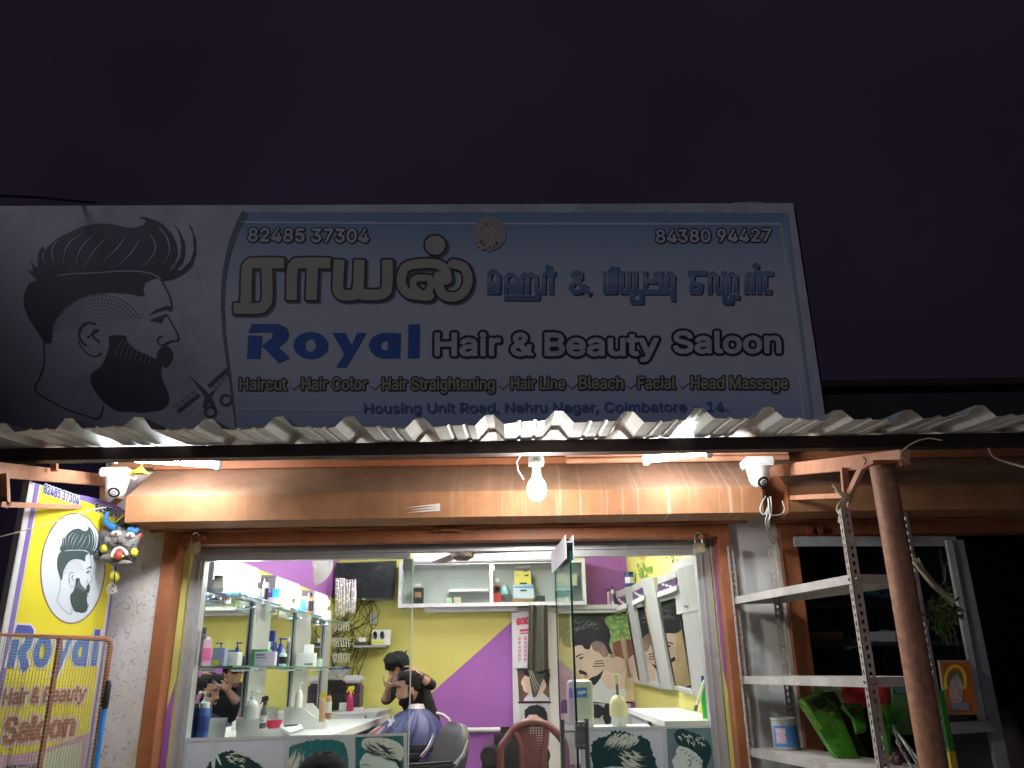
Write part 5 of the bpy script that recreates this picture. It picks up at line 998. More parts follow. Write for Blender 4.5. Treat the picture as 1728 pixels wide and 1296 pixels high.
# ceiling lamps of the room
for i, (x, y0, y1, lab) in enumerate(((-.3, 5.3, 6.4, 'lit ceiling tube lamp near the doorway of the salon'), (.55, 5.2, 6.3, 'lit ceiling tube lamp near the cupboard wall of the salon'), (-.35, 7.0, 8.1, 'lit ceiling tube lamp deep inside the salon'))):
    t = thing('ceiling_tube', lab, 'tube lamp', (x, (y0 + y1) / 2, 2.9), 'tube lamps inside the salon'); b = MB(); b.tube([(x, y0, 2.90), (x, y1, 2.90)], .014, 10); obj('tube', b, M('lit_room_tube', (1, .98, .93), emit=112), t, smooth=True); b = MB(); b.bar((x, y0 - .02, 2.928), (x, y1 + .02, 2.928), .03, .03); obj('batten', b, PLAST, t)
# television and cable mess
YT = 8.38
t = thing('television', 'flat black television high in the back corner behind the counter', 'television', at(615, 1012, YT)); q = [at(567, 950, 8.36), at(669, 946, 8.46), at(663, 1013, 8.46), at(563, 1011, 8.36)]
b = MB(); b.slab(q, (0, .04, 0)); obj('case', b, BLACK, t); b = MB(); b.slab([v + V((0, -.003, 0)) for v in [at(570, 952, 8.36), at(667, 948, 8.45), at(661, 1009, 8.45), at(566, 1007, 8.36)]], (0, .002, 0)); obj('screen', b, M('tv_screen', (.012, .014, .02), .25, 0, .6, 2), t)
b = MB(); b.box(at(614, 1011, 8.36), (.03, .006, .008)); obj('logo_light', b, WHITE, t)
random.seed(3); b = MB()
for k in range(22):
    x0, y0 = random.uniform(575, 635), 1011; x1, y1 = random.uniform(548, 612), random.uniform(1080, 1165); m1 = (x0 + random.uniform(-28, 14), 1035 + random.uniform(-8, 15)); m2 = (x1 + random.uniform(-18, 26), (m1[1] + y1) / 2 + random.uniform(-10, 15))
    P = smooth([(x0, y0), m1, m2, (x1, y1)], 5, False); b.tube([at(x, y, 8.52 - .002 * k) for x, y in P], .0035, 5, False)
for k in range(9): cx, cy, r_ = random.uniform(572, 598), random.uniform(1082, 1095), random.uniform(6, 16); b.tube([at(cx + r_ * math.cos(a_ * .5), cy + r_ * .6 * math.sin(a_ * .5), 8.45 - .004 * a_) for a_ in range(13)], .004, 5, False)
solo('tangled_cables', b, CABLE, 'tangle of black cables hanging below the television', 'cables')
b = MB(); b.bar(at(548, 1060, 8.5), at(552, 1200, 8.5), .03, .03); b.bar(at(565, 1045, 8.56), at(567, 1190, 8.56), .035, .02); solo('cable_trunking', b, PLAST, 'white cable trunking down the back corner behind the counter', 'trunking')
b = MB()
for (x0, x1, y0, y1) in ((567, 579, 976, 1040), (581, 598, 978, 1035)):
    for k in range(5): xx = x0 + (x1 - x0) * k / 4; b.tube([at(xx + random.uniform(-1, 1), y0, 8.1), at(xx + random.uniform(-2, 2), (y0 + y1) / 2, 8.08), at(xx + random.uniform(-1, 1), y1, 8.1)], [.012, .02, .014], 6)
solo('hanging_foil_strips', b, M('silver_foil', (.55, .53, .53), .25, .6, .4, 40, .4), 'crinkled silver foil strips hanging beside the television', 'foil strips', smooth=True)
b = MB()
for j, y in enumerate((1050, 1078, 1104)):
    for k in range(7): b.tube([at(562 + k * 4.3, y, 8.3), at(563 + k * 4.3, y + 14, 8.3)], .006, 5)
    b.bar(at(560, y, 8.3), at(592, y, 8.3), .02, .008)
solo('comb_rack', b, M('clear_plastic', (.6, .62, .6), .3, 0, .1), 'clear plastic comb holders in a column on the back wall', 'holder')
b = MB(); a_, c_ = at(624, 1053, 8.57), at(635, 1034, 8.57); b.bx((a_.x, 8.57, a_.z), (c_.x, 8.6, c_.z), .004); solo('switch_box', b, M('grey_white_plastic', 0), 'small pale switch box on the yellow wall under the television', 'switch box')
t = thing('wall_shelf', 'small dark wall shelf under the television', 'shelf', at(630, 1090, 8.4)); b = MB(); za = at(620, 1089, 8.4).z; b.bx((at(598, 1089, 8.4).x, 8.35, za - .02), (at(652, 1089, 8.4).x, 8.598, za)); obj('board', b, M('dull_aluminium', 0), t)
carton(598, 1084, 622, 1089, 8.38, .12, BLACK, 'black set top box on the small wall shelf', za + .001, 'box', 'media_box')
carton(604, 1077, 616, 1084, 8.42, .08, PLAST, 'white rounded gadget on top of the black box on the shelf', za + .034, 'router', 'router')
carton(627, 1063, 658, 1088, 8.42, .08, M('card_white', (.66, .66, .62), .5), 'white wax kit carton with two women printed on it', za + .001, deco=([BLACK, M('card_skin', (.55, .38, .32), .5), M('card_lime', (.55, .6, .05), .5)], [(1, [el(633, 1072, 4, 7, 12), el(645, 1072, 4, 7, 12)]), (2, [el(633, 1070, 2, 3, 10), el(645, 1070, 2, 3, 10)]), (3, [[(627.5, 1082), (648, 1081), (648, 1087), (627.5, 1087)]])]))
# right part of the back wall: calendar panel, towel, portrait photo
t = thing('poster_panel', 'tall white board with small portrait prints by the doorway', 'board', at(898, 1290, 8.5)); pb0 = PY(8.5)
q = [pb0(863, 1025), pb0(942, 1024), pb0(950, 1330), pb0(868, 1330)]; b = MB(); b.slab(q, (0, .05, 0)); obj('board', b, M('board_white', (.62, .62, .62), .5, 0, .05), t)
b = MB(); b.flat(pb0, [(873, 1131), (926, 1130), (928, 1184), (876, 1184)], .002); b.mat(1).flat(pb0, [(884, 1180), (892, 1170), (915, 1168), (926, 1178), (927, 1183), (884, 1183)], .003); b.mat(2).flat(pb0, smooth([(884, 1142), (879, 1152), (882, 1158), (884, 1166), (892, 1170), (905, 1172), (915, 1170), (923, 1155), (925, 1140), (915, 1133), (895, 1133)], 2), .0034); b.mat(3).flat(pb0, smooth([(884, 1133), (900, 1130), (926, 1130), (927, 1150), (922, 1160), (918, 1146), (890, 1142)], 2), .004)
b.mat(4).flat(pb0, [(876, 1187), (928, 1187), (930, 1222), (878, 1222)], .002); b.mat(2).flat(pb0, el(900, 1213, 12, 12), .003); b.mat(3).flat(pb0, spikes(b, [(886, 1215), (885, 1200), (892, 1192), (905, 1189), (918, 1194), (924, 1205), (924, 1220), (914, 1212), (905, 1206), (893, 1206), (886, 1215)], 0, 1.5), .004)
for x0, y0, x1, y1 in ((872, 1129, 929, 1131), (874, 1184, 930, 1187)): b.flat(pb0, [(x0, y0), (x1, y0), (x1, y1), (x0, y1)], .0045)
PH = [M('photo_dark_brown', (.10, .05, .035), .4, 0, .4, 8), M('photo_shirt_white', (.64, .65, .68), .4, 0, .04, 6), M('photo_skin', (.72, .54, .45), .4, 0, .08, 9), M('photo_black_hair', (.012, .014, .022), .4, 0, .5, 30), M('photo_grey', (.5, .5, .52), .4)]
obj('portrait_print', b, PH, t)
t = thing('wall_calendar', 'white calendar with red heading behind the dark towel', 'calendar', at(883, 1125, 8.49)); pc = PY(8.47)
b = MB(); b.slab([pc(864, 1026), pc(905, 1026), pc(907, 1127), pc(868, 1127)], (0, .012, 0)); obj('sheet', b, M('calendar_white', (.66, .64, .66), .5, 0, .03), t)
b = MB(); b.text(pc, 'GOK', [(871, 1056), (892, 1053), (892, 1041), (871, 1043)], .0015, .05); b.stroke(pc, [(877, 1064), (892, 1063)], 4, .0015); b.stroke(pc, [(877, 1069), (892, 1068)], 2, .0015)
for r_ in range(6):
    for k in range(2): b.text(pc, str(r_ * 7 + k * 3 + 2), rect(874 + k * 10, 1075 + r_ * 7, 879 + k * 10, 1080 + r_ * 7), .0015, .02)
obj('print', b, M('calendar_red', (.55, .04, .08), .5), t); b = MB(); b.bar(pc(866, 1033), pc(905, 1032), .012, .012); obj('hanger_bar', b, STEEL, t)
b = MB(); yT = 8.3; n = 14; rows = [(1021, 893, 924), (1050, 892, 924.5), (1090, 891, 925), (1125, 890, 926), (1130, 890, 926)]; vs = []
for y, x0, x1 in rows:
    for k in range(n + 1): s = k / n; vs.append(at(x0 + (x1 - x0) * s, y + (3 * math.sin(s * 3.1) if y > 1120 else 0), yT + .018 * math.sin(s * 9 + y * .01) + .01 * math.sin(s * 21)))
b.add(vs, [(i * (n + 1) + k, i * (n + 1) + k + 1, (i + 1) * (n + 1) + k + 1, (i + 1) * (n + 1) + k) for i in range(len(rows) - 1) for k in range(n)])
b.add([at(892, 1124, 8.33), at(926, 1126, 8.33), at(915, 1150, 8.32), at(905, 1176, 8.31), at(899, 1177, 8.31), at(894, 1150, 8.32)], [(0, 1, 2, 3, 4, 5)])
b.mat(1)
for k in range(3): b.tube([at(891 + k * 3, 1126 + k * 2, 8.305), at(897 + k * 3.4, 1148, 8.305), at(904 + k * 3.2, 1168 - k * 4, 8.3)], .003, 5)
tw_ = solo('hanging_towel', b, [M('dark_green_towel', (.055, .06, .045), .9, 0, .3, 60, .4), M('towel_stripe', (.45, .42, .3), .9)], 'dark olive towel with pale stripes hanging over the calendar', 'towel', smooth=True)
t = thing('portrait_photo', 'large photo poster of a bearded man with a high quiff in the back corner', 'poster', at(1000, 1190, 8.55)); pm = PY(8.57); f6 = lambda P: [(930 + x / 6.171, 1010 + y / 6.171) for x, y in P]
x1_ = XR - .004
b = MB(); q = [pm(941, 1034), V((x1_, 8.57, pm(1050, 1031).z)), V((x1_, 8.57, pm(1060, 1184).z)), pm(944, 1184)]; b.slab(q, (0, .008, 0)); obj('backing', b, M('photo_tan_blur', (.56, .42, .25), .4, 0, .3, 4), t)
PHG = M('photo_green_blur', (.24, .44, .10), .4, 0, .5, 14); PHD = M('photo_dark_green', (.03, .05, .035), .4, 0, .6, 10); PHL = M('photo_light_green', (.42, .62, .22), .4, 0, .3, 20)
b = MB(); b.mat(0).flat(pm, f6([(68, 150), (690, 135), (695, 300), (560, 330), (300, 300), (110, 360), (75, 500)]), .001); b.mat(1).flat(pm, f6(smooth([(560, 210), (640, 170), (690, 150), (725, 200), (735, 330), (730, 420), (660, 440), (610, 470), (590, 350)], 3)), .0016)
b.mat(2)
for k in range(26): x, y = random.uniform(600, 715), random.uniform(180, 430); b.flat(pm, f6(el(x, y, random.uniform(9, 22), random.uniform(9, 22), 9)), .0021 + k * .00002)
b.mat(3).flat(pm, f6([(640, 460), (720, 430), (760, 640), (690, 640), (650, 560)]), .0014); obj('blurred_background', b, [PHD, PHG, PHL, M('photo_red_brown', (.25, .10, .06), .4, 0, .3, 8)], t)
b = MB(); b.mat(0).flat(pm, f6([(430, 1074), (440, 900), (520, 840), (560, 770), (650, 600), (770, 640), (765, 1074)]), .003)
b.mat(1).flat(pm, f6(smooth([(205, 515), (212, 570), (240, 630), (258, 690), (265, 760), (290, 780), (330, 820), (350, 845), (440, 880), (500, 850), (520, 800), (560, 900), (640, 955), (740, 945), (770, 870), (770, 640), (640, 600), (600, 540), (560, 440), (480, 420), (330, 470), (250, 495)], 2)), .0036)
b.mat(0).flat(pm, f6(smooth([(520, 830), (560, 900), (620, 950), (700, 955), (765, 940), (765, 1074), (440, 1074), (445, 900)], 2)), .0042)
b.mat(5).flat(pm, f6(smooth([(420, 470), (480, 425), (560, 450), (600, 540), (590, 600), (540, 610), (500, 560), (440, 540)], 2)), .0044); b.mat(6).flat(pm, f6(smooth([(560, 640), (650, 610), (765, 645), (765, 760), (700, 800), (600, 760), (555, 720)], 2)), .0039); b.flat(pm, f6(smooth([(252, 630), (300, 640), (330, 720), (300, 745), (268, 735)], 2)), .0039); b.mat(7).flat(pm, f6(smooth([(335, 800), (380, 795), (395, 810), (360, 832), (345, 825)], 2)), .00485)
b.mat(2).flat(pm, f6(smooth([(100, 330), (140, 285), (220, 255), (300, 215), (370, 175), (430, 172), (500, 200), (560, 250), (605, 320), (620, 400), (605, 470), (625, 540), (640, 575), (600, 570), (560, 480), (480, 440), (420, 470), (400, 530), (345, 520), (320, 485), (250, 495), (205, 512), (130, 490), (105, 400)], 2)), .0048)
b.mat(2).flat(pm, f6(smooth([(285, 745), (330, 750), (370, 775), (375, 800), (330, 790), (300, 785)], 2)), .0048); b.flat(pm, f6(smooth([(350, 830), (380, 850), (420, 820), (480, 800), (540, 745), (550, 720), (535, 780), (500, 850), (450, 905), (420, 880), (370, 850)], 2)), .0049)
b.flat(pm, f6([(258, 600), (300, 578), (345, 578), (300, 592), (262, 618)]), .005); b.flat(pm, f6([(290, 618), (330, 605), (340, 612), (318, 630), (295, 632)]), .005); b.mat(3).flat(pm, f6(smooth([(515, 505), (540, 500), (560, 530), (555, 580), (535, 605), (520, 560)], 2)), .0055)
b.mat(2)
for k in range(3): b.stroke(pm, f6([(455 - k * 12, 655 + k * 26), (500, 650 + k * 28), (545 + k * 5, 650 + k * 24)]), 1.5, .0056); b.stroke(pm, f6([(610 + k * 18, 610 + k * 5), (640 + k * 10, 575 + k * 12)]), 1.2, .0056)
b.mat(4)
for k in range(38): x = random.uniform(120, 470); y = 300 + random.uniform(-70, 90) * (1 - (x - 130) / 500); lock(b, pm, *f6([(x, y), (x + random.uniform(40, 90), y - random.uniform(-10, 40))]), .9, .25, .0058 + k * .00003)
obj('portrait_print', b, [PH[1], PH[2], PH[3], M('photo_ear', (.42, .22, .17), .4), M('photo_hair_shine', (.16, .17, .2), .4), M('photo_fade', (.26, .19, .17), .4, 0, .35, 60), M('photo_skin_tone', (.65, .47, .385), .4, 0, .06, 14), M('photo_lip', (.50, .22, .19), .4)], t)
b = MB(); za_, zb2 = pm(1000, 1035).z, pm(1000, 1022).z; b.bx((pm(941, 1028).x, 8.45, za_), (XR - .005, 8.597, zb2), .004); b.mat(1).bx((pm(941, 1028).x, 8.44, za_ + .02), (XR - .005, 8.449, za_ + .035)); solo('ledge', b, [WHITE, ALUD], 'white ledge running above the large portrait photo', 'ledge')
b = MB()
for x in (946, 959): q = at(x, 1023, 8.5); b.lathe(V((q.x, 8.5, zb2 + .001)), [(.025, 0), (.03, .02), (.012, .03), (.008, .05)], 10)
solo('hair_clips', b, M('cream_plastic', (.6, .52, .36), .4), 'cream clips lying on the white ledge above the photo', 'clips')
b = MB()
for (x0, x1) in ((945, 986), (990, 1064)): b.slab([pm(x0, 1187), pm(x1, 1186), pm(x1 + 2, 1290), pm(x0 + 1, 1290)], (0, .006, 0))
b.mat(1).flat(pm, [(944, 1184), (1068, 1184), (1068, 1187), (944, 1187)], .002)
for (x, y, rx, ry) in ((953, 1196, 9, 16), (1006, 1200, 14, 12), (1025, 1205, 8, 20)): b.flat(pm, spikes(b, el(x, y, rx, ry, 12) + [(x + rx, y)], 0, 2, 3), .003)
b.mat(2).flat(pm, [(946, 1204), (962, 1203), (964, 1216), (948, 1217)], .0035)
solo('small_portraits', b, [M('photo_grey', 0), PH[3], PH[2]], 'row of small framed portrait prints below the large photo', 'prints')
# ------------------------------------------------------------------ left wall: mirrors, dividers, light strips, glass shelves
def muX(px, X): return at(px, 1130, 1).x and (X / ((ray(px, 1130)).x / ray(px, 1130).y))
XM = -1.74; ymir = [(4.66, muX(415, XM)), (muX(446, XM), muX(490, XM)), (muX(516, XM), muX(541, XM))]; ypil = [(muX(415, XM) + .01, muX(446, XM) - .01), (muX(490, XM) + .01, muX(516, XM) - .01), (muX(541, XM) + .01, muX(551, XM))]
zM1 = at(412, 1016, muX(412, XM)).z
zL = zM1 + .10
for (y0, y1), lab in zip(ymir, ('tall wall mirror nearest the window on the counter wall', 'tall wall mirror in the middle of the left wall', 'tall wall mirror farthest back on the counter wall')):
    t = thing('wall_mirror', lab, 'mirror', (XM, (y0 + y1) / 2, 1.15), 'mirrors along the counter wall'); b = MB(); b.bx((XM - .012, y0, 1.15), (XM, y1, zL - .1)); obj('mirror_glass', b, MIRROR, t)
    b = MB()
    for y in (y0, y1): b.bx((XM - .014, y - .006, 1.15), (XM + .004, y + .006, zL - .1))
    obj('edge', b, BLACK, t)
    b = MB(); b.bx((XL + .002, y0, zL - .1), (XM + .03, y1, zL + .12), .006); obj('lamp_housing', b, M('lavender_housing', (.40, .40, .50), .5, 0, .05), t)
    b = MB(); b.bx((XM + .031, y0 + .03, zL - .06), (XM + .05, y1 - .03, zL - .02)); b.bx((XM + .031, y0 + .03, zL + .03), (XM + .05, y1 - .03, zL + .07)); obj('light_strip', b, LEDL, t)
b = MB()
for (y0, y1) in ypil:
    t = thing('mirror_divider', {0: 'wide grey laminate divider beside the nearest wall mirror', 1: 'grey laminate divider between the middle and back mirrors', 2: 'narrow grey laminate divider in the far corner of the counter wall'}[len([0 for q in ypil if q[0] < y0])], 'divider', (XM, (y0 + y1) / 2, 1.15), 'dividers between the wall mirrors')
    b = MB(); b.bx((XL + .002, y0, 1.15), (XM + .02, y1, zL + .0), .004); obj('board', b, GREYP, t); b = MB(); b.bx((XM + .02, y0 + .05, 1.9), (XM + .0215, y0 + .056, 2.0)); obj('seam', b, GREYD, t)
zs_u, zs_l = zM1 - .02, at(470, 1126, 6.4).z
SHX = XM + .19
shelves = []
for (y0, y1), zz_, lab in ((ymir[0], zs_u, 'upper glass shelf at the nearest wall mirror'), ((ymir[1][0] - .15, ymir[1][1] + .1), zs_u, 'upper glass shelf at the middle wall mirror'), (ymir[2], zs_u, 'upper glass shelf at the farthest wall mirror'), ((4.66, ymir[0][1]), zs_l, 'lower glass shelf at the nearest wall mirror'), ((ypil[0][0], ymir[1][1]), zs_l, 'lower glass shelf at the middle wall mirror'), ((ypil[1][0], ymir[2][1]), zs_l, 'lower glass shelf at the farthest wall mirror')):
    t = thing('glass_shelf', lab, 'shelf', (XM + .1, (y0 + y1) / 2, zz_), 'glass shelves along the counter wall'); b = MB(); b.bx((XM + .001, y0, zz_ - .008), (SHX, y1, zz_)); obj('glass_plate', b, GLASSG, t); b = MB(); b.bx((SHX + .0005, y0, zz_ - .0085), (SHX + .002, y1, zz_ + .0005)); obj('green_edge', b, M('glass_edge_green', (.10, .22, .19), .2, 0, 0), t)
    b = MB()
    for y in (y0 + .1, y1 - .1): b.tube([(XM + .001, y, zz_ - .02), (XM + .06, y, zz_ - .02)], .008, 8)
    obj('bracket', b, STEEL, t)
def onshelf(px, Xo, z): X = XM + Xo; d = ray(px, 1130); y = X / d.x * d.y; return V((X, y, z + .001))
def bottle(px, Xo, z, wpx, hpx, style, mats, lab, name='bottle', cat='bottle', group='bottles along the counter wall', base=None):
    p = base if base is not None else onshelf(px, Xo, z); s = mpp(p); r = wpx * s / 2; h = hpx * s; t = thing(name, lab, cat, p, group); R = None
    P = {'round': ([(r * .94, 0), (r, .006), (r, h * .72), (r * .75, h * .80), (r * .45, h * .84)], [(r * .5, h * .84), (r * .5, h), (r * .45, h)]),
         'tub': ([(r * .95, 0), (r, .006), (r, h * .75), (r * .9, h * .80)], [(r * .98, h * .8), (r * .98, h), (r * .9, h)]),
         'jar': ([(r * .96, 0), (r, .008), (r, h * .66), (r * .8, h * .78), (r * .74, h * .84)], [(r * .78, h * .84), (r * .78, h), (r * .7, h)]),
         'pump': ([(r * .92, 0), (r, .006), (r, h * .42), (r * .82, h * .55), (r * .5, h * .64), (r * .3, h * .68)], [(r * .34, h * .68), (r * .34, h * .76), (r * .12, h * .77), (r * .12, h * .9), (r * .3, h * .9), (r * .3, h * .96), (.001, h * .96)]),
         'spray': ([(r * .9, 0), (r, .008), (r, h * .5), (r * .6, h * .62), (r * .4, h * .68)], [(r * .45, h * .68), (r * .45, h * .76), (r * .3, h * .77)]),
         'can': ([(r * .94, 0), (r, .006), (r, h * .80), (r * .85, h * .84)], [(r * .8, h * .84), (r * .8, h * .97), (r * .6, h)]),
         'cap': ([(r, .0), (r, h * .9), (r * .6, h * .92)], [(r * .5, h * .92), (r * .5, h)])}[style]
    b = MB(); b.lathe(p, P[0], 18); b2 = MB(); b2.lathe(p, P[1], 14)
    if style == 'pump': b2.tube([p + V((0, 0, h * .94)), p + V((r * .9, -r * .2, h * .93)), p + V((r * 1.1, -r * .2, h * .9))], r * .12, 8)
    if style == 'spray': q = p + V((0, 0, h * .86)); b2.box(q + V((r * .15, 0, 0)), (r * 1.9, r * .8, h * .16), Euler((0, rad(-12), 0)).to_matrix(), r * .15); b2.bar(q + V((r * .5, 0, -.01)), q + V((r * 1.0, 0, -h * .2)), r * .3, r * .25); b2.bar(q + V((-r * .5, 0, 0)), q + V((-r * 1.2, 0, -h * .14)), r * .5, r * .3)
    obj('body', b, mats[0], t, smooth=True); obj('cap', b2, mats[1], t, smooth=True)
    if len(mats) > 2:
        b = MB(); n = 14; vs = []; za, zb3 = h * (.16 if style != 'pump' else .08), h * (.6 if style not in ('pump', 'spray') else .38); f = (EYE - p); a0 = math.atan2(f.y, f.x)
        for k in range(n + 1): a_ = a0 + rad(-80 + 160 * k / n); vs += [p + V((math.cos(a_) * (r + .0012), math.sin(a_) * (r + .0012), za)), p + V((math.cos(a_) * (r + .0012), math.sin(a_) * (r + .0012), zb3))]
        b.add(vs, [(2 * k, 2 * k + 2, 2 * k + 3, 2 * k + 1) for k in range(n)]); obj('label', b, mats[2], t, smooth=True)
    return t
def shelfbox(px, Xo, z, wpx, hpx, dep, mats, lab, deco=None, name='product_box', rz=0.0, cat='box', group='boxes along the counter wall', base=None):
    p = base if base is not None else onshelf(px, Xo, z); s = mpp(p); w_, h = wpx * s, hpx * s; R = Euler((0, 0, rz)).to_matrix(); b = MB(); b.box(p + V((0, 0, h / 2)), (w_, dep, h), R, .002)
    if deco:
        for k, (m, x0, z0, x1, z1) in enumerate(deco):
            b.mat(k + 1); o = -dep / 2 - .0012 - k * .0004; b.add([p + R @ V((w_ * (x - .5), o, h * zz)) for x, zz in ((x0, z0), (x1, z0), (x1, z1), (x0, z1))], [(0, 1, 2, 3)])
        return solo(name, b, [mats] + [d_[0] for d_ in deco], lab, cat, group)
    return solo(name, b, mats, lab, cat, group)
SAGE = M('sage_plastic', (.36, .42, .36), .4); COP = M('copper_print', (.42, .19, .09), .4, .2, .3, 30); LILAC = M('lilac_card', (.5, .45, .62), .5); NAVP = M('navy_plastic', (.02, .04, .30), .35); MINT = M('mint_plastic', (.45, .68, .55), .4); TXT = M('small_print', (.2, .2, .24), .6, 0, .6, 150)
bottle(353, .12, zs_u, 20, 26, 'jar', [SAGE, M('grey_plastic', 0), M('pale_label', (.62, .64, .58), .5)], 'large sage green jar at the front end of the upper shelf', 'jar', 'jar')
bottle(391, .10, zs_u, 9, 11, 'tub', [BLUE, WHITE], 'small blue tub on the upper shelf beside the sage jar', 'tub', 'tub'); bottle(403, .10, zs_u, 7, 9, 'tub', [M('cloudy_plastic', 0), BLACK], 'small clear tub near the end of the nearest upper shelf', 'tub', 'tub')
shelfbox(380, .1, zs_u, 12, 5, .08, CYAN, 'flat pale blue box on the nearest upper shelf')
p_ = onshelf(437, .14, zs_u)
bottle(437, .12, zs_u, 10, 42, 'can', [LILAC, BLACK, BLACK], 'tall black and lilac tube on the middle upper shelf', 'tube', 'tube')
shelfbox(457, .1, zs_u, 23, 30, .10, M('card_white', 0), 'white purple and turquoise cream box on the middle upper shelf', [(M('card_violet', (.14, .06, .50), .5), .04, .52, .45, .98), (M('card_turquoise', (.03, .62, .62), .5), .45, .52, .98, .98), (M('card_dot', (.6, .55, .7), .5), .1, .8, .3, .94)], rz=rad(-14))
bottle(486, .12, zs_u, 8, 22, 'cap', [COP, M('cream_plastic', 0), M('pale_label', 0)], 'copper coloured bottle behind the turquoise tub', 'bottle')
bottle(501, .14, zs_u, 16, 26, 'tub', [M('sky_blue_tub', (.15, .55, .75), .35, 0, .3, 10), PLAST], 'pale blue tub on the far upper shelf', 'tub', 'tub')
bottle(515, .14, zs_u, 13, 36, 'round', [COP, BLACK, BLACK], 'black and copper bottle on the far upper shelf', 'bottle')
bottle(532, .14, zs_u, 19, 28, 'tub', [PLAST, PLAST, M('pale_label', 0)], 'wide white tub on the far upper shelf', 'tub', 'tub')
bottle(547, .12, zs_u, 11, 16, 'tub', [PLAST, WHITE], 'short white tub at the far end of the upper shelf', 'tub', 'tub')
# lower shelf
bottle(346, .14, zs_l, 14, 46, 'cap', [M('pale_pink_plastic', (.72, .45, .56), .35), PLAST, PINK], 'tall pink bottle on the lower shelf by the window edge', 'bottle')
bottle(338, .06, zs_l, 9, 62, 'can', [M('patterned_grey', (.12, .11, .12), .5, 0, .7, 60), BLACK], 'tall dark patterned spray can beside the window stile', 'can', 'can')
shelfbox(369, .08, zs_l, 20, 29, .06, M('blue_grey_card', (.25, .32, .48), .5, 0, .1), 'blue grey carton on the lower shelf beside the pink bottle', [(M('card_lime_yellow', (.7, .6, .08), .5), .05, .0, .6, .34)])
shelfbox(393, .12, zs_l, 20, 22, .08, PLAST, 'white drawer box on the nearest lower shelf', [(TXT, .35, .4, .6, .44)])
bottle(397, .05, zs_l, 16, 40, 'pump', [NAVP, NAVP], 'blue pump bottle standing behind the white drawer box', 'pump_bottle', 'pump bottle')
shelfbox(439, .1, zs_l, 28, 27, .10, M('green_card', (.08, .36, .13), .5), 'green box behind the pink and white glove carton')
shelfbox(447, .16, zs_l, 34, 23, .06, M('pale_pink_card', (.66, .58, .66), .5), 'pale pink glove carton with grey print on the lower shelf', [(TXT, .05, .72, .5, .86), (TXT, .05, .55, .6, .62)])
shelfbox(444, .03, zs_l, 15, 40, .04, PLAST, 'white narrow carton leaning at the divider on the lower shelf'); shelfbox(452, .02, zs_l, 15, 58, .03, NAVP, 'tall navy carton behind the white narrow one', [(M('card_blue', 0), .1, .55, .9, .7)])
bottle(470, .08, zs_l, 20, 48, 'pump', [NAVP, NAVP], 'blue pump bottle standing behind the glove carton', 'pump_bottle', 'pump bottle')
bottle(476, .15, zs_l, 13, 26, 'round', [MINT, M('pale_label', 0), BLACK], 'mint green bottle with dark label beside the glove carton'); bottle(484, .05, zs_l, 7, 48, 'round', [GREYD, PLAST], 'slim grey bottle near the second divider')
shelfbox(516, .12, zs_l, 30, 22, .10, PLAST, 'white tissue carton on the far lower shelf', [(TXT, .5, .12, .95, .25)]); shelfbox(519, .12, zs_l + 22 * mpp(onshelf(516, .12, zs_l)), 14, 14, .06, PLAST, 'white folded tissue standing out of the carton', name='tissue', cat='tissue'); bottle(537, .14, zs_l, 12, 13, 'tub', [MINT, M('pale_label', 0)], 'small mint tub on the far lower shelf', 'tub', 'tub')
# counter with wavy side panels
zc = at(500, 1236, 5.6).z - .03
b = MB(); b.bx((XM, 4.66, zc - .05), (-1.22, 7.9, zc)); b.mat(1).bx((XL + .002, 4.66, FZ), (-1.3, 7.9, zc - .05)); solo('styling_counter', b, [WHITE, GREYP], 'white styling counter below the wall mirrors', 'counter')
for (x0, y0, x1, y1, Y, lab) in ((398, 1211, 488, 1246, muX(398, XM) + .0, 'white wavy side panel nearest the window'), (478, 1193, 551, 1234, muX(478, XM), 'white wavy side panel at the middle mirror'), (515, 1188, 545, 1212, muX(515, XM), 'white wavy side panel farthest from the window')):
    f = lambda s, t_: (x0 + (x1 - x0) * s, y0 + (y1 - y0) * t_); P = [f(0, 0), f(.38, 0)] + [f(*q) for q in ((.45, .03), (.55, .16), (.65, .33), (.75, .43), (.85, .47), (.95, .5), (1, .58), (1, 1.4), (0, 1.4))]
    b = MB(); b.slab([at(x, y, Y) for x, y in P], (0, .02, 0)); solo('counter_panel', b, WHITE, lab, 'panel', 'wavy panels of the styling counter')
Yc = lambda px, X: muX(px, X)
def onc(px, X, z=None): d = ray(px, 1130); return V((X, X / d.x * d.y, (zc if z is None else z) + .001))
bottle(430, 0, 0, 23, 46, 'pump', [M('clear_plastic', 0), PLAST], 'clear pump bottle on the nearest side panel', 'pump_bottle', 'pump bottle', base=onc(430, -1.6, at(430, 1211, 5.4).z)); bottle(508, 0, 0, 13, 42, 'pump', [PLAST, PLAST], 'white pump bottle at the middle side panel', 'pump_bottle', 'pump bottle', base=onc(508, -1.6, at(508, 1194, 6.4).z))
bottle(451, 0, 0, 11, 54, 'spray', [M('patterned_grey', 0), BLACK, M('patterned_label', (.55, .55, .55), .5, 0, .9, 120)], 'black and white patterned spray bottle on the counter', 'spray_bottle', 'spray bottle', base=onc(451, -1.45, at(451, 1222, 5.4).z))
q = onc(469, -1.42, at(469, 1223, 5.45).z); b = MB(); s = mpp(q); b.lathe(q, [(10 * s, 0), (11 * s, .01), (15 * s, 11 * s), (16 * s, 13 * s), (14.5 * s, 13 * s), (9.5 * s, .012)], 24); solo('red_bowl', b, M('bowl_red', (.62, .02, .06), .35), 'red plastic bowl on the styling counter', 'bowl', smooth=True)
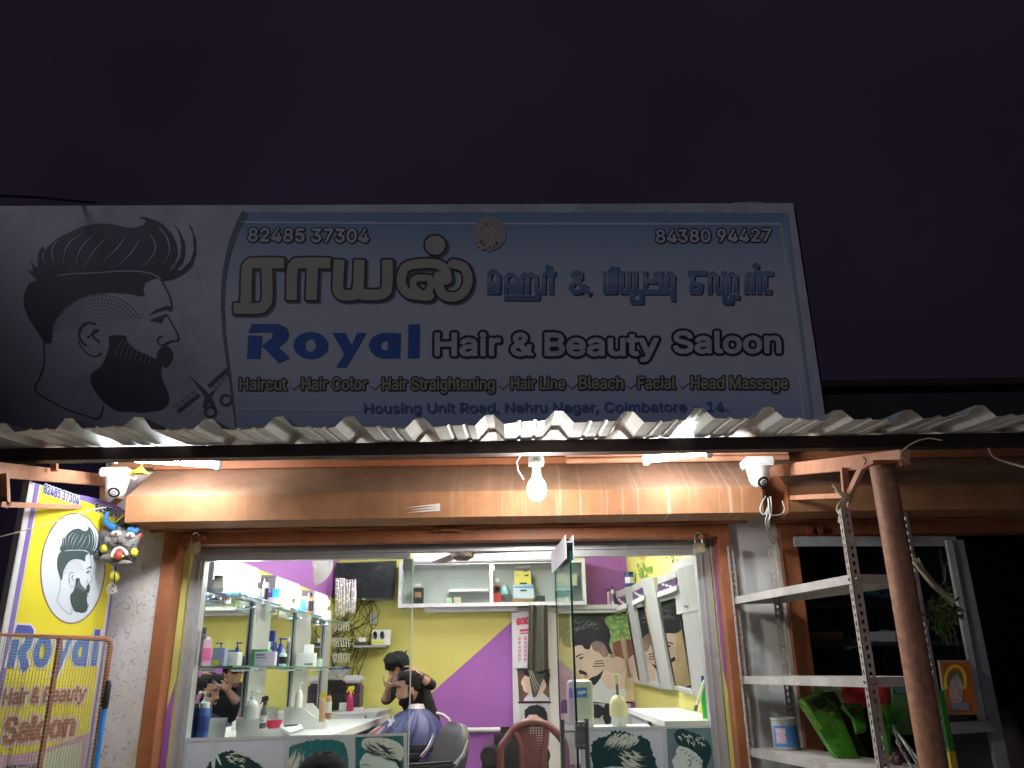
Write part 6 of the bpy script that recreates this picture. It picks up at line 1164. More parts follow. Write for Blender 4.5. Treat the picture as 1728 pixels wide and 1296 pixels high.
b = MB(); b.slab([at(472, 1227, 5.35), at(508, 1222, 5.4), at(512, 1229, 5.1), at(490, 1236, 5.05)], (0, 0, -.015)); b.mat(1).bar(at(480, 1225, 5.3), at(502, 1223, 5.35), .02, .008); solo('small_tray', b, [WHITE, BLACK], 'white tray with a dark comb beside the red bowl', 'tray')
bottle(548, 0, 0, 10, 50, 'spray', [M('amber_liquid', (.55, .34, .16), .3), YELP], 'amber spray bottle with yellow trigger on the counter', 'spray_bottle', 'spray bottle', base=onc(548, -1.3, at(548, 1207, 6.7).z)); bottle(558, 0, 0, 10, 40, 'round', [COP, BLACK, M('pale_label', 0)], 'brown and black bottle beside the amber spray bottle', base=onc(558, -1.32, at(558, 1200, 7.0).z))
bottle(372, 0, 0, 20, 56, 'can', [M('can_blue', (.03, .10, .42), .3, .2), PLAST, M('can_label_navy', (.02, .05, .25), .4, 0, .5, 60)], 'blue shaving spray can with white cap at the window edge', 'can', 'can', base=at(340, 1245, 4.75) + V((0, 0, 0)))
t = thing('red_holder', 'red and clear plastic holder behind the blue spray can', 'holder', at(345, 1245, 4.95)); b = MB(); b.slab([at(322, 1243, 4.95), at(326, 1176, 4.95), at(332, 1172, 4.95), at(354, 1172, 4.95), at(357, 1180, 4.95), at(353, 1195, 4.95), at(334, 1196, 4.95), at(334, 1243, 4.95)], (0, .06, 0)); obj('shell', b, M('holder_red', (.50, .07, .05), .35, 0, .1), t); b = MB(); b.tube([at(337 + 4.5 * math.cos(k * .5), 1187 + 5 * math.sin(k * .5), 4.94) for k in range(13)], .006, 6); obj('ring', b, PLAST, t)
# drawer unit, storage bins at the back
ct = at(605, 1201, 7.75).z; b = MB(); xa, xb_ = at(556, 1215, 7.7).x, at(634, 1215, 7.7).x; t = thing('drawer_cabinet', 'white drawer cabinet at the end of the styling counter', 'cabinet', ((xa + xb_) / 2, 7.9, FZ)); b.bx((xa, 7.7, FZ), (xb_, 8.55, ct - .02)); obj('body', b, WHITE, t); b = MB(); b.bx((xa - .01, 7.68, ct - .02), (xb_ + .015, 8.56, ct)); obj('top', b, M('grey_white_plastic', 0), t)
b = MB(); xm_ = at(617, 1215, 7.7).x; b.bx((xm_ - .008, 7.694, FZ), (xm_ + .008, 7.6995, ct - .025)); obj('shadow_gap', b, GREYD, t); b = MB(); q = at(587, 1228, 7.69); b.box(q, (.05, .02, .015), Euler((0, rad(-25), 0)).to_matrix(), .003); obj('handle', b, BLACK, t)
BIN = M('bin_dark_purple', (.045, .02, .05), .35, 0, .3, 8)
for x0, x1, lab in ((517, 541, 'dark purple storage bin at the left under the comb holders'), (578, 606, 'dark purple storage bin behind the red spray bottle')):
    a_, c_ = at(x0, 1195, 8.2), at(x1, 1195, 8.2); t = thing('storage_bin', lab, 'bin', V(((a_.x + c_.x) / 2, 8.25, ct + .001)), 'storage bins on the drawer cabinet'); h_ = 42 * mpp(a_); b = MB(); b.bx((a_.x, 8.18, ct + .001), (c_.x, 8.42, ct + h_), .02); obj('body', b, BIN, t); b = MB(); b.bx((a_.x - .008, 8.17, ct + h_), (c_.x + .008, 8.43, ct + h_ + .07), .02); obj('lid', b, M('grey_white_plastic', 0), t)
a_, c_ = at(549, 1195, 8.25), at(580, 1195, 8.25); b = MB(); b.bx((a_.x, 8.2, ct + .001), (c_.x, 8.45, ct + 50 * mpp(a_)), .01); b.mat(1).bx((a_.x - .005, 8.19, ct + 47 * mpp(a_)), (c_.x + .005, 8.46, ct + 65 * mpp(a_)), .006); b.mat(2).bx((a_.x - .006, 8.188, ct + 64 * mpp(a_)), (c_.x + .006, 8.462, ct + 68 * mpp(a_))); solo('black_box', b, [M('box_near_black', (.012, .011, .016), .4), M('cloudy_plastic', 0), NAVP], 'black box with a clear blue rimmed tray on top between the bins', 'box')
bottle(590, 0, 0, 11, 42, 'spray', [M('spray_red', (.45, .02, .08), .35), YELP], 'red spray bottle with yellow trigger on the drawer cabinet', 'spray_bottle', 'spray bottle', base=V((at(590, 1200, 7.85).x, 7.85, ct + .001)))
carton(572, 1187, 585, 1200, 7.9, .05, PLAST, 'small white carton beside the red spray bottle', ct + .001); carton(596, 1193, 612, 1198, 7.9, .06, PLAST, 'white flat packet right of the red spray bottle', ct + .001)
# wall fan, duct
fc = at(526, 954, 7.55); t = thing('wall_fan', 'grey wall fan with wire guard high on the counter wall', 'fan', fc); nn = (V((-.15, 5.0, 1.2)) - fc).normalized(); Rf = V((0, 0, 1)).rotation_difference(nn).to_matrix(); b = MB(); R0 = .20
for s_ in range(3): b.lathe(fc, [(R0 * (1, .72, .42)[s_] - .003, .05 * (0, .7, 1)[s_]), (R0 * (1, .72, .42)[s_] + .003, .05 * (0, .7, 1)[s_] + .004)], 32, Rf)
for k in range(28): a_ = k * math.pi / 14; e_ = V((math.cos(a_), math.sin(a_), 0)); b.tube([fc + Rf @ (e_ * R0), fc + Rf @ (e_ * R0 * .72 + V((0, 0, .035))), fc + Rf @ (e_ * .04 + V((0, 0, .052)))], .0018, 4, False); b.tube([fc + Rf @ (e_ * R0), fc + Rf @ (e_ * R0 * .7 - V((0, 0, .08))), fc + Rf @ (e_ * .06 - V((0, 0, .1)))], .0018, 4, False)
obj('wire_guard', b, M('fan_grey', (.52, .50, .50), .4), t); b = MB()
for k in range(3): a_ = 2.1 * k + .4; e_ = Rf @ V((math.cos(a_), math.sin(a_), .12)); e2 = Rf @ V((-math.sin(a_), math.cos(a_), .2)); b.add([fc + e_ * .03, fc + e_ * .17 + e2 * .03, fc + e_ * .16 + e2 * .10, fc + e_ * .03 + e2 * .05], [(0, 1, 2, 3)])
obj('blade', b, M('fan_blade', (.45, .40, .42), .3), t); b = MB(); b.ball(fc + nn * .02, .045, 14, 10); b.tube([fc - nn * .06, fc - nn * .16], .05, 12); b.tube([fc - nn * .14, V((XL, fc.y + .1, fc.z - .12))], .02, 8); b.bar(at(513, 967, 7.6), at(555, 966, 7.75), .03, .02); b.bar(at(512, 980, 7.6), at(548, 975, 7.75), .03, .016); obj('motor', b, M('fan_grey', 0), t, smooth=True)
b = MB(); a_, c_ = at(478, 940, 7.2), at(490, 983, 7.2); b.bx((a_.x, 7.2, c_.z), (c_.x, 7.3, a_.z + .2), .02); solo('white_duct', b, PLAST, 'white rounded duct hanging beside the wall fan', 'duct')
# ------------------------------------------------------------------ right wall: tilted mirrors, cupboard, counter
ta = rad(6.5); TP = Pl((XR - .04, 0, 1.43), (math.cos(ta), 0, math.sin(ta)))
def tmir(q, lab, bl_, br_):
    c_ = TP(q[2][0], q[2][1]); t = thing('tilted_mirror', lab, 'mirror', c_, 'tilted mirrors on the cupboard wall')
    b = MB(); b.slab([TP(x, y) for x, y in q], -TP.n * .008); obj('mirror_glass', b, MIRROR, t); b = MB(); b.stroke(TP, [q[0], q[3]], 1.6, .002); b.stroke(TP, [q[1], q[2]], 1.6, .002); obj('edge', b, BLACK, t)
    b = MB(); b.slab([TP(x, y, .012) for x, y in bl_], -TP.n * .03); obj('grey_board', b, GREYP, t); b = MB(); b.slab([TP(x, y, .015) for x, y in br_], -TP.n * .02); obj('bottom_rail', b, ALU, t)
    b = MB(); x0, y0 = q[0]; x1, y1 = q[1]; b.slab([TP(x0, y0 - 22, .005), TP(x1, y1 - 22, .005), TP(x1, y1 - 7, .005), TP(x0, y0 - 7, .005)], -TP.n * .02); b.mat(1).slab([TP(x0 - 1, y0 - 8, .03), TP(x1 + 1, y1 - 8, .03), TP(x1 + 1, y1, .03), TP(x0 - 1, y0, .03)], -TP.n * .05); b.mat(2)
    for k in range(3): xx = x0 + (x1 - x0) * (.3 + .2 * k); yy = y0 + (y1 - y0) * (.3 + .2 * k) - 18 + k * 4; b.flat(TP, [(xx, yy + 2.5), (xx - 2.5, yy - .6), (xx - 1.2, yy - 2), (xx, yy - 1), (xx + 1.2, yy - 2), (xx + 2.5, yy - .6)], .007)
    b.mat(3).slab([TP(x0 - 1, y0 - 34, .01), TP(x1 + 2, y1 - 34, .01), TP(x1 + 1, y1 - 22, .01), TP(x0, y0 - 22, .01)], -TP.n * .03); obj('top_panel', b, [M('plum_panel', (.08, .03, .11), .3, 0, .1), WHITE, PLAST, GREYP], t)
tmir([(1040, 1032), (1056, 1026), (1078, 1150), (1062, 1145)], 'narrow tilted mirror deepest on the cupboard wall', [(1053, 991), (1064, 991), (1093, 1157), (1081, 1155)], [(1062, 1144), (1079, 1149), (1079, 1154), (1062, 1148)])
tmir([(1067, 1022), (1085, 1012), (1114, 1157), (1093, 1151)], 'tilted mirror in the middle of the right wall', [(1082, 976), (1102, 975), (1134, 1165), (1115, 1162)], [(1093, 1151), (1115, 1157), (1115, 1163), (1093, 1156)])
tmir([(1110, 1008), (1140, 996), (1168, 1165), (1139, 1157)], 'wide tilted mirror nearest the window on the cupboard wall', [(1141, 960), (1176, 950), (1192, 1182), (1169, 1172)], [(1139, 1158), (1170, 1166), (1170, 1173), (1139, 1164)])
X0 = XR - .11; t = thing('wall_cupboard', 'pale grey wall cupboard with a small handle beside the right stile', 'cupboard', atX(1160, 1034, X0)); PXc = PX(X0); q = [atX(1135, 952, X0), atX(1182, 930, X0), atX(1186, 1028, X0), atX(1142, 1037, X0)]; b = MB(); b.slab(q, (.105, 0, 0)); obj('body', b, GREYP, t); b = MB(); q = atX(1157, 1023, X0 - .01); b.box(q, (.012, .06, .01), None, .003); obj('handle', b, STEEL, t)
b = MB(); q = atX(1176, 1057, XR - .02); b.box(q, (.03, .10, .22), None, .003); solo('wood_block', b, M('warm_wood', (.38, .19, .06), .5, 0, .3, 14, 0, stretch=(4, 4, .5)), 'small orange wood block on the cupboard wall under the cupboard', 'wood block')
LEAF = M('decal_leaf', (.16, .34, .04), .5, 0, .4, 30); DRY = M('decal_olive', (.10, .11, .03), .5); PRW = PX(XR - .004); b = MB(); random.seed(5)
for (cx, cy, n_, sp_) in ((1085, 962, 26, 15), (1052, 965, 12, 8), (1136, 938, 10, 12), (1063, 985, 6, 5)):
    for k in range(n_):
        a_ = random.uniform(0, 6.28); r_ = sp_ * random.uniform(.2, 1); x, y = cx + r_ * math.cos(a_), cy + r_ * .8 * math.sin(a_); l_ = random.uniform(3, 5.5); d_ = (math.cos(a_ + .4), math.sin(a_ + .4)); b.mat(0 if cy > 940 else 1).flat(PRW, [(x - d_[0] * l_, y - d_[1] * l_), (x - d_[1] * 1.6, y + d_[0] * 1.6), (x + d_[0] * l_, y + d_[1] * l_), (x + d_[1] * 1.6, y - d_[0] * 1.6)], .001 + k * .00003)
    b.mat(1).stroke(PRW, [(cx, cy + sp_ * 1.3), (cx, cy)], 1, .0016)
b.mat(2).flat(PRW, el(1083, 940, 5, 5), .002); solo('plant_decal', b, [LEAF, DRY, M('decal_ochre', (.5, .35, .03), .5)], 'green potted plant decals on the yellow wall above the cupboard', 'wall decal')
zt3 = TP(1056, 992).z
for px, py, w_, h_, mats, lab in ((1063, 988, 15, 22, [M('can_blue', 0), BLACK, M('pale_label', 0)], 'blue and white tub on top of the deepest tilted mirror'), (1028, 1022, 6, 26, [M('pale_pink_plastic', 0), BLACK], 'pale pink bottle at the end of the white ledge'), (1035, 1022, 6, 30, [PLAST, BLACK, TXT], 'white bottle with black cap at the end of the white ledge')):
    base = V((at(px, py, 8.5).x, 8.5, zb2 + .001)) if py > 1000 else atX(px, py, XR - .06)
    bottle(px, 0, 0, w_, h_, 'round' if py > 1000 else 'tub', mats, lab, 'bottle', 'bottle', 'bottles on the right side', base=base)
zr = at(1130, 1203, 5.6).z; b = MB(); xr0 = .80; b.bx((xr0, 4.75, zr - .03), (XR - .005, 6.3, zr)); b.mat(1).bx((xr0 + .02, 4.77, FZ), (XR - .005, 6.28, zr - .03)); b.mat(2).bx((xr0 + .0, 5.35, zr - .10), (xr0 + .019, 5.42, zr - .031)); solo('side_counter', b, [WHITE, M('grey_white_plastic', 0), GREYD], 'white counter along the cupboard wall behind the window prints', 'counter')
gp = V((XR - .13, 4.95, zr + .001)); gx = at(1190, 1195, 4.9)
bottle(1190, 0, 0, 11, 68, 'round', [M('bottle_green_clear', (.05, .55, .06), .15, 0, .2, 10), M('can_blue', 0)], 'bright green bottle by the right window stile', 'bottle', 'bottle', base=V((gx.x, 4.9, zr + .001)))
b = MB(); b.bar(at(1189, 1148, 4.86), at(1174, 1197, 4.86), .022, .012); b.mat(1).bar(at(1175, 1190, 4.855), at(1173, 1200, 4.855), .026, .016); solo('white_brush', b, [PLAST, GREYD], 'white brush handle leaning against the green bottle', 'brush')
# water jug and cream sprayer on a low stand
zj = at(985, 1228, 5.2).z; b = MB(); b.bx((.38, 5.05, zj - .03), (.80, 5.45, zj)); b.mat(1)
for x in (.40, .78):
    for y in (5.07, 5.43): b.bar((x, y, FZ), (x, y, zj - .03), .03, .03)
solo('small_stand', b, [WHITE, ALUD], 'low white stand under the water jug behind the window', 'stand')
a_, c_ = at(960, 1226, 5.15), at(1004, 1226, 5.15); w_ = c_.x - a_.x; h_ = (1226 - 1149) * mpp(a_); cj = V(((a_.x + c_.x) / 2, 5.22, zj))
t = thing('water_jug', 'cloudy plastic water container with a blue label behind the window', 'jug', cj); b = MB(); n = 28; prof = [(.92, 0), (1, .02), (1, h_ * .25), (.975, h_ * .27), (1, h_ * .29), (1, h_ * .45), (.975, h_ * .47), (1, h_ * .49), (1, h_ * .88), (.93, h_ * .96), (.7, h_)]; vs = []; fs = []
for r_, z in prof:
    for k in range(n): a2 = 2 * math.pi * k / n; cx, sy = math.cos(a2), math.sin(a2); e_ = .35; vs.append(cj + V((math.copysign(abs(cx) ** e_, cx) * w_ / 2 * r_, math.copysign(abs(sy) ** e_, sy) * .07 * r_, z)))
for i in range(len(prof) - 1):
    for k in range(n): fs.append((i * n + k, i * n + (k + 1) % n, (i + 1) * n + (k + 1) % n, (i + 1) * n + k))
fs += [list(range(n))[::-1], [(len(prof) - 1) * n + k for k in range(n)]]; b.add(vs, fs); obj('container', b, M('cloudy_jug', (.52, .56, .42), .3, 0, .1, 8), t, smooth=True)
pj = PY(5.22 - .0725); b = MB(); b.flat(pj, [(960, 1162), (990, 1160), (991, 1176), (961, 1178)], .001); obj('label', b, M('jug_label_blue', (.05, .18, .45), .4, 0, .6, 40), t); b = MB(); b.text(pj, 'win', [(989, 1165), (975, 1166), (975, 1173), (989, 1172)], .002, .03); obj('label_text', b, WHITE, t)
sc_ = V((at(1045, 1226, 5.3).x, 5.3, zj)); s = mpp(sc_); t = thing('cream_sprayer', 'cream domed sprayer with a grey neck beside the water jug', 'sprayer', sc_ - V((0, 0, 0))); b = MB(); b.lathe(sc_, [(12 * s, 0), (12 * s, 15 * s)], 20); obj('base', b, M('clear_plastic', 0), t, smooth=True); b = MB(); b.lathe(sc_, [(14 * s, 15 * s), (15 * s, 17 * s), (15 * s, 32 * s), (13 * s, 40 * s), (9 * s, 46 * s), (3.5 * s, 49 * s)], 24); b.lathe(sc_, [(5 * s, 66 * s), (5 * s, 82 * s), (3 * s, 83 * s)], 14); obj('dome', b, M('cream_plastic_shell', (.66, .60, .36), .35, 0, .04), t, smooth=True); b = MB(); b.lathe(sc_, [(2.6 * s, 48 * s), (2.4 * s, 67 * s)], 12); obj('neck', b, GREYD, t, smooth=True)
b = MB(); b.tube([at(750, 1232, 8.55), at(862, 1231, 8.55)], .022, 10); b.mat(0).tube([at(781, 1226, 8.55), at(781, 1238, 8.55)], .014, 8); solo('white_pipe', b, WHITE, 'white pipe running along the purple back wall', 'pipe', smooth=True)
# ------------------------------------------------------------------ chairs
PLC = M('maroon_plastic', (.15, .058, .052), .35, 0, .08, 8, 0); Yk = 6.1
t = thing('plastic_chair', 'maroon plastic armchair with a woven pattern back near the door', 'plastic chair', V((at(890, 1250, Yk).x, Yk + .1, FZ))); fk = lambda P, Y=Yk: [at(800 + x / 8.64, 1180 + y / 8.64, Y) for x, y in P]
b = MB(); Pt = smooth([(385, 1000), (388, 720), (460, 600), (560, 460), (640, 390), (740, 345), (850, 328), (960, 340), (1050, 370), (1150, 440), (1260, 560), (1330, 700), (1340, 1000)], 4, False); b.tube(fk(Pt), .026, 10); b.tube(fk(smooth([(600, 480), (660, 620), (700, 800), (700, 1000)], 3, False), Yk - .01), .02, 8); b.tube(fk(smooth([(1060, 440), (1050, 620), (1020, 800), (1020, 1000)], 3, False), Yk - .01), .02, 8); obj('back_frame', b, PLC, t, smooth=True)
b = MB(); x0, x1, y0, y1 = 640, 1050, 400, 1020
for k in range(11): x = x0 + (x1 - x0) * k / 10; b.bar(*fk([(x, y0), (x + (850 - x) * .14, y1)], Yk - .004), .009, .008, up=(0, 1, 0))
for k in range(18): y = y0 + (y1 - y0) * k / 17; b.bar(*fk([(x0 + (y - y0) * .05, y), (x1 - (y - y0) * .05, y)], Yk - .001 - .002 * (k % 2)), .011, .008, up=(0, 1, 0))
obj('woven_back', b, PLC, t)
b = MB(); sx_, ex_ = at(845, 1296, Yk).x, at(955, 1296, Yk).x; b.bx((sx_ + .02, Yk - .02, FZ + .40), (ex_ - .02, Yk + .45, FZ + .43), .01); obj('seat', b, PLC, t)
for x in (sx_ + .03, ex_ - .03):
    for y in (Yk, Yk + .42): b = MB(); b.bar((x, y, FZ), (x, y, FZ + .40), .04, .04, bev=.005); obj('leg', b, PLC, t)
    b = MB(); b.bar((x, Yk, FZ + .62), (x, Yk + .42, FZ + .62), .05, .025, bev=.005); obj('armrest', b, PLC, t)
LEA = M('black_vinyl', (.02, .02, .021), .4, 0, .3, 30, .1); LEG_ = M('grey_vinyl', (.055, .055, .056), .45, 0, .3, 30, .15)
def barber_chair(c, rz, lab, back, hr, bh=1.0):
    t = thing('barber_chair', lab, 'barber chair', c, 'barber chairs'); R = Euler((0, 0, rz)).to_matrix(); q = lambda x, y, z: V(c) + R @ V((x, y, z))
    b = MB(); b.box(q(0, 0, .52), (.5, .5, .13), R, .04); obj('seat', b, LEA, t)
    b = MB(); Rb = R @ Euler((rad(-14), 0, 0)).to_matrix(); n = 16; vs = []; fs = []
    pr = [(.0, .20), (.05, .22), (.1, .235), (.2, .242), (.28, .24), (.36, .228), (.42, .21), (.47, .18), (.50, .155), (.52, .125), (.53, .09)]; pr = [(z * bh, w_) for z, w_ in pr]; ring_ = []
    for z, w_ in pr:
        for k in range(n * 2): a_ = 2 * math.pi * k / (2 * n); cx, sy = math.cos(a_), math.sin(a_); vs.append(q(0, .24, .58) + Rb @ V((w_ * math.copysign(abs(cx) ** .6, cx), .05 * math.copysign(abs(sy) ** .6, sy) * (1 if z < .5 * bh else .75), z)))
    for i in range(len(pr) - 1):
        for k in range(2 * n): fs.append((i * 2 * n + k, i * 2 * n + (k + 1) % (2 * n), (i + 1) * 2 * n + (k + 1) % (2 * n), (i + 1) * 2 * n + k))
    fs += [list(range(2 * n))[::-1], [(len(pr) - 1) * 2 * n + k for k in range(2 * n)]]; b.add(vs, fs); obj('backrest', b, LEG_ if back else LEA, t, smooth=True)
    if hr: b = MB(); b.ball(q(0, .24, .58) + Rb @ V((0, .02, .66)), (.13, .05, .10), 16, 10, Rb); b.tube([q(0, .24, .58) + Rb @ V((0, .03, .45)), q(0, .24, .58) + Rb @ V((0, .03, .62))], .012, 8); obj('headrest', b, LEA, t, smooth=True)
    for s_ in (-1, 1):
        b = MB(); b.bar(q(s_ * .29, -.2, .76), q(s_ * .29, .2, .76), .07, .05, bev=.015); obj('arm_pad', b, LEA, t); b = MB(); b.tube([q(s_ * .29, -.16, .74), q(s_ * .29, -.2, .6), q(s_ * .27, -.18, .5)], .014, 8); obj('arm_tube', b, STEEL, t, smooth=True); b = MB(); b.tube([q(s_ * .29, .18, .74), q(s_ * .3, .26, .82), q(s_ * .29, .3, .9)], .012, 8); obj('arm_tube', b, STEEL, t, smooth=True)
    b = MB(); b.lathe(V(c), [(.28, 0), (.28, .02), (.1, .04), (.06, .06), (.05, .45)], 24); obj('base', b, STEEL, t, smooth=True); return t
cx_ = at(700, 1250, 6.0); barber_chair((cx_.x - .02, 5.85, FZ), rad(-62), 'empty black barber chair with its back to the doorway', 1, 0, .80)
cu = at(690, 1163, 7.2); ck = barber_chair((cu.x + .06, 7.2, FZ), rad(-90), 'black barber chair under the man in the cape', 0, 0, .62)
b = MB(); b.bar(at(738, 1240, 7.5), at(766, 1238, 7.5), .10, .085, bev=.03); obj('arm_pad', b, LEA, ck)
b = MB(); b.tube([at(*q) for q in ((736, 1203, 7.5), (748, 1206, 7.5), (757, 1213, 7.5), (762, 1226, 7.5), (765, 1240, 7.5))], .011, 8); obj('arm_tube', b, WHITE, ck, smooth=True)
Ys_ = 8.0; t = thing('armchair', 'black padded armchair against the purple wall behind the plastic chair', 'armchair', V((at(865, 1270, Ys_).x, Ys_, FZ)))
p, q = at(833, 1228, Ys_), at(905, 1228, Ys_); b = MB(); b.box(((p.x + q.x) / 2, Ys_ + .1, (FZ + .3 + p.z) / 2), (q.x - p.x, .16, p.z - FZ - .3), None, .06); obj('backrest', b, LEA, t, smooth=True)
b = MB(); b.box(((p.x + q.x) / 2, Ys_ - .22, FZ + .34), (q.x - p.x, .55, .18), None, .05); obj('seat', b, LEA, t, smooth=True)
for x in (p.x - .03, q.x + .03): b = MB(); zt_a = at(833, 1256, Ys_ - .3).z; b.tube([(x, Ys_ + .02, zt_a - .08), (x, Ys_ - .48, zt_a - .08)], .075, 14); b.box((x, Ys_ - .23, (FZ + zt_a - .1) / 2 + .0), (.12, .46, zt_a - .1 - FZ), None, .03); obj('armrest', b, LEA, t, smooth=True)
# ------------------------------------------------------------------ people
from mathutils.bvhtree import BVHTree
HL = [(-.118, .020, .066, .0), (-.108, .036, .080, .015), (-.09, .048, .088, .035), (-.065, .058, .090, .055), (-.035, .066, .088, .072), (-.005, .071, .087, .086), (.025, .074, .088, .094), (.055, .073, .086, .096), (.08, .066, .074, .085), (.10, .050, .054, .064), (.113, .030, .032, .038), (.119, .008, .008, .010)]
def _hl(z):
    for i in range(len(HL) - 1):
        if HL[i][0] <= z <= HL[i + 1][0]:
            t_ = (z - HL[i][0]) / (HL[i + 1][0] - HL[i][0]); t_ = t_ * t_ * (3 - 2 * t_) * .35 + t_ * .65; return [HL[i][q] + (HL[i + 1][q] - HL[i][q]) * t_ for q in (1, 2, 3)]
    return HL[-1][1:] if z > 0 else HL[0][1:]
def face_bump(x, z):                                       # how far the face stands out beyond the plain skull
    g = lambda u, s: math.exp(-(u / s) ** 2)
    nz = 0 if z < -.050 else ((z + .050) / .012 * .027 if z < -.038 else (max(0, .005 + .022 * (.028 - z) / .066) if z < .028 else .005 * g(z - .028, .012)))
    wd = .013 if z < -.02 else .009
    return nz * g(x, wd) + .007 * g(z + .066, .006) * g(x, .022) + .006 * g(z + .079, .006) * g(x, .019) + .006 * g(z + .104, .012) * g(x, .02) + .005 * g(z - .036, .008) * g(abs(x) - .025, .025) - .007 * g(z - .016, .011) * g(abs(x) - .031, .014) - .003 * g(z + .072, .003) * g(x, .025)
def head_pt(z, k, n, g=0.0):
    w_, f, bk = _hl(z); a = 2 * math.pi * k / n; cx, sy = math.cos(a), math.sin(a); x = (w_ + g) * cx; y = (bk + g) * sy if sy > 0 else (f + g) * sy
    if sy < 0: y -= face_bump(x, z) * (1 if g == 0 else .5)
    return V((x, y, z))
def head_mesh(b, c, R, sc=1.0, n=64):
    zz = [-.118 + .237 * i / 60 for i in range(61)]
    vs = [V(c) + R @ (head_pt(z, k, n) * sc) for z in zz for k in range(n)]; fs = [(i * n + k, i * n + (k + 1) % n, (i + 1) * n + (k + 1) % n, (i + 1) * n + k) for i in range(60) for k in range(n)]
    fs += [list(range(n))[::-1], [60 * n + k for k in range(n)]]; b.add(vs, fs)
    for s in (-1, 1): b.ball(V(c) + R @ (V((s * .073, .012, -.012)) * sc), (.012 * sc, .017 * sc, .032 * sc), 10, 8, R @ Euler((rad(-12), 0, rad(s * 20))).to_matrix())
def shell(b, c, R, sc, keep, gap, amp, seed, n=40, sub=4):
    rnd = random.Random(seed); rows = [-.118 + .237 * i / 44 for i in range(45)]; P = []; ok = []
    for z in rows:
        for k in range(n):
            p = head_pt(z, k, n, .0015)
            kk = keep(p); ok.append(kk > 0); d = V((p.x, p.y, p.z * .8)).normalized(); P.append(V(c) + R @ ((p + d * (gap(p) * min(1, max(kk, .15)) + rnd.uniform(-1, 1) * amp)) * sc))
    fs = []
    for i in range(len(rows) - 1):
        for k in range(n):
            q = (i * n + k, i * n + (k + 1) % n, (i + 1) * n + (k + 1) % n, (i + 1) * n + k)
            if sum(ok[j] for j in q) >= 3: fs.append(q)
    b.add(P, fs)
def skinned(nodes, edges, head=None, vox=.0055):
    names = list(nodes); ix = {k: i for i, k in enumerate(names)}; me = bpy.data.meshes.new('person'); me.from_pydata([tuple(nodes[k][0]) for k in names], [(ix[a], ix[c]) for a, c in edges], [])
    ob = bpy.data.objects.new('person', me); COL.objects.link(ob); m = ob.modifiers.new('s', 'SKIN'); m.use_smooth_shade = True
    for i, k in enumerate(names):
        r = nodes[k][1]; me.skin_vertices[0].data[i].radius = r if isinstance(r, tuple) else (r, r)
    me.skin_vertices[0].data[0].use_root = True
    ob.modifiers.new('d', 'SUBSURF').levels = 2
    dg = bpy.context.evaluated_depsgraph_get(); m2 = bpy.data.meshes.new_from_object(ob.evaluated_get(dg)); b = MB(); b.add([v.co for v in m2.vertices], [list(p.vertices) for p in m2.polygons]); bpy.data.objects.remove(ob)
    if head: head_mesh(b, *head)
    me3 = bpy.data.meshes.new('person'); me3.from_pydata([tuple(p) for p in b.v], [], b.f); ob = bpy.data.objects.new('person', me3); COL.objects.link(ob); r = ob.modifiers.new('r', 'REMESH'); r.mode = 'VOXEL'; r.voxel_size = vox; sm_ = ob.modifiers.new('sm', 'SMOOTH'); sm_.iterations = 1; sm_.factor = .4
    dg = bpy.context.evaluated_depsgraph_get(); m4 = bpy.data.meshes.new_from_object(ob.evaluated_get(dg)); o = MB(); o.add([v.co for v in m4.vertices], [list(p.vertices) for p in m4.polygons]); bpy.data.objects.remove(ob); return o
def color_by(mb, fn):
    for i, f in enumerate(mb.f):
        c = sum((mb.v[j] for j in f), V((0, 0, 0))) / len(f); mb.m[i] = fn(c)
def hand(nodes, edges, wrist, name, palm, fing, thumb, curl, L=.085):
    w = nodes[wrist][0]; nodes[name] = (w.lerp(palm, .7), .021); edges.append((wrist, name)); ax = (palm - w).normalized(); sd = thumb.normalized()
    for k, (o, l_) in enumerate(((.026, .92), (.009, 1), (-.009, .94), (-.025, .76))):
        b0 = palm + sd * o; d1 = (fing + sd * (o * 3)).normalized(); d2 = (d1 + curl * .7).normalized(); d3 = (d2 + curl * .9).normalized(); p1 = b0 + d1 * L * l_ * .45; p2 = p1 + d2 * L * l_ * .32; p3 = p2 + d3 * L * l_ * .23
        for j, (p, r) in enumerate(((b0, .0098), (p1, .0088), (p2, .008), (p3, .0066))): nodes[f'{name}{k}{j}'] = (p, r); edges.append((name if j == 0 else f'{name}{k}{j-1}', f'{name}{k}{j}'))
    t1 = w.lerp(palm, .55) + sd * .034; t2 = t1 + (sd * .6 + ax * .8 + curl * .4).normalized() * .034; t3 = t2 + (ax + curl * .8).normalized() * .026
    for j, (p, r) in enumerate(((t1, .0115), (t2, .0095), (t3, .0075))): nodes[f'{name}t{j}'] = (p, r); edges.append((name if j == 0 else f'{name}t{j-1}', f'{name}t{j}'))
SHIRT = M('black_shirt', (.012, .011, .013), .85, 0, .3, 30, .2); TROU = M('dark_trousers', (.03, .03, .035), .8)
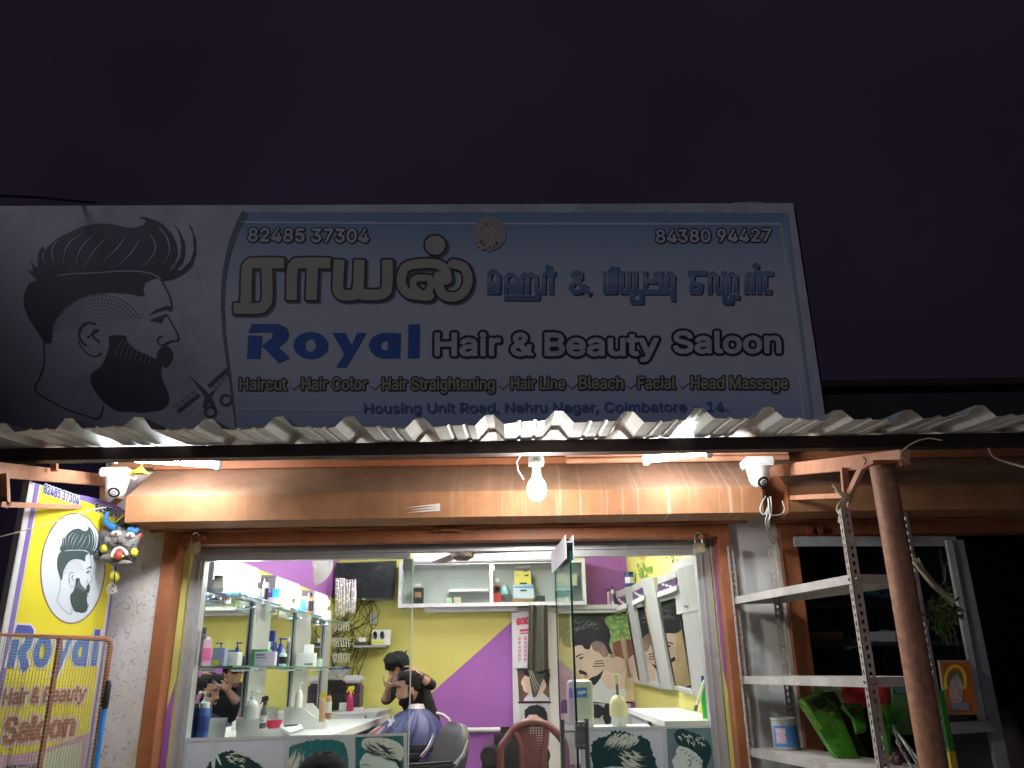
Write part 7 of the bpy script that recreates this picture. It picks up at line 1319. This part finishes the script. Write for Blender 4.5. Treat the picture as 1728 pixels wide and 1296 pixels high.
# --- barber, standing behind the chair, bowed, both hands at the customer's head
hb = at(671, 1129, 7.42); Yb_ = 7.55
shR, shL = at(716, 1137, 7.52), at(672, 1146, 7.6)
chest = (shR + shL) / 2 + V((0.01, .04, -.10)); hip = V((chest.x + .10, 7.72, FZ + .88))
nod = {'pelvis': (hip, (.15, .11)), 'waist': (hip.lerp(chest, .45), (.135, .10)), 'chest': (chest, (.165, .11)), 'neck0': ((shR + shL) / 2 + V((-.02, -.02, .0)), .07), 'neck': ((shR + shL) / 2 + V((-.05, -.06, .035)), .05),
    'shR': (shR + V((-.035, 0, -.035)), .062), 'elR': (at(731, 1158, 7.32), .048), 'wrR': (at(707, 1140, 7.22), .029), 'shL': (shL + V((.01, 0, -.05)), .062), 'elL': (at(650, 1184, 7.35), .047), 'wrL': (at(654.5, 1164, 7.2), .028),
    'hpR': (hip + V((.09, 0, -.08)), .085), 'knR': (V((hip.x + .10, 7.70, FZ + .48)), .058), 'anR': (V((hip.x + .10, 7.74, FZ + .08)), .04), 'toR': (V((hip.x + .08, 7.60, FZ + .035)), .035), 'hpL': (hip + V((-.09, 0, -.08)), .085), 'knL': (V((hip.x - .10, 7.68, FZ + .48)), .058), 'anL': (V((hip.x - .11, 7.74, FZ + .08)), .04), 'toL': (V((hip.x - .14, 7.60, FZ + .035)), .035)}
ed = [('pelvis', 'waist'), ('waist', 'chest'), ('chest', 'neck0'), ('neck0', 'neck'), ('chest', 'shR'), ('shR', 'elR'), ('elR', 'wrR'), ('chest', 'shL'), ('shL', 'elL'), ('elL', 'wrL'), ('pelvis', 'hpR'), ('hpR', 'knR'), ('knR', 'anR'), ('anR', 'toR'), ('pelvis', 'hpL'), ('hpL', 'knL'), ('knL', 'anL'), ('anL', 'toL')]
hand(nod, ed, 'wrR', 'hdR', at(698, 1134, 7.17), (at(688, 1136, 7.15) - at(698, 1133, 7.17)), V((-.4, 0, .9)), V((-.3, .0, -.75)))
hand(nod, ed, 'wrL', 'hdL', at(656.5, 1155, 7.14), (at(661, 1149, 7.1) - at(656, 1156, 7.14)), V((-.9, 0, .3)), V((.8, .2, -.1)))
Rb_ = Euler((0, 0, rad(-40))).to_matrix() @ Euler((rad(22), 0, 0)).to_matrix() @ Euler((0, rad(8), 0)).to_matrix(); hs = .98
mb = skinned(nod, ed, (hb, Rb_, hs)); eR = at(731, 1158, 7.32); wR = nod['wrR'][0]; eL = nod['elL'][0]; wL = nod['wrL'][0]
def cb(c):
    if (c - hb).length < .135: return 0
    for e_, w_ in ((eR, wR), (eL, wL)):
        d = (w_ - e_); t_ = (c - e_).dot(d) / d.length_squared
        if t_ > (.42 if e_ is eR else .3) and (c - e_ - d * min(t_, 1)).length < .24: return 0
    return 2 if c.z < hip.z - .02 else 1
color_by(mb, cb)
t = thing('person', 'man in a black shirt bending over to cut hair with both hands raised', 'person', (hip.x, 7.7, FZ)); obj('body', mb, [SKIN, SHIRT, TROU], t, smooth=180)
b = MB(); shell(b, hb, Rb_, hs, lambda p: (p.z - (.045 if p.y < -.03 else -.005 - p.y * .3)) * 40 if p.y < .03 else (p.z + .07) * 40, lambda p: .022 + .012 * max(0, p.z * 8) + (.016 if p.y < -.02 else 0), .005, 4)
for k in range(70): rr = random.Random(k); a = rr.uniform(math.pi, 2 * math.pi); p0 = V((.05 * math.cos(a), .07 * math.sin(a), .085)); p1 = V((.082 * math.cos(a), .112 * math.sin(a), .06 + rr.uniform(-.02, .025))); p2 = p1 + V((rr.uniform(-.012, .012), -.004, -.018)); b.tube([hb + Rb_ @ (q * hs) for q in (p0, p1, p2)], [.008, .007, .002], 5)
b.tube([hb + Rb_ @ V(q) for q in ((.04, .06, .11), (.05, .08, .125), (.055, .095, .142))], [.012, .008, .002], 6)
obj('hair', b, HAIR, t, smooth=180)
b = MB()
for s in (-1, 1): b.ball(hb + Rb_ @ V((s * .031, -.083, .022)), (.011, .006, .005), 8, 6, Rb_); b.tube([hb + Rb_ @ V(q) for q in ((s * .014, -.093, .038), (s * .03, -.093, .043), (s * .047, -.083, .038))], .0045, 6)
b.tube([hb + Rb_ @ V((x, -.094 - .004 * (1 - abs(x) / .025), -.068)) for x in (-.025, -.01, .01, .025)], .004, 6); obj('brow_and_eyes', b, HAIR, t)
b = MB(); d = (wR - eR).normalized(); c_ = wR - d * .025; Rw = V((0, 0, 1)).rotation_difference(d).to_matrix(); b.lathe(c_, [(.034, -.009), (.036, -.006), (.036, .006), (.034, .009)], 18, Rw); b.lathe(c_ + V((-.0, -.036, .005)), [(.017, -.004), (.018, .006), (.012, .008)], 14, V((0, 0, 1)).rotation_difference(V((-.2, -1, .2))).to_matrix()); obj('wrist_watch', b, BLACK, t, smooth=True)
b = MB(); sp_ = at(662, 1150, 7.08); b.tube([sp_, sp_ + V((.05, 0, .035))], [.005, .002], 6); b.tube([sp_, sp_ + V((.055, .0, .02))], [.005, .002], 6); b.tube([sp_ + V((-.03 + .014 * math.cos(k), 0, -.012 + .014 * math.sin(k))) for k in range(8)], .003, 5); solo('scissors', b, STEEL, 'small steel scissors held in the hand at the customer forehead', 'scissors')
# --- customer in a star spangled cape, seated facing the mirror
hc_ = at(690, 1162, 7.2); Rc = Euler((0, 0, rad(-76))).to_matrix() @ Euler((rad(9), 0, 0)).to_matrix(); cs = 1.05
px_ = hc_.x; nk = hc_ + V((.045, .0, -.115)); ch = hc_ + V((.10, 0, -.33)); hp_ = V((hc_.x + .13, 7.2, FZ + .64))
nod = {'pelvis': (hp_, (.15, .16)), 'waist': (hp_.lerp(ch, .5), (.12, .14)), 'chest': (ch, (.12, .16)), 'neck0': (nk + V((.03, 0, -.06)), .065), 'neck': (nk, .052), 'shN': (ch + V((-.01, -.19, .08)), .06), 'elN': (ch + V((-.10, -.25, -.19)), .045), 'wrN': (ch + V((-.30, -.17, -.24)), .03), 'haN': (ch + V((-.38, -.13, -.24)), .03), 'shF': (ch + V((-.01, .19, .08)), .06), 'elF': (ch + V((-.10, .25, -.19)), .045), 'wrF': (ch + V((-.30, .17, -.24)), .03), 'haF': (ch + V((-.38, .13, -.24)), .03),
    'hiN': (hp_ + V((-.05, -.1, 0)), .085), 'knN': (hp_ + V((-.46, -.11, .0)), .062), 'anN': (hp_ + V((-.50, -.11, -.42)), .042), 'toN': (hp_ + V((-.64, -.12, -.45)), .034), 'hiF': (hp_ + V((-.05, .1, 0)), .085), 'knF': (hp_ + V((-.46, .11, .0)), .062), 'anF': (hp_ + V((-.50, .11, -.42)), .042), 'toF': (hp_ + V((-.64, .12, -.45)), .034)}
ed = [('pelvis', 'waist'), ('waist', 'chest'), ('chest', 'neck0'), ('neck0', 'neck')] + [(a + s, c + s) for s in 'NF' for a, c in (('sh', 'el'), ('el', 'wr'), ('wr', 'ha'), ('hi', 'kn'), ('kn', 'an'), ('an', 'to'))] + [('chest', 'shN'), ('chest', 'shF'), ('pelvis', 'hiN'), ('pelvis', 'hiF')]
mb = skinned(nod, ed, (hc_, Rc, cs)); color_by(mb, lambda c: 0 if c.z > nk.z - .05 else (1 if c.z > hp_.z - .02 and c.x > hp_.x - .3 else 2))
t = thing('person', 'bearded man seated in a navy cape having his hair cut', 'person', (hp_.x, 7.2, FZ)); obj('body', mb, [SKIN, SHIRT, TROU], t, smooth=180)
b = MB(); shell(b, hc_, Rc, cs, lambda p: min((p.z - (.068 if p.y < -.03 else .02 + max(0, -p.y) * .6)) * 60 if p.y < .0 else (p.z - .0 + p.y * .6) * 60, 1) , lambda p: .006 + .022 * max(0, min(1, (p.z - .02) * 12)), .004, 9); obj('hair', b, HAIR, t, smooth=180)
b = MB(); shell(b, hc_, Rc, cs, lambda p: 1 if (p.y < .02 and p.z < -.058 - .25 * max(0, p.y + .03) and not (abs(p.x) < .02 and -.075 < p.z < -.06)) or (-.02 < p.y < .02 and p.z < .02 and abs(p.x) > .05) else 0, lambda p: .006, .0015, 12); b.tube([hc_ + Rc @ (V((x, -.097 + abs(x) * .25, -.055)) * cs) for x in (-.026, -.01, .01, .026)], .005, 6); obj('beard', b, HAIR, t, smooth=180)
b = MB()
for s in (-1, 1): b.ball(hc_ + Rc @ (V((s * .031, -.083, .022)) * cs), (.011, .006, .005), 8, 6, Rc); b.tube([hc_ + Rc @ (V(q) * cs) for q in ((s * .014, -.093, .038), (s * .03, -.093, .043), (s * .047, -.083, .038))], .0045, 6)
obj('brow_and_eyes', b, HAIR, t)
CAPE = M('navy_cape', (.045, .05, .15), .45, 0, .2, 6, .05); CWH = M('cape_white', (.55, .52, .54), .5, 0, .06); CRD = M('cape_red', (.42, .09, .09), .5, 0, .08)
b = MB(); n = 96; rings = [(.0, .03, .058, .062), (.0, -.005, .07, .08), (-.01, -.03, .12, .16), (-.02, -.07, .17, .24), (-.04, -.13, .24, .30), (-.09, -.22, .31, .33), (-.15, -.32, .37, .35), (-.20, -.42, .42, .36), (-.23, -.50, .45, .37), (-.24, -.62, .46, .38), (-.24, -.78, .47, .385)]
c0 = nk + V((.02, 0, -.035)); vs = []; rnd = random.Random(2)
for i, (cx, cz, rx, ry) in enumerate(rings):
    for k in range(n): a = 2 * math.pi * k / n; wv = (1 + .05 * math.sin(a * 8 + i * .25 + .6 * math.sin(a * 3)) * min(1, i / 4) + .03 * math.sin(a * 15 + i * .5) * min(1, i / 3) + .02 * math.sin(a * 23 + i * .2)); vs.append(c0 + V((cx + rx * math.cos(a) * wv, ry * math.sin(a) * wv, cz + .012 * math.sin(a * 7 + i * .6) * (i > 4))))
b.add(vs, [(i * n + k, i * n + (k + 1) % n, (i + 1) * n + (k + 1) % n, (i + 1) * n + k) for i in range(len(rings) - 1) for k in range(n)])
for i, f in enumerate(b.f):
    c = sum((b.v[j] for j in f), V((0, 0, 0))) / 4; r_, k = divmod(i, n)
    if r_ == 0: b.m[i] = 1
    elif c.x < c0.x - .27 and c.y < 7.32: b.m[i] = 1 + ((k // 4) % 2)
bv = BVHTree.FromPolygons([tuple(v) for v in b.v], b.f)
obj('cape', b, [CAPE, CWH, CRD], t, smooth=180)
class Surf:
    def __call__(s, px, py, lift=0):
        d = ray(px, py).normalized(); h = bv.ray_cast(EYE, d)
        if h[0] is None: return EYE + d * 7.2
        nn = h[1] if h[1].dot(d) < 0 else -h[1]; return h[0] + nn * lift
sf_ = Surf(); b = MB(); star = [(662 + (11 if k % 2 == 0 else 4.6) * math.sin(k * math.pi / 5 + .2), 1219 - (13 if k % 2 == 0 else 5.2) * math.cos(k * math.pi / 5 + .2)) for k in range(10)]
b.add([sf_(662, 1219, .004)] + [sf_(x, y, .004) for x, y in star], [(0, 1 + k, 1 + (k + 1) % 10) for k in range(10)])
obj('cape_star', b, CWH, t)
# --- person sitting outside with the back to the street, only the top of the head in view
hf = at(546, 1268, 3.15) + V((0, 0, -.135)); Rf_ = Euler((0, 0, rad(172))).to_matrix() @ Euler((rad(8), 0, 0)).to_matrix(); hpz = .52
base = V((hf.x + .02, 3.1, 0)); nkf = hf + V((0, -.03, -.12)); chf = V((hf.x, 3.09, .90)); hpf = V((hf.x, 3.08, hpz + .03))
nod = {'pelvis': (hpf, (.16, .12)), 'waist': (hpf.lerp(chf, .5), (.14, .10)), 'chest': (chf, (.17, .11)), 'neck0': (nkf + V((0, .0, -.05)), .065), 'neck': (nkf, .05)}
ed = [('pelvis', 'waist'), ('waist', 'chest'), ('chest', 'neck0'), ('neck0', 'neck')]
for s, q in (('N', -1), ('F', 1)):
    nod.update({'sh' + s: (chf + V((q * .17, 0, .13)), .06), 'el' + s: (chf + V((q * .24, .10, -.12)), .045), 'wr' + s: (chf + V((q * .16, .32, -.2)), .03), 'hi' + s: (hpf + V((q * .1, .05, 0)), .085), 'kn' + s: (hpf + V((q * .14, .44, .0)), .06), 'an' + s: (hpf + V((q * .14, .46, -.43)), .042), 'to' + s: (hpf + V((q * .15, .60, -.5)), .034)}); ed += [('chest', 'sh' + s), ('sh' + s, 'el' + s), ('el' + s, 'wr' + s), ('pelvis', 'hi' + s), ('hi' + s, 'kn' + s), ('kn' + s, 'an' + s), ('an' + s, 'to' + s)]
    hand(nod, ed, 'wr' + s, 'hd' + s, chf + V((q * .13, .39, -.23)), V((0, .9, -.3)), V((-q * .9, 0, .3)), V((0, .1, -.7)))
mb = skinned(nod, ed, (hf, Rf_, 1.0), .011); color_by(mb, lambda c: 0 if c.z > nkf.z - .06 or c.y > 3.34 and c.z > .62 else (1 if c.z > hpf.z + .02 else 2))
t = thing('person', 'black haired person sitting outside in front of the window prints', 'person', base); obj('body', mb, [SKIN, M('grey_shirt', (.12, .13, .15), .85), TROU], t, smooth=180)
b = MB(); shell(b, hf, Rf_, 1.0, lambda p: (p.z - .06) * 40 if p.y < -.02 else (p.z + .09) * 40, lambda p: .016, .0025, 21); rnd = random.Random(8)
for k in range(520):
    a = rnd.uniform(0, 6.28); e = rnd.uniform(.1, 1.25); R_ = .088 + .008; p = lambda e_, a_: hf + Rf_ @ V(((.074 + .017) * math.cos(a_) * math.cos(e_), (.095 + .017) * math.sin(a_) * math.cos(e_), .018 + (.101 + .018) * math.sin(e_))); b.tube([p(e + .35, a), p(e + .12, a + rnd.uniform(-.1, .1)), p(e - .12, a + rnd.uniform(-.2, .2))], [.0012, .0018, .0008], 3, False)
obj('hair', b, HAIR, t, smooth=180)
t = thing('stool', 'low plastic stool under the person sitting outside', 'stool', (hf.x, 3.1, 0)); b = MB(); b.box((hf.x, 3.1, .43), (.32, .32, .03), None, .012); obj('seat', b, BLUE, t)
for x in (-.12, .12):
    for y in (-.12, .12): b = MB(); b.bar((hf.x + x * 1.15, 3.1 + y * 1.15, 0), (hf.x + x, 3.1 + y, .415), .035, .035); obj('leg', b, BLUE, t)
